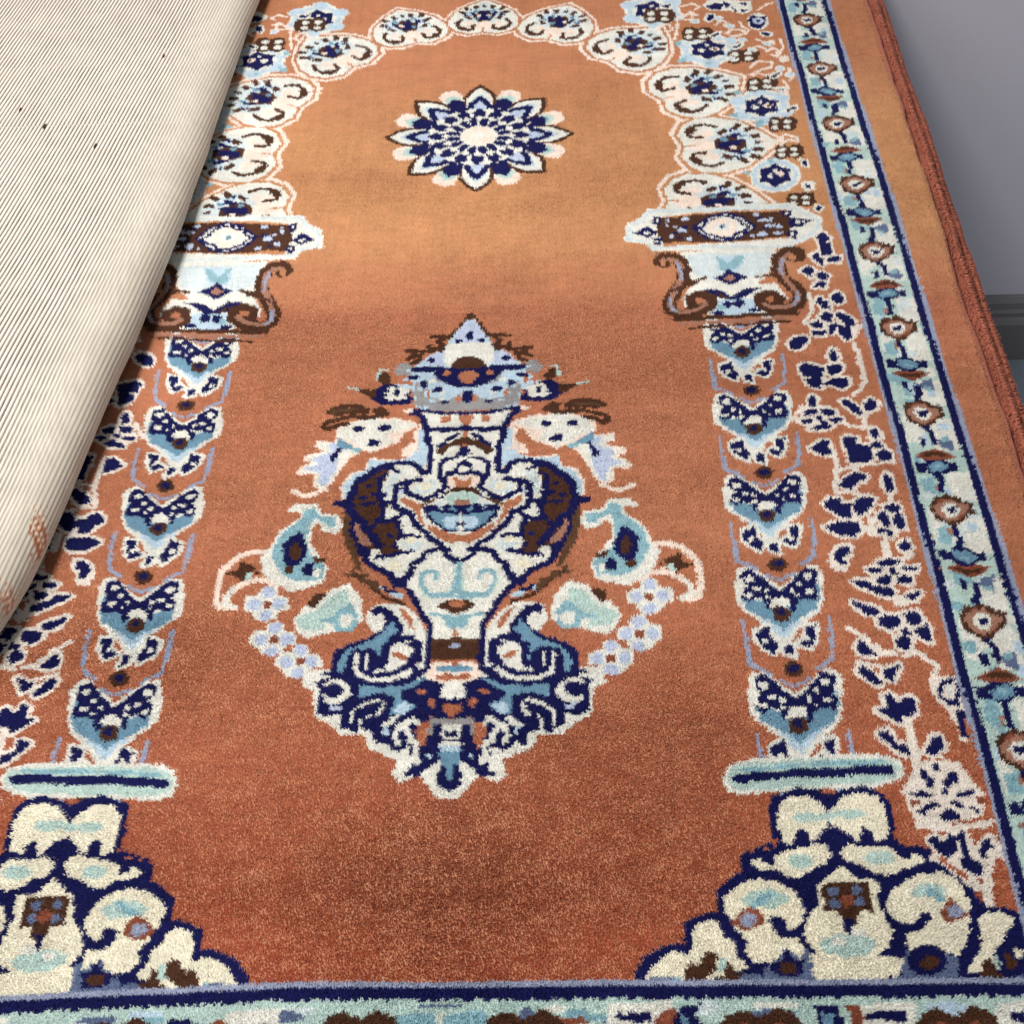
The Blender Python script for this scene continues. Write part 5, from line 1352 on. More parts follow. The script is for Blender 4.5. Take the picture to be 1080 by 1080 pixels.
pW1 0 5,1238 49,1234 46,1198 33,1187 9,1194
lA1 3.2 1,1240 2,1194
lA1 3.2 2,1191 20,1187 40,1189 48,1205 48,1224 37,1229 29,1225 29,1215
lA1 3.2 0,1183 20,1183 35,1185
pB1 0 -16,1170 -7,1178 16,1177 25,1167 10,1157 3,1154
pO1 0 -5,1171 4,1178 13,1171 4,1164
lA1 2.6 -8,1145 3,1149 15,1151 36,1155
lA1 3 -6,1147 0,1133 4,1135
lA1 3 15,1150 10,1135 5,1132
pB1 0 -21,1108 -18,1113 2,1116 31,1111 32,1078 -20,1079
pD1 0 -1,1114 11,1113 29,1110 28,1107 2,1110
pG1 0 7,1102 5,1098 1,1098 -1,1102 0,1107 4,1107
pP1 0 3,1079 32,1078 35,1054 27,1042 5,1042
pO1 0 3,1079 32,1078 30,1072 23,1075 4,1075
pM1 0 23,1064 22,1062 20,1060 16,1059 13,1060 10,1062 9,1065 10,1067 13,1069 16,1070 20,1069 22,1067
pM1 0 1,1065 0,1063 -2,1061 -6,1060 -9,1061 -12,1063 -13,1066 -12,1068 -10,1071 -6,1071 -2,1070 0,1068
pO1 0 -10,1051 4,1056 23,1055 20,1048 5,1046
pW1 0 18,1033 16,1027 11,1022 4,1021 -4,1023 -9,1027 -12,1034 -10,1040 -5,1045 3,1046 10,1045 16,1040
pW1 0 37,1063 35,1098 38,1125 54,1155 75,1173 101,1173 114,1165 119,1142 76,1075 52,1056
pO1 0 54,1127 57,1146 68,1161 75,1165 66,1143 60,1132
pN1 0 68,1134 79,1152 90,1165 104,1169 114,1161 108,1150 99,1158 92,1143 95,1128 101,1125 113,1115 130,1108 148,1098 157,1087 156,1062 169,1056 139,1049 118,1040 108,1038 62,1041 48,1051 37,1063 33,1076 47,1107 54,1118 70,1118
pM1 0 78,1131 83,1144 90,1133 97,1122 108,1110 128,1101 142,1090 148,1074 146,1059 139,1056 137,1085 130,1095 108,1097 97,1088 94,1073 90,1093 85,1115 73,1126
pW1 0 52,1107 62,1110 76,1105 84,1095 83,1075 88,1063 110,1061 110,1088 119,1088 128,1088 126,1055 108,1045 83,1044 59,1052 51,1063 62,1075 55,1087
pW1 0 38,1089 40,1123 52,1132 47,1107 45,1076 53,1075 41,1063 37,1067
lN1 3.96 60,1068 76,1057 101,1054 116,1062 118,1088
lN1 4.4 89,1100 89,1073 99,1067 104,1075
pO1 0 60,1082 71,1092 80,1092 75,1082 64,1077
lN1 5.5 48,1106 48,1078
lN1 4.4 56,1116 72,1113 90,1100
lN1 3.3 49,1098 60,1105
lN1 4.4 62,1241 64,1224 75,1207 59,1185 52,1171 46,1157 41,1146 34,1135 34,1107 33,1076 36,1063 48,1052 62,1043
lN1 3.52 75,1207 86,1217 101,1228 122,1240
lN1 3.52 83,1192 92,1193 99,1201
pL1 0 70,1180 75,1191 92,1190 83,1181
pL1 0 99,1199 114,1208 112,1201 101,1192
lB1 3.3 70,1173 83,1177 97,1183 108,1194 125,1213 138,1222
lD1 4 105,1196 120,1211 131,1215
pN1 0 -26,1046 -9,1031 37,1052 61,1042 120,1041 130,1060 175,1043 167,1036 167,997 154,992 137,996 135,975 125,974 119,971 112,975 106,973 93,965 91,947 78,954 66,937 59,940 49,931 36,940 42,925 56,908 39,902 25,919 12,927 15,894 3,884 -11,897 -11,928 -20,928
pM1 0 34,1051 43,1047 61,1039 89,1036 117,1039 118,1019 96,1026 86,1026 72,1021 74,995 62,996 54,999 42,1008 65,1019 63,1030 45,1040
pW1 0 126,1024 130,1039 142,1048 155,1047 168,1037 155,1039 142,1040 137,1029 145,1019 161,1025 156,1010 139,1012
pN1 0 160,1030 158,1025 154,1021 149,1019 143,1021 139,1025 137,1031 139,1037 143,1041 149,1042 155,1040 159,1036
pU1 0 135,1008 152,1010 149,1000 137,1002
pW1 0 82,1013 93,1019 112,1012 126,999 126,975 119,986 112,994 98,1001 91,1014 89,1001 96,996 113,987 114,973 106,975 104,985 91,990 84,1002
lN1 4.95 92,1010 100,1005 112,1000
lN1 4.4 96,990 104,985 104,976
lN1 5.5 116,996 118,972
pL1 0 77,974 83,976 81,963 76,963
pW1 0 64,994 73,992 86,978 77,975 68,984
lW1 3.6 63,978 68,963 63,952
lW1 3.6 36,977 46,988 58,981 52,968 49,955 40,952 42,935
pW1 0 36,936 44,923 38,919 35,925
lW1 4 44,927 55,932 51,943 64,935 78,945 89,946
pW1 0 46,923 57,918 56,908 48,912
pO1 0 26,985 39,981 44,968 37,952 34,942 29,954
pW1 0 -9,1029 0,1041 16,1036 16,1021 5,1018 -8,1019
pO1 0 -8,1003 -1,1010 12,1009 11,999 1,993
pO1 0 20,1017 28,1020 31,1013 26,1004 21,1008
pO1 0 45,1029 44,1027 42,1025 39,1025 36,1025 33,1027 33,1029 33,1031 36,1032 39,1032 42,1032 44,1030
pK1 0 -4,988 25,991 27,977 20,963 -1,962
pQ1 0 -5,984 10,989 27,988 28,966 13,957 -3,962
pN1 0 -23,981 -9,980 -7,962 -18,957 -22,960
pN1 0 12,978 21,979 22,959 14,957
pW1 0 -8,979 11,981 13,964 3,957 -6,962
pN1 0 -2,968 8,970 7,961 -1,962
pW1 0 -13,953 3,956 16,951 10,940 -11,941
pL1 0 -13,948 15,950 10,939 -9,940
pM1 0 -11,937 14,941 11,922 2,918 -9,923
lM1 3 0,921 0,902
pW1 0 12,919 18,923 29,908 20,893 16,895
pL1 0 50,1010 65,1015 72,997 56,996
pL1 0 21,934 29,936 26,930
pG1 0 626,660 591,2996 596,2996 631,660
pN1 0 631,660 596,2996 607,2996 642,660
pT1 0 643,600 607,2996 682,2996 718,600
pN1 0 717,660 682,2996 693,2996 728,660
pG1 0 728,660 693,2996 699,2996 734,660
pW1 0 648,493 678,493 678,557 648,557
pW1 0 686,541 718,541 718,477 686,477
pW1 0 686,569 718,569 718,625 686,625
pT1 0 646,577 666,577 666,633 646,633
pA1 0 654,613 678,613 678,645 654,645
pW1 0 645,684 675,684 675,748 645,748
pW1 0 683,732 715,732 715,668 683,668
pW1 0 683,760 715,760 715,816 683,816
pT1 0 643,768 663,768 663,824 643,824
pA1 0 651,804 675,804 675,836 651,836
pW1 0 642,875 672,875 672,939 642,939
pW1 0 680,923 712,923 712,859 680,859
pW1 0 680,951 712,951 712,1007 680,1007
pT1 0 640,959 660,959 660,1015 640,1015
pA1 0 648,995 672,995 672,1027 648,1027
pW1 0 639,1066 669,1066 669,1130 639,1130
pW1 0 677,1114 709,1114 709,1050 677,1050
pW1 0 677,1142 709,1142 709,1198 677,1198
pT1 0 637,1150 657,1150 657,1206 637,1206
pA1 0 645,1186 669,1186 669,1218 645,1218
pW1 0 636,1257 666,1257 666,1321 636,1321
pW1 0 674,1305 706,1305 706,1241 674,1241
pW1 0 674,1333 706,1333 706,1389 674,1389
pT1 0 634,1341 654,1341 654,1397 634,1397
pA1 0 642,1377 666,1377 666,1409 642,1409
pW1 0 633,1448 663,1448 663,1512 633,1512
pW1 0 671,1496 703,1496 703,1432 671,1432
pW1 0 671,1524 703,1524 703,1580 671,1580
pT1 0 631,1532 651,1532 651,1588 631,1588
pA1 0 639,1568 663,1568 663,1600 639,1600
pW1 0 630,1639 660,1639 660,1703 630,1703
pW1 0 668,1687 700,1687 700,1623 668,1623
pW1 0 668,1715 700,1715 700,1771 668,1771
pT1 0 628,1723 648,1723 648,1779 628,1779
pA1 0 636,1759 660,1759 660,1791 636,1791
pW1 0 627,1830 657,1830 657,1894 627,1894
pW1 0 665,1878 697,1878 697,1814 665,1814
pW1 0 665,1906 697,1906 697,1962 665,1962
pT1 0 625,1914 645,1914 645,1970 625,1970
pA1 0 633,1950 657,1950 657,1982 633,1982
pW1 0 625,2021 655,2021 655,2085 625,2085
pW1 0 663,2069 695,2069 695,2005 663,2005
pW1 0 663,2097 695,2097 695,2153 663,2153
pT1 0 623,2105 643,2105 643,2161 623,2161
pA1 0 631,2141 655,2141 655,2173 631,2173
pW1 0 622,2212 652,2212 652,2276 622,2276
pW1 0 660,2260 692,2260 692,2196 660,2196
pW1 0 660,2288 692,2288 692,2344 660,2344
pT1 0 620,2296 640,2296 640,2352 620,2352
pA1 0 628,2332 652,2332 652,2364 628,2364
pW1 0 619,2403 649,2403 649,2467 619,2467
pW1 0 657,2451 689,2451 689,2387 657,2387
pW1 0 657,2479 689,2479 689,2535 657,2535
pT1 0 617,2487 637,2487 637,2543 617,2543
pA1 0 625,2523 649,2523 649,2555 625,2555
pW1 0 616,2594 646,2594 646,2658 616,2658
pW1 0 654,2642 686,2642 686,2578 654,2578
pW1 0 654,2670 686,2670 686,2726 654,2726
pT1 0 614,2678 634,2678 634,2734 614,2734
pA1 0 622,2714 646,2714 646,2746 622,2746
pW1 0 613,2785 643,2785 643,2849 613,2849
pW1 0 651,2833 683,2833 683,2769 651,2769
pW1 0 651,2861 683,2861 683,2917 651,2917
pT1 0 611,2869 631,2869 631,2925 611,2925
pA1 0 619,2905 643,2905 643,2937 619,2937
pT1 0 671,719 670,730 663,734 656,730 656,719 656,709 663,705 670,709
pL1 0 711,728 711,733 703,734 696,733 695,728 696,724 703,722 710,724
pW1 0 681,637 681,648 678,653 675,648 675,637 675,626 678,621 681,625
pW1 0 703,741 702,751 698,756 693,751 693,741 693,731 698,727 702,731
pW1 0 704,610 703,623 697,628 690,623 689,610 690,598 697,593 703,598
pH1 0 713,742 712,752 705,756 697,752 696,742 697,731 704,727 712,731
pW1 0 714,659 713,669 709,672 704,669 703,659 704,650 709,646 713,650
pW1 0 704,645 703,649 700,651 696,649 695,645 696,640 700,638 703,640
pW1 0 717,577 717,585 713,588 709,585 708,577 709,570 713,567 716,570
pW1 0 702,672 702,684 698,690 695,684 695,672 695,660 698,655 702,660
pH1 0 672,699 672,708 666,712 660,708 659,699 660,690 666,686 672,690
pT1 0 664,604 663,614 657,618 650,614 649,604 650,594 657,590 663,594
pH1 0 662,706 662,710 659,712 655,710 655,706 655,702 659,700 662,702
pL1 0 706,588 705,597 700,601 694,597 694,588 694,578 700,574 705,578
pH1 0 696,666 695,671 688,673 682,671 681,666 682,662 688,660 695,662
pA1 0 652,625 652,637 648,642 645,637 644,625 645,613 648,608 652,613
pH1 0 703,859 702,870 696,875 691,870 690,859 691,848 696,844 702,848
pL1 0 683,863 682,872 677,876 671,872 670,863 671,854 677,850 682,854
pH1 0 695,810 694,818 688,821 682,818 682,810 682,801 688,798 694,801
pH1 0 692,887 692,898 689,903 686,898 686,887 686,876 689,872 692,876
pT1 0 671,916 670,924 663,928 656,924 655,916 656,907 663,904 670,907
pL1 0 701,769 700,776 694,779 687,776 686,769 687,762 693,759 700,762
pH1 0 699,786 699,792 696,794 693,792 692,786 693,780 696,778 699,780
pH1 0 689,786 688,794 683,798 677,794 676,786 677,777 683,774 688,777
pT1 0 676,809 675,818 669,822 664,818 663,809 664,800 669,797 675,800
pH1 0 718,881 717,889 710,893 704,889 703,881 704,873 710,869 717,872
pL1 0 655,931 654,939 649,943 643,939 643,931 643,923 649,919 654,922
pW1 0 691,906 690,914 683,917 676,914 675,906 676,899 683,896 690,899
pH1 0 694,850 693,856 687,858 680,856 679,850 680,844 686,842 693,844
pA1 0 669,770 668,778 661,781 654,778 653,770 654,761 661,758 668,761
pH1 0 660,751 660,758 656,761 653,758 653,751 653,744 656,741 660,744
pH1 0 694,785 694,792 690,795 687,792 686,785 687,777 690,774 694,777
pH1 0 706,1021 705,1029 702,1032 698,1029 698,1021 698,1013 702,1010 705,1013
pH1 0 682,1006 682,1014 678,1017 675,1014 675,1006 675,998 678,995 682,998
pA1 0 672,1060 671,1072 667,1077 662,1072 661,1060 662,1049 667,1044 671,1048
pT1 0 674,999 673,1008 667,1011 661,1008 660,999 661,990 667,986 673,990
pW1 0 704,1113 704,1123 699,1127 695,1123 694,1113 695,1104 699,1099 704,1103
pA1 0 654,1087 653,1094 645,1097 638,1094 637,1087 638,1079 645,1076 653,1079
pA1 0 663,963 662,968 658,970 654,968 653,963 654,957 658,955 662,957
pL1 0 707,1049 706,1058 702,1061 698,1058 697,1049 698,1041 702,1037 706,1041
pH1 0 711,1010 710,1022 705,1027 699,1022 699,1010 699,997 705,992 710,997
pT1 0 675,978 674,989 668,993 663,989 662,978 663,967 668,963 674,967
pT1 0 676,1070 675,1081 667,1086 659,1081 658,1070 659,1058 667,1053 675,1058
pW1 0 701,1022 700,1028 696,1030 692,1028 691,1022 692,1016 696,1014 700,1016
pW1 0 701,950 700,960 696,964 691,960 691,950 691,939 696,935 700,939
pW1 0 697,986 697,994 693,998 689,994 689,986 689,977 693,973 697,977
pL1 0 712,1086 712,1094 705,1097 699,1094 698,1086 699,1079 705,1076 712,1079
pL1 0 699,968 699,978 696,983 693,978 692,968 693,957 696,953 699,957
pH1 0 646,1185 645,1192 640,1195 634,1192 633,1185 634,1178 640,1176 645,1178
pT1 0 667,1151 666,1162 659,1166 652,1162 651,1151 652,1141 659,1137 666,1141
pH1 0 667,1215 667,1225 661,1229 656,1225 655,1215 656,1205 661,1201 667,1205
pW1 0 677,1286 676,1294 670,1298 664,1294 663,1286 664,1278 670,1275 676,1278
pL1 0 696,1286 695,1292 688,1295 681,1292 680,1286 681,1280 688,1277 695,1280
pH1 0 687,1193 686,1205 683,1210 680,1205 679,1193 680,1181 683,1176 686,1181
pW1 0 710,1130 709,1137 702,1140 695,1137 694,1130 695,1124 702,1121 709,1124
pH1 0 678,1275 677,1284 672,1288 667,1284 666,1275 667,1267 672,1263 677,1267
pH1 0 702,1316 701,1328 697,1334 693,1329 693,1316 693,1304 697,1299 701,1304
pA1 0 649,1150 649,1155 643,1158 636,1155 636,1150 636,1144 643,1141 649,1144
pL1 0 687,1128 686,1138 682,1142 678,1138 678,1128 678,1117 682,1113 686,1117
pT1 0 672,1309 671,1314 666,1316 661,1314 660,1309 661,1304 666,1303 671,1304
pT1 0 653,1223 653,1229 649,1232 646,1229 645,1223 646,1216 649,1213 653,1216
pH1 0 666,1292 665,1302 658,1306 651,1302 650,1292 651,1282 658,1278 665,1282
pA1 0 674,1147 674,1153 669,1156 663,1153 663,1147 663,1141 669,1139 674,1141
pH1 0 695,1184 694,1192 688,1195 683,1192 682,1184 683,1176 688,1173 694,1176
pT1 0 671,1404 670,1416 664,1421 659,1416 658,1404 659,1392 664,1387 670,1392
pH1 0 680,1321 680,1326 677,1328 674,1326 673,1321 674,1316 677,1314 680,1316
pL1 0 683,1500 682,1508 675,1512 669,1508 668,1500 669,1491 675,1487 682,1491
pH1 0 702,1484 701,1489 694,1491 686,1489 685,1484 686,1480 694,1478 701,1480
pT1 0 653,1391 653,1399 647,1402 641,1399 640,1391 641,1384 647,1381 653,1384
pL1 0 673,1344 673,1355 669,1359 666,1355 666,1344 666,1334 669,1329 673,1334
pA1 0 644,1410 643,1418 639,1422 635,1418 634,1410 635,1401 639,1398 643,1401
pL1 0 663,1453 663,1462 659,1466 655,1462 654,1453 655,1444 659,1441 663,1444
pW1 0 698,1458 697,1468 692,1473 688,1468 687,1458 687,1448 692,1443 697,1448
pT1 0 644,1337 643,1344 636,1347 629,1344 628,1337 629,1330 636,1327 643,1330
pL1 0 698,1480 697,1486 689,1488 682,1486 681,1480 682,1474 689,1471 697,1474
pL1 0 652,1405 652,1412 648,1415 644,1412 644,1405 644,1399 648,1396 652,1399
pT1 0 654,1382 653,1391 646,1394 639,1391 638,1382 639,1374 646,1370 653,1374
pH1 0 651,1347 650,1354 644,1357 637,1354 636,1347 637,1340 644,1337 650,1340
pH1 0 699,1331 698,1336 692,1338 687,1336 686,1331 687,1326 692,1324 698,1326
pW1 0 690,1363 689,1368 682,1370 676,1368 675,1363 676,1358 682,1356 689,1358
pL1 0 644,1694 643,1702 637,1706 631,1702 631,1694 631,1686 637,1682 643,1686
pW1 0 689,1663 689,1668 685,1671 682,1668 682,1663 682,1657 685,1654 689,1657
pW1 0 697,1688 696,1696 694,1700 691,1696 690,1688 691,1679 694,1675 696,1679
pW1 0 674,1562 674,1573 670,1577 667,1573 666,1562 667,1551 670,1547 674,1551
pA1 0 658,1529 657,1536 650,1539 643,1536 642,1529 643,1522 650,1519 657,1522
pA1 0 659,1557 658,1566 653,1569 648,1566 648,1557 648,1548 653,1544 658,1548
pH1 0 663,1631 662,1639 656,1643 650,1639 649,1631 650,1623 656,1620 662,1623
pL1 0 692,1553 692,1561 687,1564 682,1561 681,1553 682,1545 687,1542 692,1545
pH1 0 698,1593 697,1598 690,1600 682,1598 681,1593 682,1588 689,1586 697,1588
pL1 0 665,1564 664,1575 660,1580 655,1575 655,1564 655,1552 660,1547 664,1552
pT1 0 647,1516 647,1529 644,1534 640,1529 640,1516 640,1504 644,1498 647,1504
pW1 0 701,1598 700,1608 694,1612 687,1608 687,1598 687,1589 694,1585 700,1589
pL1 0 686,1563 686,1569 683,1572 680,1569 679,1563 680,1556 683,1553 686,1556
pA1 0 640,1587 639,1596 634,1599 629,1596 629,1587 629,1578 634,1575 639,1578
pH1 0 680,1640 679,1645 673,1647 666,1645 665,1640 666,1635 672,1634 679,1635
pT1 0 640,1602 639,1608 634,1610 629,1608 629,1602 629,1597 634,1595 639,1597
pH1 0 692,1866 692,1875 689,1879 685,1875 685,1866 685,1857 689,1853 692,1857
pH1 0 678,1816 677,1827 673,1832 669,1827 668,1816 669,1804 673,1799 677,1804
pA1 0 653,1713 652,1720 648,1722 645,1720 644,1713 645,1707 648,1705 652,1707
pT1 0 652,1838 651,1843 645,1845 638,1843 637,1838 638,1833 645,1831 651,1833
pH1 0 690,1757 690,1768 684,1773 679,1769 678,1757 679,1746 684,1742 690,1746
pL1 0 647,1721 646,1726 642,1728 638,1726 638,1721 638,1715 642,1713 646,1715
pH1 0 684,1747 683,1753 676,1755 669,1753 668,1747 669,1741 676,1738 683,1741
pH1 0 688,1783 687,1793 683,1797 678,1793 677,1783 678,1774 683,1769 687,1774
pW1 0 689,1832 688,1838 681,1841 674,1838 673,1832 674,1825 681,1823 688,1825
pT1 0 645,1709 644,1715 638,1717 632,1715 631,1709 632,1703 638,1701 644,1703
pW1 0 677,1829 676,1834 669,1837 661,1834 660,1829 661,1824 668,1822 676,1824
pH1 0 667,1852 667,1863 661,1868 655,1863 655,1852 655,1841 661,1836 666,1841
pH1 0 687,1790 687,1801 682,1806 677,1801 677,1790 677,1778 682,1773 687,1778
pW1 0 695,1739 694,1747 688,1750 681,1747 681,1739 681,1732 688,1729 694,1732
pT1 0 659,1840 658,1849 652,1852 646,1849 645,1840 646,1832 652,1828 658,1832
pA1 0 659,1738 658,1745 653,1747 648,1745 647,1738 648,1732 653,1729 658,1732
pT1 0 647,1938 647,1948 644,1952 641,1948 641,1938 641,1929 644,1925 647,1929
pW1 0 687,1965 687,1970 683,1973 680,1970 679,1965 680,1960 683,1958 687,1960
pL1 0 678,2062 677,2072 671,2076 666,2072 665,2062 666,2052 671,2048 677,2052
pL1 0 680,1941 679,1948 676,1951 673,1948 672,1941 673,1934 676,1931 679,1934
pT1 0 654,1968 654,1977 651,1981 648,1978 648,1968 648,1959 651,1955 654,1959
pW1 0 665,2022 665,2028 660,2030 655,2028 654,2022 655,2016 660,2013 665,2016
pW1 0 680,1961 680,1972 675,1976 670,1972 669,1961 670,1951 675,1946 680,1951
pT1 0 648,1892 647,1903 642,1907 637,1903 636,1892 637,1881 642,1877 647,1881
pT1 0 654,2051 653,2062 646,2066 639,2062 638,2051 639,2041 646,2036 653,2041
pT1 0 642,2027 641,2038 634,2043 626,2038 625,2027 626,2016 634,2012 641,2016
pT1 0 656,2020 655,2029 649,2033 643,2029 642,2020 643,2011 649,2007 655,2011
pH1 0 693,1895 693,1902 688,1904 683,1902 682,1895 683,1889 688,1886 693,1889
pL1 0 628,2047 628,2054 624,2057 620,2054 619,2047 620,2040 624,2037 628,2040
pL1 0 663,2037 662,2047 655,2052 647,2047 646,2037 647,2026 655,2022 662,2026
pL1 0 693,2053 692,2062 686,2065 680,2062 679,2053 680,2045 686,2042 692,2045
pH1 0 648,1984 648,1991 645,1994 642,1991 641,1984 642,1976 645,1973 648,1976
pL1 0 667,2266 666,2276 659,2280 652,2276 652,2266 652,2256 659,2252 666,2256
pT1 0 646,2117 645,2129 638,2133 631,2129 631,2117 631,2105 638,2100 645,2105
pT1 0 655,2271 654,2280 647,2284 639,2280 638,2271 639,2261 647,2257 654,2261
pT1 0 637,2167 636,2173 633,2176 629,2173 629,2167 629,2161 633,2159 636,2161
pH1 0 679,2231 678,2243 671,2248 663,2243 663,2231 663,2219 671,2215 678,2219
pH1 0 686,2106 685,2117 680,2122 675,2117 675,2107 675,2096 680,2091 685,2096
pA1 0 632,2206 631,2212 623,2214 616,2212 615,2206 616,2201 623,2199 631,2201
pH1 0 674,2189 673,2195 666,2198 658,2195 657,2189 658,2182 666,2180 673,2182
pT1 0 644,2203 643,2209 636,2212 629,2209 628,2203 629,2196 636,2194 643,2196
pH1 0 687,2232 687,2239 681,2243 676,2239 676,2232 676,2224 681,2221 687,2224
pH1 0 652,2250 652,2258 648,2262 644,2258 643,2250 644,2241 648,2237 652,2241
pT1 0 649,2179 649,2186 645,2189 641,2186 641,2179 641,2172 645,2169 649,2172
pL1 0 648,2125 648,2132 642,2135 636,2132 635,2125 636,2118 642,2115 648,2118
pT1 0 644,2259 643,2267 639,2271 635,2267 635,2259 635,2251 639,2248 643,2251
pH1 0 650,2084 650,2089 646,2090 643,2089 643,2084 643,2079 646,2077 650,2079
pT1 0 632,2138 632,2149 627,2154 623,2149 622,2138 623,2127 627,2122 632,2127
pL1 0 635,2308 634,2319 629,2324 624,2319 623,2308 624,2297 629,2292 634,2297
pH1 0 685,2367 685,2372 681,2374 678,2372 677,2367 678,2363 681,2361 685,2363
pH1 0 667,2439 666,2443 659,2445 652,2443 651,2439 652,2434 659,2432 666,2434
pH1 0 656,2350 656,2358 652,2362 648,2358 648,2350 648,2342 652,2338 656,2342
pH1 0 680,2341 679,2346 672,2349 665,2346 664,2341 665,2336 672,2333 679,2336
pH1 0 649,2273 648,2281 642,2284 637,2281 636,2273 637,2265 642,2262 648,2265
pH1 0 642,2284 641,2292 634,2296 626,2292 625,2284 626,2276 633,2272 641,2276
pW1 0 671,2400 670,2405 667,2407 664,2405 664,2400 664,2394 667,2392 670,2394
pL1 0 649,2397 649,2401 645,2403 641,2401 640,2397 641,2392 645,2390 649,2392
pA1 0 639,2332 639,2338 634,2341 630,2338 629,2332 630,2326 634,2323 638,2326
pW1 0 671,2398 670,2406 665,2409 660,2406 659,2398 660,2390 665,2386 670,2390
pA1 0 653,2385 653,2396 648,2401 644,2396 643,2385 644,2374 648,2369 653,2374
pW1 0 663,2431 662,2442 655,2447 648,2442 648,2431 648,2420 655,2415 662,2420
pL1 0 644,2409 644,2421 639,2425 634,2421 633,2409 634,2398 639,2393 644,2398
pW1 0 676,2401 675,2408 669,2411 663,2408 663,2401 663,2393 669,2390 675,2393
pL1 0 684,2416 684,2424 677,2428 671,2424 670,2416 671,2408 677,2404 684,2408
pL1 0 633,2514 632,2522 628,2525 623,2522 622,2514 623,2507 628,2504 632,2507
pL1 0 648,2628 647,2636 642,2639 636,2636 636,2628 636,2620 642,2616 647,2620
pL1 0 682,2612 682,2623 676,2627 670,2623 669,2612 670,2601 676,2597 682,2601
pH1 0 657,2521 656,2526 649,2528 643,2526 642,2521 643,2517 649,2515 656,2517
pH1 0 642,2469 641,2474 638,2476 634,2474 634,2469 634,2464 638,2463 641,2464
pH1 0 666,2517 666,2524 662,2527 658,2524 658,2517 658,2509 662,2506 666,2509
pH1 0 660,2590 659,2601 652,2606 646,2601 645,2590 646,2580 652,2575 659,2579
pH1 0 689,2501 688,2508 681,2510 674,2508 673,2501 674,2494 681,2491 688,2494
pA1 0 640,2583 639,2589 633,2592 627,2589 626,2583 627,2576 633,2574 639,2576
pT1 0 649,2622 648,2629 640,2632 632,2629 631,2622 632,2614 640,2611 648,2614
pL1 0 653,2522 652,2530 648,2533 645,2530 644,2522 645,2514 648,2511 652,2514
pW1 0 660,2547 660,2557 653,2561 647,2557 646,2547 647,2537 653,2533 660,2537
pL1 0 657,2551 657,2561 650,2565 644,2561 643,2551 644,2541 650,2537 657,2541
pW1 0 659,2488 658,2497 651,2500 644,2497 643,2488 644,2479 651,2475 658,2479
pW1 0 667,2554 666,2560 661,2563 656,2560 656,2554 656,2548 661,2545 666,2548
pW1 0 687,2631 686,2638 678,2641 671,2638 670,2631 671,2624 678,2621 686,2624
pL1 0 623,2829 622,2837 619,2841 615,2837 615,2829 615,2820 619,2817 622,2820
pT1 0 635,2733 634,2738 627,2741 619,2738 618,2733 619,2727 627,2724 634,2727
pT1 0 635,2832 634,2837 627,2840 619,2837 618,2832 619,2826 627,2824 634,2826
pH1 0 653,2703 652,2713 648,2717 644,2713 643,2703 644,2694 648,2690 652,2694
pW1 0 671,2756 670,2768 662,2774 655,2768 654,2756 655,2744 662,2739 670,2744
pT1 0 622,2777 621,2789 617,2793 614,2789 613,2777 614,2765 617,2760 621,2765
pH1 0 635,2678 634,2691 631,2696 627,2691 626,2678 627,2666 631,2660 634,2666
pH1 0 664,2655 663,2660 656,2662 648,2660 647,2655 648,2651 656,2649 663,2651
pA1 0 633,2701 632,2712 625,2716 617,2712 616,2701 617,2691 625,2686 632,2690
pW1 0 668,2736 668,2749 664,2754 660,2749 660,2736 660,2724 664,2719 668,2724
pL1 0 646,2756 645,2766 639,2770 632,2766 631,2756 632,2747 639,2743 645,2747
pL1 0 679,2786 679,2798 673,2803 667,2798 666,2786 667,2774 673,2769 679,2774
pW1 0 675,2762 674,2769 669,2772 663,2769 662,2762 663,2755 669,2752 674,2755
pH1 0 654,2811 653,2820 648,2823 643,2820 642,2811 643,2803 648,2799 653,2803
pW1 0 654,2824 653,2829 648,2832 643,2829 642,2824 643,2818 648,2816 653,2818
pL1 0 674,2772 673,2777 666,2778 658,2777 657,2772 658,2767 666,2766 673,2767
pA1 0 640,3031 639,3040 634,3043 628,3040 627,3031 628,3022 634,3018 639,3022
pW1 0 676,2905 675,2914 670,2917 666,2914 665,2905 666,2897 670,2893 675,2897
pL1 0 682,2869 681,2882 677,2887 673,2882 673,2869 673,2857 677,2852 681,2857
pL1 0 631,2954 631,2966 627,2971 623,2966 623,2954 623,2942 627,2937 631,2942
pW1 0 679,2883 678,2892 674,2895 669,2892 668,2883 669,2874 673,2870 678,2874
pW1 0 658,2984 657,2990 649,2993 642,2990 641,2984 641,2977 649,2974 657,2977
pT1 0 636,2881 635,2893 629,2898 624,2893 623,2881 624,2869 629,2863 635,2868
pL1 0 678,3035 677,3039 670,3041 663,3039 662,3035 663,3030 670,3028 677,3030
pH1 0 644,2931 644,2935 637,2937 631,2935 631,2931 631,2926 637,2924 643,2926
pH1 0 624,2931 624,2938 617,2941 611,2938 611,2931 611,2923 617,2920 623,2923
pW1 0 666,3006 665,3017 662,3021 659,3017 659,3006 659,2995 662,2991 665,2995
pW1 0 676,2979 676,2989 672,2994 668,2989 668,2979 668,2968 672,2964 676,2968
pH1 0 655,2968 655,2976 651,2980 647,2976 646,2968 647,2959 651,2955 655,2959
pH1 0 679,2932 678,2937 674,2939 670,2937 670,2932 670,2927 674,2924 678,2927
pT1 0 644,2903 643,2911 636,2914 630,2911 629,2903 630,2894 636,2891 643,2894
pL1 0 653,2917 652,2926 646,2929 641,2926 640,2917 641,2909 646,2905 652,2909
pB1 0 651,560 660,577 672,578 680,584 687,579 695,576 698,567 705,575 704,566 712,569 709,556 711,546 701,543 693,534 686,528 675,520 666,530 655,535
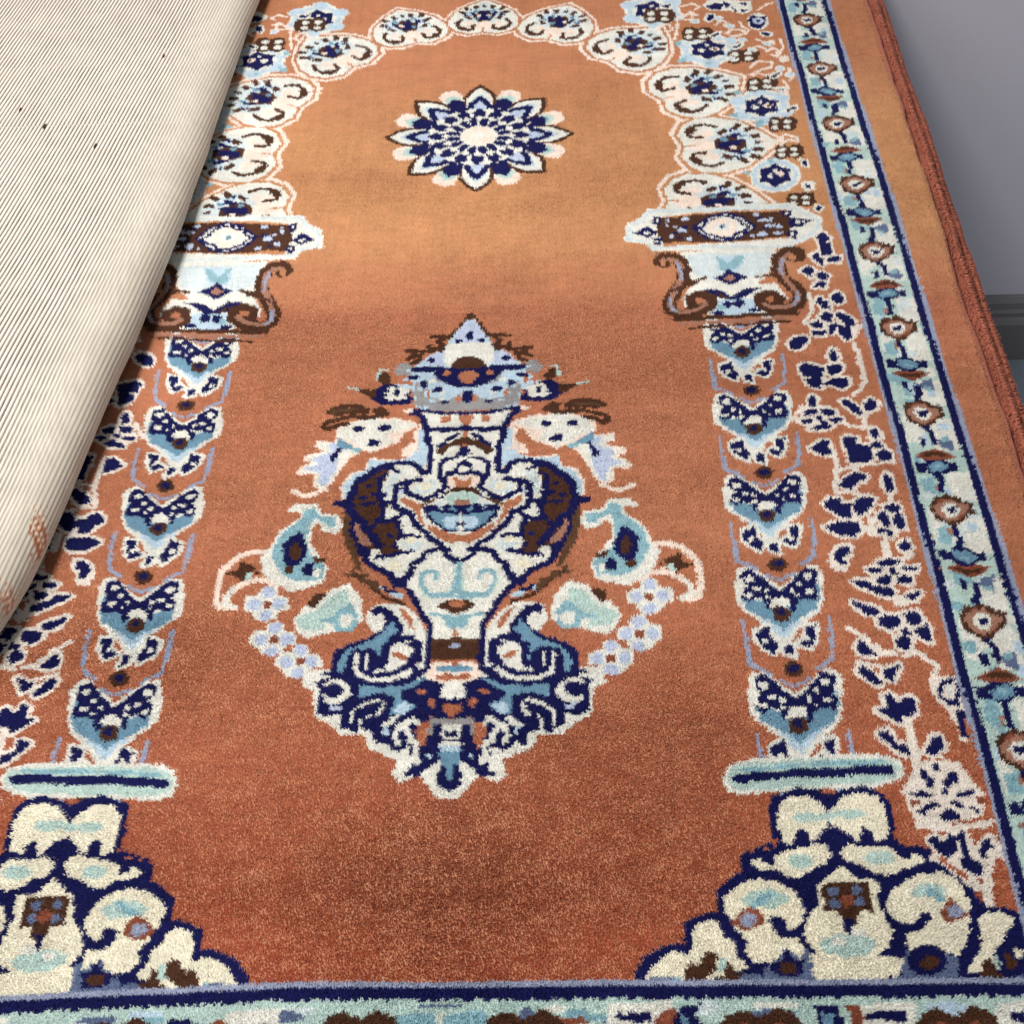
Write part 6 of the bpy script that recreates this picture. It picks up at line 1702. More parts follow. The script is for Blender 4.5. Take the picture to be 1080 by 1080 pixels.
pK1 0 656,558 668,571 684,573 692,565 704,562 701,550 688,539 677,530 662,539
lR1 1.6 664,567 674,573
lR1 1.6 688,537 698,546
pW1 0 665,554 673,566 687,564 692,553 684,540 672,539
pN1 0 672,557 679,557 688,560 685,550 679,545 673,547
pA1 0 650,494 668,491 673,507 671,524 653,519
pB1 0 648,751 657,768 670,769 677,775 684,770 692,767 696,758 702,766 701,757 709,760 706,747 708,737 698,734 691,725 683,719 672,711 663,721 652,726
pK1 0 653,749 665,762 681,764 689,756 701,753 699,741 685,730 674,721 659,730
lR1 1.6 661,758 671,764
lR1 1.6 685,728 695,737
pW1 0 662,745 670,757 684,755 689,744 682,731 669,730
pN1 0 669,748 676,748 685,751 682,741 676,736 670,738
lN1 4.6 675,714 682,702 682,683
pN1 0 662,692 670,694 670,677 662,674
pS1 0 689,691 702,698 707,688 707,669 694,671 686,681
pA1 0 689,691 702,698 702,688 693,683
pR1 0 648,655 663,665 677,672 691,667 706,654 694,650 664,649
pB1 0 657,656 670,666 689,666 699,654 683,658
pN1 0 647,643 658,644 666,650 686,651 692,644 706,643 704,626 696,630 683,621 674,616 663,623 659,628 652,622 646,628
pM1 0 662,636 671,645 680,647 688,644 694,635 684,628 675,622 665,627
pA1 0 671,640 679,643 684,638 676,632
lN1 4.14 675,623 677,607 673,587
pA1 0 648,613 665,615 670,600 668,582 651,588
pK1 0 665,602 671,599 669,587 664,587
pB1 0 645,942 654,959 667,960 674,966 681,961 689,958 693,949 699,957 699,948 706,951 703,938 705,928 696,925 688,916 680,910 669,902 661,912 649,917
pK1 0 650,940 662,953 678,955 686,947 699,944 696,932 682,921 671,912 656,921
lR1 1.6 659,949 668,955
lR1 1.6 682,919 692,928
pW1 0 659,936 667,948 681,946 686,935 679,922 666,921
pN1 0 666,939 673,939 682,942 679,932 673,927 668,929
lN1 4.6 673,775 679,786 679,805
pN1 0 659,797 667,794 667,812 659,814
pS1 0 686,797 700,791 704,800 704,819 691,817 683,808
pA1 0 686,797 700,791 700,800 690,805
pR1 0 645,834 660,824 674,816 688,821 703,835 691,839 661,839
pB1 0 654,833 667,822 686,823 696,835 680,831
pN1 0 644,846 656,845 663,838 683,837 689,845 703,845 701,862 693,858 680,867 671,872 661,866 656,860 649,867 643,860
pM1 0 659,853 669,844 678,841 685,845 691,853 682,861 672,867 662,862
pA1 0 668,849 677,846 681,850 673,857
lN1 4.14 672,866 674,881 670,901
pA1 0 645,876 662,873 667,889 665,906 648,901
pK1 0 662,886 668,890 666,901 661,901
pB1 0 642,1133 651,1150 664,1151 671,1157 678,1152 686,1149 690,1140 696,1148 696,1139 703,1142 700,1129 702,1119 693,1116 685,1107 678,1101 666,1093 658,1103 646,1108
pK1 0 647,1131 660,1144 675,1146 683,1138 696,1135 693,1123 680,1112 668,1103 654,1112
lR1 1.6 656,1140 665,1146
lR1 1.6 679,1110 689,1119
pW1 0 657,1127 664,1139 678,1137 683,1126 676,1113 663,1112
pN1 0 663,1130 671,1130 679,1133 676,1123 671,1118 665,1120
lN1 4.6 670,1096 676,1084 676,1065
pN1 0 656,1074 665,1076 664,1059 656,1056
pS1 0 683,1073 697,1080 701,1070 701,1051 688,1053 680,1063
pA1 0 683,1073 697,1080 697,1070 687,1065
pR1 0 642,1037 657,1047 672,1054 685,1049 701,1036 688,1032 658,1031
pB1 0 651,1038 664,1048 683,1048 693,1036 677,1040
pN1 0 641,1025 653,1026 660,1032 680,1033 687,1026 700,1025 698,1008 690,1012 677,1003 668,998 658,1005 654,1010 646,1004 640,1010
pM1 0 656,1018 666,1027 675,1029 682,1026 688,1017 679,1010 669,1004 660,1009
pA1 0 666,1022 674,1025 678,1020 670,1014
lN1 4.14 669,1005 671,989 668,969
pA1 0 642,995 659,997 664,982 662,964 645,970
pK1 0 659,984 665,981 663,969 658,969
pB1 0 639,1324 648,1341 661,1342 668,1348 676,1343 683,1340 687,1331 694,1339 693,1330 701,1333 697,1320 700,1310 690,1307 682,1298 675,1292 663,1284 655,1294 643,1299
pK1 0 644,1322 657,1335 672,1337 680,1329 693,1326 690,1314 677,1303 665,1294 651,1303
lR1 1.6 653,1331 662,1337
lR1 1.6 676,1301 686,1310
pW1 0 654,1318 661,1330 675,1328 680,1317 673,1304 660,1303
pN1 0 660,1321 668,1321 676,1324 674,1314 668,1309 662,1311
lN1 4.6 667,1157 673,1168 673,1187
pN1 0 654,1179 662,1176 661,1194 653,1196
pS1 0 680,1179 694,1173 698,1182 698,1201 686,1199 677,1190
pA1 0 680,1179 694,1173 694,1182 684,1187
pR1 0 639,1216 654,1206 669,1198 683,1203 698,1217 685,1221 655,1221
pB1 0 648,1215 661,1204 680,1205 690,1217 674,1213
pN1 0 638,1228 650,1227 658,1220 677,1219 684,1227 697,1227 696,1244 687,1240 674,1249 665,1254 655,1248 651,1242 643,1249 637,1242
pM1 0 653,1235 663,1226 672,1223 680,1227 685,1235 676,1243 666,1249 657,1244
pA1 0 663,1231 671,1228 675,1232 667,1239
lN1 4.14 666,1248 668,1263 665,1283
pA1 0 639,1258 656,1255 661,1271 659,1288 642,1283
pK1 0 657,1268 662,1272 661,1283 655,1283
pB1 0 637,1515 645,1532 658,1533 665,1539 673,1534 680,1531 684,1522 691,1530 690,1521 698,1524 694,1511 697,1501 687,1498 679,1489 672,1483 660,1475 652,1485 641,1490
pK1 0 642,1513 654,1526 670,1528 677,1520 690,1517 687,1505 674,1494 662,1485 648,1494
lR1 1.6 650,1522 659,1528
lR1 1.6 674,1492 683,1501
pW1 0 651,1509 658,1521 672,1519 677,1508 670,1495 658,1494
pN1 0 658,1512 665,1512 673,1515 671,1505 665,1500 659,1502
lN1 4.6 664,1478 670,1466 670,1447
pN1 0 651,1456 659,1458 658,1441 650,1438
pS1 0 678,1455 691,1462 695,1452 695,1433 683,1435 674,1445
pA1 0 678,1455 691,1462 691,1452 681,1447
pR1 0 636,1419 651,1429 666,1436 680,1431 695,1418 682,1414 652,1413
pB1 0 645,1420 658,1430 677,1430 687,1418 671,1422
pN1 0 635,1407 647,1408 655,1414 674,1415 681,1408 694,1407 693,1390 684,1394 672,1385 662,1380 652,1387 648,1392 640,1386 634,1392
pM1 0 651,1400 660,1409 669,1411 677,1408 682,1399 673,1392 663,1386 654,1391
pA1 0 660,1404 668,1407 672,1402 664,1396
lN1 4.14 663,1387 665,1371 662,1351
pA1 0 636,1377 653,1379 658,1364 657,1346 639,1352
pK1 0 654,1366 659,1363 658,1351 653,1351
pB1 0 634,1706 643,1723 655,1724 663,1730 670,1725 678,1722 681,1713 688,1721 687,1712 695,1715 691,1702 694,1692 684,1689 676,1680 669,1674 658,1666 649,1676 638,1681
pK1 0 639,1704 651,1717 667,1719 675,1711 687,1708 684,1696 671,1685 659,1676 645,1685
lR1 1.6 647,1713 656,1719
lR1 1.6 671,1683 681,1692
pW1 0 648,1700 655,1712 669,1710 675,1699 667,1686 655,1685
pN1 0 655,1703 662,1703 671,1706 668,1696 662,1691 656,1693
lN1 4.6 661,1539 667,1550 668,1569
pN1 0 648,1561 656,1558 655,1576 647,1578
pS1 0 675,1561 688,1555 692,1564 692,1583 680,1581 671,1572
pA1 0 675,1561 688,1555 688,1564 678,1569
pR1 0 634,1598 649,1588 663,1580 677,1585 692,1599 679,1603 649,1603
pB1 0 642,1597 655,1586 674,1587 684,1599 668,1595
pN1 0 632,1610 644,1609 652,1602 671,1601 678,1609 692,1609 690,1626 681,1622 669,1631 659,1636 649,1630 645,1624 637,1631 631,1624
pM1 0 648,1617 657,1608 666,1605 674,1609 679,1617 670,1625 660,1631 651,1626
pA1 0 657,1613 665,1610 669,1614 662,1621
lN1 4.14 661,1630 662,1645 659,1665
pA1 0 633,1640 651,1637 656,1653 654,1670 636,1665
pK1 0 651,1650 656,1654 655,1665 650,1665
pB1 0 631,1897 640,1914 652,1915 660,1921 667,1916 675,1913 678,1904 685,1912 684,1903 692,1906 689,1893 691,1883 681,1880 673,1871 666,1865 655,1857 646,1867 635,1872
pK1 0 636,1895 648,1908 664,1910 672,1902 684,1899 681,1887 668,1876 656,1867 642,1876
lR1 1.6 644,1904 654,1910
lR1 1.6 668,1874 678,1883
pW1 0 645,1891 652,1903 667,1901 672,1890 664,1877 652,1876
pN1 0 652,1894 659,1894 668,1897 665,1887 659,1882 653,1884
lN1 4.6 658,1860 665,1848 665,1829
pN1 0 645,1838 653,1840 653,1823 645,1820
pS1 0 672,1837 685,1844 690,1834 690,1815 677,1817 668,1827
pA1 0 672,1837 685,1844 685,1834 675,1829
pR1 0 631,1801 646,1811 660,1818 674,1813 689,1800 677,1796 647,1795
pB1 0 639,1802 652,1812 672,1812 682,1800 666,1804
pN1 0 629,1789 641,1790 649,1796 668,1797 675,1790 689,1789 687,1772 678,1776 666,1767 656,1762 646,1769 642,1774 634,1768 628,1774
pM1 0 645,1782 654,1791 663,1793 671,1790 676,1781 667,1774 657,1768 648,1773
pA1 0 654,1786 662,1789 666,1784 659,1778
lN1 4.14 658,1769 660,1753 656,1733
pA1 0 630,1759 648,1761 653,1746 651,1728 633,1734
pK1 0 648,1748 653,1745 652,1733 647,1733
pB1 0 628,2088 637,2105 649,2106 657,2112 664,2107 672,2104 676,2095 682,2103 681,2094 689,2097 686,2084 688,2074 678,2071 671,2062 663,2056 652,2048 643,2058 632,2063
pK1 0 633,2086 645,2099 661,2101 669,2093 681,2090 679,2078 665,2067 654,2058 639,2067
lR1 1.6 641,2095 651,2101
lR1 1.6 665,2065 675,2074
pW1 0 642,2082 650,2094 664,2092 669,2081 661,2068 649,2067
pN1 0 649,2085 656,2085 665,2088 662,2078 656,2073 650,2075
lN1 4.6 655,1921 662,1932 662,1951
pN1 0 642,1943 650,1940 650,1958 642,1960
pS1 0 669,1943 682,1937 687,1946 687,1965 674,1963 666,1954
pA1 0 669,1943 682,1937 682,1946 673,1951
pR1 0 628,1980 643,1970 657,1962 671,1967 686,1981 674,1985 644,1985
pB1 0 637,1979 650,1968 669,1969 679,1981 663,1977
pN1 0 626,1992 638,1991 646,1984 665,1983 672,1991 686,1991 684,2008 676,2004 663,2013 653,2018 643,2012 639,2006 632,2013 626,2006
pM1 0 642,1999 651,1990 660,1987 668,1991 674,1999 664,2007 655,2013 645,2008
pA1 0 651,1995 659,1992 664,1996 656,2003
lN1 4.14 655,2012 657,2027 653,2047
pA1 0 628,2022 645,2019 650,2035 648,2052 630,2047
pK1 0 645,2032 651,2036 649,2047 644,2047
pB1 0 625,2279 634,2296 647,2297 654,2303 661,2298 669,2295 673,2286 679,2294 678,2285 686,2288 683,2275 685,2265 675,2262 668,2253 660,2247 649,2239 640,2249 629,2254
pK1 0 630,2277 642,2290 658,2292 666,2284 679,2281 676,2269 662,2258 651,2249 636,2258
lR1 1.6 639,2286 648,2292
lR1 1.6 662,2256 672,2265
pW1 0 639,2273 647,2285 661,2283 666,2272 659,2259 646,2258
pN1 0 646,2276 653,2276 662,2279 659,2269 653,2264 648,2266
lN1 4.6 653,2242 659,2230 659,2211
pN1 0 639,2220 647,2222 647,2205 639,2202
pS1 0 666,2219 680,2226 684,2216 684,2197 671,2199 663,2209
pA1 0 666,2219 680,2226 680,2216 670,2211
pR1 0 625,2183 640,2193 654,2200 668,2195 683,2182 671,2178 641,2177
pB1 0 634,2184 647,2194 666,2194 676,2182 660,2186
pN1 0 624,2171 635,2172 643,2178 663,2179 669,2172 683,2171 681,2154 673,2158 660,2149 651,2144 640,2151 636,2156 629,2150 623,2156
pM1 0 639,2164 648,2173 657,2175 665,2172 671,2163 662,2156 652,2150 642,2155
pA1 0 648,2168 657,2171 661,2166 653,2160
lN1 4.14 652,2151 654,2135 650,2115
pA1 0 625,2141 642,2143 647,2128 645,2110 628,2116
pK1 0 642,2130 648,2127 646,2115 641,2115
pB1 0 622,2470 631,2487 644,2488 651,2494 658,2489 666,2486 670,2477 676,2485 676,2476 683,2479 680,2466 682,2456 673,2453 665,2444 658,2438 646,2430 638,2440 626,2445
pK1 0 627,2468 639,2481 655,2483 663,2475 676,2472 673,2460 660,2449 648,2440 634,2449
lR1 1.6 636,2477 645,2483
lR1 1.6 659,2447 669,2456
pW1 0 637,2464 644,2476 658,2474 663,2463 656,2450 643,2449
pN1 0 643,2467 651,2467 659,2470 656,2460 650,2455 645,2457
lN1 4.6 650,2303 656,2314 656,2333
pN1 0 636,2325 645,2322 644,2340 636,2342
pS1 0 663,2325 677,2319 681,2328 681,2347 668,2345 660,2336
pA1 0 663,2325 677,2319 677,2328 667,2333
pR1 0 622,2362 637,2352 652,2344 665,2349 680,2363 668,2367 638,2367
pB1 0 631,2361 644,2350 663,2351 673,2363 657,2359
pN1 0 621,2374 633,2373 640,2366 660,2365 667,2373 680,2373 678,2390 670,2386 657,2395 648,2400 638,2394 634,2388 626,2395 620,2388
pM1 0 636,2381 646,2372 655,2369 662,2373 668,2381 659,2389 649,2395 640,2390
pA1 0 646,2377 654,2374 658,2378 650,2385
lN1 4.14 649,2394 651,2409 647,2429
pA1 0 622,2404 639,2401 644,2417 642,2434 625,2429
pK1 0 639,2414 645,2418 643,2429 638,2429
pB1 0 619,2661 628,2678 641,2679 648,2685 656,2680 663,2677 667,2668 674,2676 673,2667 681,2670 677,2657 679,2647 670,2644 662,2635 655,2629 643,2621 635,2631 623,2636
pK1 0 624,2659 637,2672 652,2674 660,2666 673,2663 670,2651 657,2640 645,2631 631,2640
lR1 1.6 633,2668 642,2674
lR1 1.6 656,2638 666,2647
pW1 0 634,2655 641,2667 655,2665 660,2654 653,2641 640,2640
pN1 0 640,2658 648,2658 656,2661 654,2651 648,2646 642,2648
lN1 4.6 647,2624 653,2612 653,2593
pN1 0 634,2602 642,2604 641,2587 633,2584
pS1 0 660,2601 674,2608 678,2598 678,2579 666,2581 657,2591
pA1 0 660,2601 674,2608 674,2598 664,2593
pR1 0 619,2565 634,2575 649,2582 663,2577 678,2564 665,2560 635,2559
pB1 0 628,2566 641,2576 660,2576 670,2564 654,2568
pN1 0 618,2553 630,2554 638,2560 657,2561 664,2554 677,2553 675,2536 667,2540 654,2531 645,2526 635,2533 631,2538 623,2532 617,2538
pM1 0 633,2546 643,2555 652,2557 659,2554 665,2545 656,2538 646,2532 637,2537
pA1 0 643,2550 651,2553 655,2548 647,2542
lN1 4.14 646,2533 648,2517 645,2497
pA1 0 619,2523 636,2525 641,2510 639,2492 622,2498
pK1 0 637,2512 642,2509 640,2497 635,2497
pB1 0 617,2852 625,2869 638,2870 645,2876 653,2871 660,2868 664,2859 671,2867 670,2858 678,2861 674,2848 677,2838 667,2835 659,2826 652,2820 640,2812 632,2822 620,2827
pK1 0 621,2850 634,2863 650,2865 657,2857 670,2854 667,2842 654,2831 642,2822 628,2831
lR1 1.6 630,2859 639,2865
lR1 1.6 654,2829 663,2838
pW1 0 631,2846 638,2858 652,2856 657,2845 650,2832 638,2831
pN1 0 638,2849 645,2849 653,2852 651,2842 645,2837 639,2839
lN1 4.6 644,2685 650,2696 650,2715
pN1 0 631,2707 639,2704 638,2722 630,2724
pS1 0 658,2707 671,2701 675,2710 675,2729 663,2727 654,2718
pA1 0 658,2707 671,2701 671,2710 661,2715
pR1 0 616,2744 631,2734 646,2726 660,2731 675,2745 662,2749 632,2749
pB1 0 625,2743 638,2732 657,2733 667,2745 651,2741
pN1 0 615,2756 627,2755 635,2748 654,2747 661,2755 674,2755 673,2772 664,2768 652,2777 642,2782 632,2776 628,2770 620,2777 614,2770
pM1 0 630,2763 640,2754 649,2751 657,2755 662,2763 653,2771 643,2777 634,2772
pA1 0 640,2759 648,2756 652,2760 644,2767
lN1 4.14 643,2776 645,2791 642,2811
pA1 0 616,2786 633,2783 638,2799 637,2816 619,2811
pK1 0 634,2796 639,2800 638,2811 632,2811
pT0 0 -732,636 732,636 732,544 -732,544
pG0 0 -616,654 616,654 616,640 -616,640
pN0 0 -640,647 640,647 640,634 -640,634
pL0 0 461,605 457,610 449,612 440,610 437,605 440,600 449,598 457,600
pL0 0 -22,594 -25,598 -33,599 -41,598 -44,594 -41,590 -33,588 -25,590
pW0 0 136,624 132,627 124,628 116,627 112,624 116,621 124,620 132,621
pA0 0 156,602 149,605 131,606 114,605 107,602 114,600 131,599 149,600
pS0 0 -345,604 -351,607 -367,608 -383,607 -389,604 -383,602 -367,601 -351,602
pW0 0 27,615 21,618 4,619 -12,618 -18,615 -12,612 4,610 20,612
pL0 0 553,621 545,627 527,629 509,627 502,621 509,615 527,613 545,615
pS0 0 221,609 214,615 196,617 179,615 171,609 179,603 196,601 214,603
pH0 0 -21,610 -24,616 -33,619 -41,616 -45,610 -41,604 -33,601 -24,604
pH0 0 -212,601 -219,604 -235,605 -252,604 -259,601 -252,598 -235,597 -219,598
pL0 0 375,614 369,618 354,619 339,618 333,615 339,611 354,610 369,611
pH0 0 463,606 459,611 449,614 439,611 435,606 439,600 449,598 459,600
pL0 0 373,603 367,607 354,609 340,607 334,603 340,598 353,597 367,598
pH0 0 -423,616 -430,620 -446,621 -462,620 -469,616 -462,613 -446,611 -430,613
pW0 0 -451,625 -453,628 -460,629 -466,628 -469,625 -466,622 -460,621 -453,622
pH0 0 550,593 545,597 533,599 522,597 517,593 522,589 533,587 545,589
pA0 0 9,600 4,605 -8,607 -20,605 -25,600 -20,595 -8,593 4,595
pL0 0 258,615 254,617 246,618 237,617 234,615 237,613 246,612 254,613
pT0 0 -443,618 -449,622 -463,624 -476,622 -482,618 -477,614 -463,612 -449,614
pT0 0 -300,606 -306,610 -321,611 -337,610 -343,606 -337,601 -322,600 -306,601
pA0 0 -298,627 -301,630 -310,631 -319,630 -322,627 -319,624 -310,622 -301,624
pL0 0 -287,626 -293,629 -308,630 -322,629 -329,626 -323,623 -308,621 -293,623
pT0 0 -77,621 -85,624 -103,625 -122,624 -129,621 -122,619 -103,618 -85,619
pS0 0 -95,596 -101,599 -118,601 -134,599 -141,596 -134,592 -118,591 -101,592
pA0 0 156,619 152,622 143,623 134,622 130,619 134,615 143,614 152,615
pS0 0 319,593 312,599 297,602 281,599 274,593 281,587 296,585 312,587
pW0 0 549,611 545,614 534,615 524,614 519,611 524,607 534,606 545,607
pS0 0 -227,604 -233,610 -248,612 -263,610 -269,604 -263,598 -248,596 -233,598
pT0 0 110,601 106,604 98,605 90,604 87,601 90,597 98,596 106,597
pA0 0 -286,620 -291,622 -301,623 -312,622 -317,620 -312,617 -301,616 -291,617
pT0 0 -194,614 -201,618 -217,620 -233,618 -239,614 -233,609 -217,608 -201,609
pT0 0 249,619 246,621 239,622 233,621 230,619 233,616 239,615 246,616
pW0 0 376,626 368,629 350,630 332,629 324,626 332,623 350,621 368,623
pH0 0 -220,595 -223,600 -230,603 -237,600 -240,595 -237,589 -230,587 -223,589
pT0 0 -86,608 -93,613 -109,615 -126,613 -133,608 -126,604 -109,602 -93,604
pH0 0 -129,623 -135,626 -150,627 -164,626 -170,623 -164,620 -150,619 -135,620
pA0 0 257,602 255,607 248,610 242,607 239,602 242,597 248,595 255,597
pH0 0 -290,606 -293,609 -299,611 -306,609 -309,606 -306,602 -299,600 -293,602
pT0 0 -255,611 -260,614 -270,615 -281,614 -285,611 -281,608 -270,607 -260,608
pW0 0 228,621 225,627 216,630 208,627 204,621 208,615 216,613 225,615
pT0 0 411,610 406,613 395,614 383,613 378,610 383,607 395,606 406,607
pA0 0 192,615 185,617 170,618 154,617 148,615 154,612 169,611 185,612
pS0 0 -338,622 -344,626 -360,627 -375,626 -382,622 -376,618 -360,616 -344,618
pT0 0 280,600 274,606 260,608 246,606 240,600 246,595 260,592 274,594
pT0 0 80,616 77,619 69,621 62,619 59,616 62,612 69,611 77,612
pA0 0 -536,627 -539,629 -545,630 -551,629 -553,627 -551,625 -545,624 -539,625
pA0 0 542,608 537,613 524,615 512,613 507,608 512,603 524,601 537,603
pS0 0 26,628 19,630 2,631 -15,630 -22,628 -15,626 2,625 19,626
pW0 0 124,614 118,619 105,621 91,619 86,614 91,610 105,608 118,610
pS0 0 369,618 362,621 345,622 329,621 322,618 329,615 345,614 362,615
pS0 0 -244,601 -247,604 -255,606 -263,604 -267,601 -264,597 -255,596 -247,597
pS0 0 100,618 98,624 92,626 86,624 84,618 86,611 92,609 98,611
pH0 0 -540,621 -543,625 -549,627 -555,625 -558,621 -556,617 -549,615 -543,617
pT0 0 -452,605 -457,611 -470,614 -483,611 -489,605 -483,599 -470,596 -457,599
pW0 0 51,613 45,616 31,617 17,616 11,613 17,611 31,610 45,611
pW0 0 -78,596 -83,601 -94,603 -105,601 -109,596 -105,591 -94,588 -83,591
pW0 0 -365,612 -369,618 -378,621 -388,618 -392,612 -388,606 -379,604 -369,606
pH0 0 294,624 290,630 280,632 271,630 267,624 271,619 280,617 290,619
pS0 0 -360,611 -364,613 -373,614 -382,613 -386,611 -382,608 -373,607 -364,608
pS0 0 -140,617 -147,621 -164,623 -180,621 -187,617 -180,612 -164,610 -147,612
pN0 0 -742,550 742,550 742,536 -742,536
pT0 0 -692,2920 692,2920 692,2996 -692,2996
pN0 0 -612,2910 612,2910 612,2922 -612,2922
pN0 0 -692,2994 692,2994 692,3006 -692,3006
pW0 0 176,628 244,632 242,599 175,600
pW0 0 439,627 496,630 490,598 435,598
pW0 0 578,626 610,630 603,597 571,597
pN0 0 183,618 219,619 221,609 187,610
pN0 0 439,614 454,620 484,619 484,608 449,610
pN0 0 587,615 608,619 604,605 589,607
pR0 0 225,611 236,624 248,624 246,603 222,603
pN0 0 240,603 252,626 274,628 267,617 274,603
pM0 0 251,619 259,613 260,603 250,603
pR0 0 423,625 437,627 440,606 428,602
pN0 0 390,627 415,627 418,602 392,602
pM0 0 398,619 410,616 406,602 396,602
pW0 0 -226,625 -167,626 -164,602 -222,602
pN0 0 -211,610 -179,612 -178,606 -210,604
pR0 0 -238,614 -222,618 -220,604 -239,604
pN0 0 -286,619 -261,619 -243,606 -283,604
pA0 0 -50,617 -6,621 -1,605 -49,605
pA0 0 3,617 47,625 51,604 3,605
pR0 0 119,612 147,616 159,608 127,604
pB0 0 275,570 283,598 299,616 315,622 333,614 351,624 369,616 381,598 391,570
pR0 0 303,580 305,602 317,610 327,600 327,580
pR0 0 339,580 341,602 351,610 361,602 363,580
pW0 0 317,570 323,594 343,594 349,570
pN0 0 327,560 333,574 339,560
pB0 0 476,570 484,598 500,616 516,622 534,614 552,624 570,616 582,598 592,570
pR0 0 504,580 506,602 518,610 528,600 528,580
pR0 0 540,580 542,602 552,610 562,602 564,580
pW0 0 518,570 524,594 544,594 550,570
pN0 0 528,560 534,574 540,560
pB0 0 -140,570 -132,598 -116,616 -100,622 -82,614 -64,624 -46,616 -34,598 -24,570
pR0 0 -112,580 -110,602 -98,610 -88,600 -88,580
pR0 0 -76,580 -74,602 -64,610 -54,602 -52,580
pW0 0 -98,570 -92,594 -72,594 -66,570
pN0 0 -88,560 -82,574 -76,560
pB0 0 31,570 39,598 55,616 71,622 89,614 107,624 125,616 137,598 147,570
pR0 0 59,580 61,602 73,610 83,600 83,580
pR0 0 95,580 97,602 107,610 117,602 119,580
pW0 0 73,570 79,594 99,594 105,570
pN0 0 83,560 89,574 95,560
pB0 0 -393,570 -385,598 -369,616 -353,622 -335,614 -317,624 -299,616 -287,598 -277,570
pR0 0 -365,580 -363,602 -351,610 -341,600 -341,580
pR0 0 -329,580 -327,602 -317,610 -307,602 -305,580
pW0 0 -351,570 -345,594 -325,594 -319,570
pN0 0 -341,560 -335,574 -329,560
pB0 0 -590,570 -582,598 -566,616 -550,622 -532,614 -514,624 -496,616 -484,598 -474,570
pR0 0 -562,580 -560,602 -548,610 -538,600 -538,580
pR0 0 -526,580 -524,602 -514,610 -504,602 -502,580
pW0 0 -548,570 -542,594 -522,594 -516,570
pN0 0 -538,560 -532,574 -526,560
'''
def raster(text,ku=1.9,kv=1.6,umax=412.,v0=272.,v1=1462.,seed=3):
    nu=int(2*umax/ku); nv=int((v1-v0)/kv)
    us=-umax+ku*(np.arange(nu)+.5); vs=v0+kv*(np.arange(nv)+.5)
    keys='O N B W P L M T G R D Q K U A C S Y H'.split()
    rng=np.random.default_rng(seed)
    img=np.zeros((nv,nu),np.uint8)
    ju=(rng.random((nv,nu))-.5)*ku*.3; jv=(rng.random((nv,nu))-.5)*kv*.3
    U=us[None]+ju; V=vs[:,None]+jv
    def seg(px,py,q,closed):
        d=np.full(px.shape,1e9); n=len(q)
        for i in range(n if closed else n-1):
            a=q[i]; b=q[(i+1)%n]; e=b-a; L=e@e+1e-9
            t=np.clip(((px-a[0])*e[0]+(py-a[1])*e[1])/L,0,1)
            d=np.minimum(d,(px-a[0]-t*e[0])**2+(py-a[1]-t*e[1])**2)
        return d
    def inside(px,py,q):
        r=np.zeros(px.shape,bool); n=len(q); j=n-1
        for i in range(n):
            xi,yi=q[i]; xj,yj=q[j]
            if yi!=yj:
                c=(yi>py)!=(yj>py)
                r^=c&(px<(xj-xi)*(py-yi)/(yj-yi)+xi)
            j=i
        return r
    for ln in text.strip().split('\n'):
        h,w,*pt=ln.split(); k,c,s=h[0],keys.index(h[1]),h[2]=='1'; w=float(w)
        q0=np.array([[float(x) for x in p.split(',')] for p in pt])/2
        for m in ((1,-1) if s else (1,)):
            q=q0*np.array([m,1]); pad=w+3
            i0=max(0,int((q[:,0].min()-pad+umax)/ku)); i1=min(nu,int((q[:,0].max()+pad+umax)/ku)+1)
            j0=max(0,int((q[:,1].min()-pad-v0)/kv)); j1=min(nv,int((q[:,1].max()+pad-v0)/kv)+1)
            if i1<=i0 or j1<=j0: continue
            px=U[j0:j1,i0:i1]; py=V[j0:j1,i0:i1]
            if k=='l': mk=seg(px,py,q,False)<(w/2)**2
            else:
                mk=inside(px,py,q)
                if k=='g': mk|=seg(px,py,q,True)<w*w
            img[j0:j1,i0:i1][mk]=c
    return img,us,vs,keys

# ------------------------------------------------------------------ rug knots
PALETTE = dict(O=(190,134,100), N=(14,17,80), B=(80,48,31), W=(229,227,218), P=(240,222,208), L=(192,211,224), M=(118,156,178), T=(190,211,204),
               G=(160,167,190), R=(146,82,60), D=(98,68,46), Q=(160,158,158), K=(170,124,104), U=(192,201,222), A=(146,184,194), C=(234,224,213), Y=(236,229,208), H=(212,221,222), S=(104,118,150))
KU, KV = 1.9, 1.55
knots, ku, kv, KEYS = raster(PATTERN, KU, KV, 412., 262., 1550.)
LUT = lin([PALETTE[k] for k in KEYS])
NV, NU = knots.shape
def edge_u(v):      # outer edge of the carpet pile on the right, mm
    return 386.5+1.6*smooth_noise(v, 0*v, 90, 5)+1.0*smooth_noise(v, 0*v, 22, 6)
def relief(u, v):   # the rug does not lie perfectly flat (mm)
    return 2.6*smooth_noise(u, v, 210, 21)+0.7*smooth_noise(u, v, 75, 22)
FOLD = np.array([(-330.,430),(-312,500),(-294,554),(-284.9,593),(-279.3,652),(-274,706),(-269,776),(-259.5,863),(-252,973),(-246.5,1084),(-241,1244),(-234,1394),(-229,1500),(-227,1560)])
def fold_u(v): 
    x = np.interp(v, FOLD[:, 1], FOLD[:, 0]); 
    return 1.2*smooth_noise(v, v*0, 55, 71)+(x+np.interp(v-25, FOLD[:, 1], FOLD[:, 0])+np.interp(v+25, FOLD[:, 1], FOLD[:, 0]))/3
YARN = yarn_mat('wool_yarn', .3, .5)
V_END, V_BEG = 1553., 258.
rug = thing('patterned_rug', 'orange prayer rug with navy vase, columns and floral border lying open on the stack', 'rug', (0, 0, 0))
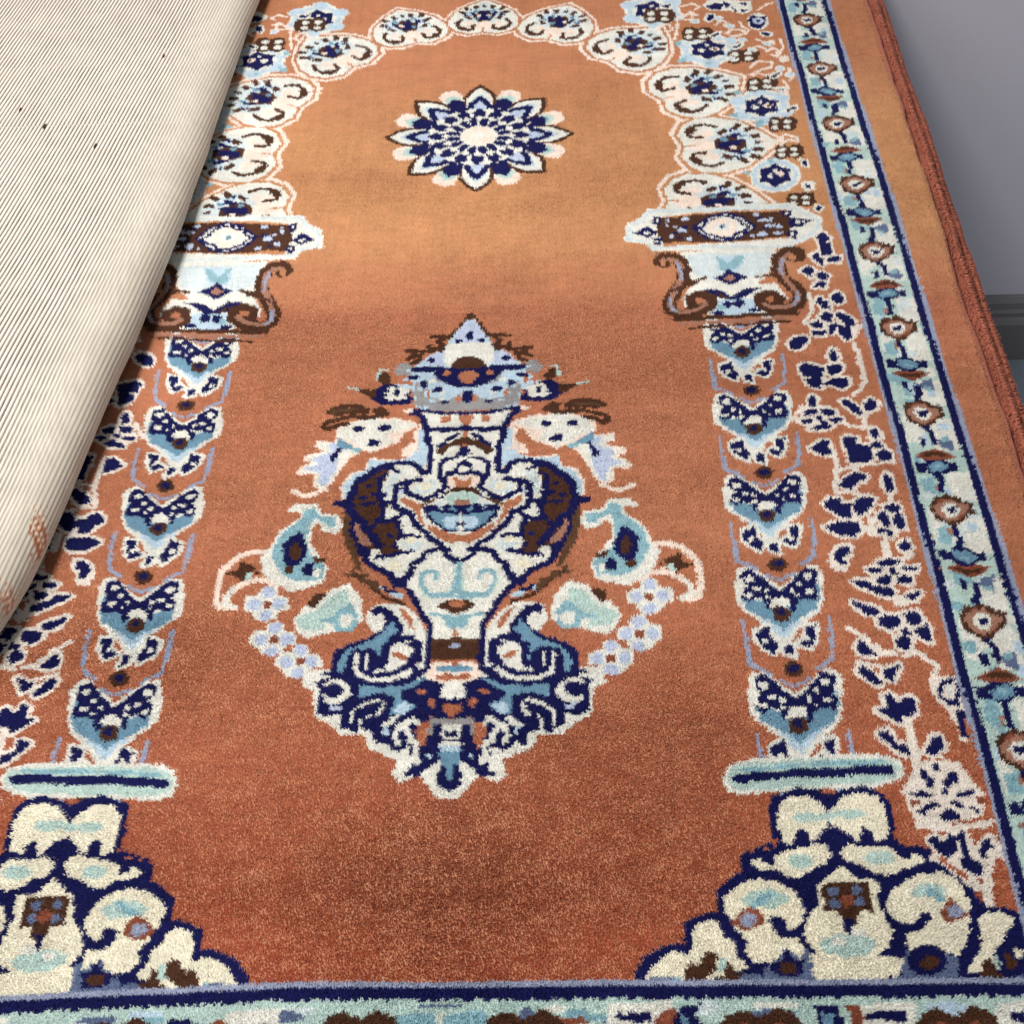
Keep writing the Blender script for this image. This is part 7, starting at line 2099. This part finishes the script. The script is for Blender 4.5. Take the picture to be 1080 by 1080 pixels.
def build_pile():
    st = 0.84
    u = np.arange(-388, 390, st); v = np.arange(V_BEG, V_END, st*0.92)
    U, Vv = np.meshgrid(u, v); U[1::2] += st/2
    U = (U+(RNG.random(U.shape)-.5)*st*.8).ravel(); Vv = (Vv+(RNG.random(Vv.shape)-.5)*st*.8).ravel()
    ok = (U < edge_u(Vv)) & (U > np.maximum(-386.5, fold_u(Vv)-75)) & (Vv > V_BEG+1) & (Vv < V_END-1)
    U, Vv = U[ok], Vv[ok]; n = len(U)
    # the pattern is woven a little askew in the lower left corner
    sk = np.clip((-U-60)/170, 0, 1)*np.clip((470-Vv)/110, 0, 1)
    i = np.clip(((U+RNG.normal(0, .24, n)+412)/KU), 0, NU-1).astype(int); j = ((Vv+7*sk+RNG.normal(0, .22, n)-262)/KV); off = (j < 0) | (j >= NV); j = np.clip(j, 0, NV-1).astype(int)
    key = np.where(off, 0, knots[j, i]); c = LUT[key].copy()
    # abrash: dyer's batches of orange change; the lighter band also paints in pile sheen
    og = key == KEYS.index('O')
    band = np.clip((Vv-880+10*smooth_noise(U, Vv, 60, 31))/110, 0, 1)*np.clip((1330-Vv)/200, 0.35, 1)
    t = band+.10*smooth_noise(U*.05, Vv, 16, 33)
    low = np.clip((640-Vv)/330, 0, 1)[:, None]             # lower end painted deeper, standing in for shade seen down in the pile
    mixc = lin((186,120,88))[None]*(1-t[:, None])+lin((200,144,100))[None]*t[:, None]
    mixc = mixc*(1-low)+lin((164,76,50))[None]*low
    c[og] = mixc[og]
    kn = RNG.normal(1, .035, knots.shape)[j, i]
    c *= (kn*RNG.normal(1, .045, n)*(1+.05*smooth_noise(U, Vv, 14, 35)+.07*smooth_noise(U*.22, Vv, 2.2, 61)+.045*smooth_noise(U, Vv*.05, 2.4, 62)))[:, None].clip(.55, 1.5)
    z0 = relief(U, Vv)
    base = np.stack([U, Vv, z0-5.2], 1)
    h = 5.0+RNG.normal(0, .26, n)+.35*smooth_noise(U*.3, Vv, 3.2, 63)+.35*smooth_noise(U, Vv, 9, 36)
    lean = .8+1.3*smooth_noise(U, Vv, 120, 37)+.4*smooth_noise(U, Vv, 34, 38)+.9*smooth_noise(U*.12, Vv, 38, 64)
    tip = base+np.stack([RNG.normal(0, .4, n)+.9*smooth_noise(U, Vv, 90, 39), RNG.normal(0, .4, n)-lean, h], 1)
    ed = np.clip((U-edge_u(Vv)+5)/5, 0, 1); tip[:, 0] += 1.8*ed; tip[:, 2] -= 1.2*ed
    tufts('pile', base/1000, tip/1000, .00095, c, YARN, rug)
build_pile()
def build_under():
    """the knots the pile grows from: a coloured sheet just under the tuft tips"""
    u = np.arange(-386., 386., KU); v = np.arange(V_BEG+1, V_END, KV); U, Vv = np.meshgrid(u, v)
    sk = 7*np.clip((-U-60)/170, 0, 1)*np.clip((470-Vv)/110, 0, 1)
    i = np.clip((U+412)/KU, 0, NU-1).astype(int); j = (Vv+sk-262)/KV
    k = np.where((j < 0) | (j >= NV), 0, knots[np.clip(j, 0, NV-1).astype(int), i])
    U2 = np.minimum(U, edge_u(Vv)-1)
    V = np.stack([U2, Vv, relief(U, Vv)-2.6+RNG.normal(0, .25, U.shape)], -1).reshape(-1, 3)/1000
    link('knots', mesh_np('knots', V, grid_faces(*U.shape), LUT[k].reshape(-1, 3)), YARN, rug)
build_under()
CANVAS = plain_mat('canvas', (120, 62, 44), .9, .1, 40)
def slab(name, x0, edge, y0, y1, z0, z1, mat, parent, n=160):
    """rug body: flat slab whose right edge follows edge(v) (mm)"""
    v = np.linspace(y0, y1, n); e = edge(v)
    prof = [(None, z0), (0, z0), (2.0, z0*.7+z1*.3), (2.0, z0*.35+z1*.65), (0, z1), (None, z1)]
    V = np.stack([np.stack([(e+d if d is not None else x0+0*v), v, z+0*v], 1) for d, z in prof], 1)
    m = len(prof); F = []
    for a in range(n-1):
        for b in range(m):
            F.append((a*m+b, a*m+(b+1) % m, (a+1)*m+(b+1) % m, (a+1)*m+b))
    F += [tuple(range(m))[::-1], tuple(range((n-1)*m, n*m))]
    me = bpy.data.meshes.new(name); me.from_pydata((V.reshape(-1, 3)/1000).tolist(), [], F); me.update(); return link(name, me, mat, parent)
slab('backing', -388, lambda v: edge_u(v)-1.0, V_BEG, V_END, -9.3, -7.4, CANVAS, rug)
BIND = plain_mat('binding_wool', (158, 92, 74), .9, .22, 260, .6, 700)
def binding(name, edge, z, r, y0, y1, mat, parent, seed):
    """overcast edge: a cord wrapped with yarn, its turns showing as small ridges"""
    n, k = 900, 8; v = np.linspace(y0, y1, n); a = np.linspace(0, 2*np.pi, k, endpoint=False)
    rr = r*(1+.10*np.sin(v*2*np.pi/4.1)+.10*smooth_noise(v, v*0, 6, seed)); e = edge(v)
    V = np.stack([e[:, None]+rr[:, None]*np.cos(a), v[:, None]+0*a, z+rr[:, None]*np.sin(a)], -1).reshape(-1, 3)/1000
    i = np.arange(n*k).reshape(n, k); j = np.roll(i, -1, 1)
    return link(name, mesh_np(name, V, np.stack([i[:-1], j[:-1], j[1:], i[1:]], -1).reshape(-1, 4), None, True), mat, parent)
binding('edge_binding', lambda v: edge_u(v)+2.0, -6.0, 2.6, V_BEG, V_END, BIND, rug, 51)
# ------------------------------------------------------------------ rugs of the stack below
def stacked(i, label):
    zt = -9.5-(i-1)*13.0                       # top of this rug's pile
    over = (402, 413, 408, 400, 411, 404)[i-1]
    edge = lambda v: over+1.6*smooth_noise(v, v*0, 130, 60+i)+.7*smooth_noise(v, v*0, 30, 70+i)
    t = thing('stacked_rug', label, 'rug', (0, 0, 0), 'rugs stacked under the open rug')
    slab('backing', -390+3*i, lambda v: edge(v)-1, V_BEG-6+2*i, V_END+4-2*i, zt-12.6, zt-4.0, CANVAS, t)
    binding('edge_binding', lambda v: edge(v)+2.0, zt-8.2, 3.0, V_BEG-6+2*i, V_END+4-2*i, BIND, t, 80+i)
    if i <= 3:
        n = 46000; v = RNG.uniform(V_BEG, V_END, n); d = RNG.uniform(0, 1, n)**.8*26; u = edge(v)+1.5-d
        side = RNG.random(n) < .35
        base = np.stack([np.where(side, edge(v)-1.0, u), v, np.where(side, zt-RNG.uniform(2, 8, n), zt-5)], 1)
        out = np.clip(1-d/8, 0, 1)
        tip = base+np.where(side[:, None], np.stack([RNG.normal(3.4, .4, n), RNG.normal(-.5, .5, n), RNG.normal(.3, .5, n)], 1), np.stack([RNG.normal(0, .7, n)+2.2*out, RNG.normal(-1, .8, n), 4.9+RNG.normal(0, .5, n)-1.4*out], 1))
        c = lin((180, 104, 82))*RNG.normal(1, .07, n)[:, None].clip(.5, 1.5)*(1+.12*smooth_noise(v, v*0, 12, 90+i))[:, None]
        tufts('pile', base/1000, tip/1000, .00085, c, YARN, t)
stacked(1, 'red-edged rug directly under the open patterned rug, its edge showing as the inner red strip')
stacked(2, 'red-edged rug whose fuzzy edge sticks out farthest at the right of the stack')
# ------------------------------------------------------------------ folded-back rug
R_ = 21.0
def build_fold():
    t = thing('folded_rug', 'rug folded back at the left, showing its ribbed cream underside', 'rug', (0, 0, 0))
    PITCHR, TH = 3.7, math.radians(6.6)
    y = np.arange(440., 1545., 2.6)
    arc = np.pi*R_
    s = np.concatenate([np.arange(-120., 0, 6.0), np.arange(0, arc+420, .55)])      # s<0 the part lying on the rug, 0..arc the bend, then the top layer
    S, Y = np.meshgrid(s, y); c = fold_u(Y)-.643*R_
    lift = R_*(1+.06*smooth_noise(Y, Y*0, 160, 41))
    top = S-arc
    ph = np.clip(S, 0, arc)/R_
    X = c+lift*np.sin(ph); Z = lift-lift*np.cos(ph)
    X = np.where(S < 0, c+S, X); Z = np.where(S < 0, 0*Z, Z)
    X = np.where(top > 0, c-top, X); Z = np.where(top > 0, 2*lift-.010*top+2.2*smooth_noise(X, Y, 190, 43)*np.clip(top/80, 0, 1), Z)
    # surface normal in the cross-section
    nx = np.where(S < 0, 0, np.sin(ph)); nz = np.where(S < 0, -1, -np.cos(ph)); nx = np.where(top > 0, 0, nx); nz = np.where(top > 0, 1, nz)
    flat = c-top                                        # unrolled position across the fold
    q = flat*math.cos(TH)-Y*math.sin(TH)+.5*smooth_noise(flat, Y, 60, 44); al = flat*math.sin(TH)+Y*math.cos(TH)
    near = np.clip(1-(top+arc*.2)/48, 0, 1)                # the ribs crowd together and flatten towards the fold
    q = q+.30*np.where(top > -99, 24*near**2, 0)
    row = np.floor(q/PITCHR); f = q/PITCHR-row
    w = 1-np.abs(2*f-1)**2.2
    amp = (1+.18*smooth_noise(row*7.0, al, 9, 45))*np.where(S < 0, 0, 1)*(1-.6*near)
    bead = .12*np.sin(al*2*np.pi/5.4+row*np.pi)
    H = (1.25*w+bead*w)*amp
    X += nx*H; Z += nz*H+.8
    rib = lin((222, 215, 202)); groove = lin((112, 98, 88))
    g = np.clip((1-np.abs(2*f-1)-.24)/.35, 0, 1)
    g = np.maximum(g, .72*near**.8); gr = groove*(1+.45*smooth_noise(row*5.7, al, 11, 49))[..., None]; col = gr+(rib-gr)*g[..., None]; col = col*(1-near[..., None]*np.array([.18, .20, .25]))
    col = col*(1+.05*smooth_noise(row*3.3, al, 14, 46)+.04*smooth_noise(flat, Y, 80, 47))[..., None]
    # knots of the pile colour showing through at the lower end, and a few stray dark knots
    def inside(px, py, P_):
        r = np.zeros(px.shape, bool); j = len(P_)-1
        for i in range(len(P_)):
            (xi, yi), (xj, yj) = P_[i], P_[j]
            if yi != yj: r ^= ((yi > py) != (yj > py)) & (px < (xj-xi)*(py-yi)/(yj-yi)+xi)
            j = i
        return r
    for P_ in SHOW:
        m = inside(X+2.5*smooth_noise(X, Y, 5, 48)+RNG.normal(0, 1.2, X.shape), Y+RNG.normal(0, 4, X.shape), P_) & (top > -arc*.55)
        k = (np.sin(al*2*np.pi/4.2+row*np.pi) > .45) & (g > .5)
        cc = np.where(k[..., None], lin((226, 196, 168)), lin((164, 106, 74)))
        col[m] = cc[m]
    for (dx, dy), dc in zip(SPECK, [(70, 20, 20), (90, 30, 26), (40, 38, 30), (40, 36, 34)]):
        m = ((X-dx)/1.5)**2+((Y-dy)/4.0)**2 < 1
        m &= top > -arc/2
        col[m] = lin(dc)
    V = np.stack([X, Y, Z], -1).reshape(-1, 3)/1000
    m = yarn_mat('jute_back', .1)
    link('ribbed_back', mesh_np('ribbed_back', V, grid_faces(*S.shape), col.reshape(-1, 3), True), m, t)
    # body and pile on the inner side of the fold
    s2 = np.concatenate([np.arange(-120., 0, 12), np.arange(0, arc, 4), np.arange(arc, arc+420, 14)]); y2 = np.arange(441., 1544., 12)
    S, Y = np.meshgrid(s2, y2); c = fold_u(Y)-.643*R_; top = S-arc; ph = np.clip(S, 0, arc)/R_; r2 = R_-9
    X = c+r2*np.sin(ph); Z = R_-r2*np.cos(ph); X = np.where(S < 0, c+S, X); X = np.where(top > 0, c-top, X); Z = np.where(top > 0, 2*R_-9-.010*top, Z)
    col = np.repeat(lin((186, 100, 66))[None], S.size, 0)*RNG.normal(1, .1, (S.size, 1))
    Z += RNG.normal(0, .5, Z.shape)
    link('inner_pile', mesh_np('inner_pile', np.stack([X, Y, Z], -1).reshape(-1, 3)/1000, grid_faces(*S.shape)[:, ::-1], col, True), YARN, t)
SHOW, SPECK = ([[(-281.8, 637.5), (-278.0, 637.4), (-270.0, 619.5), (-262.9, 605.3), (-260.0, 582.8), (-261.7, 571.9), (-265.0, 565.8), (-269.8, 570.5), (-274.2, 591.0), (-279.0, 615.6)], [(-288.9, 577.3), (-281.7, 572.4), (-274.9, 560.0), (-268.4, 538.8), (-266.0, 519.9), (-268.1, 510.0), (-272.7, 510.1)]], [(-409.4, 1127.0), (-294.7, 1212.0), (-381.1, 1097.8), (-328.1, 1063.9)])
build_fold()
# platform that carries the stack, set back under the rugs
pf = link('platform', box_mesh('platform', -.36, .38, .27, 1.47, FLOOR_Z, -9.5e-3-2*.013-.0125), plain_mat('platform_wood', (150, 140, 128), .6)); pf['kind'] = 'structure'
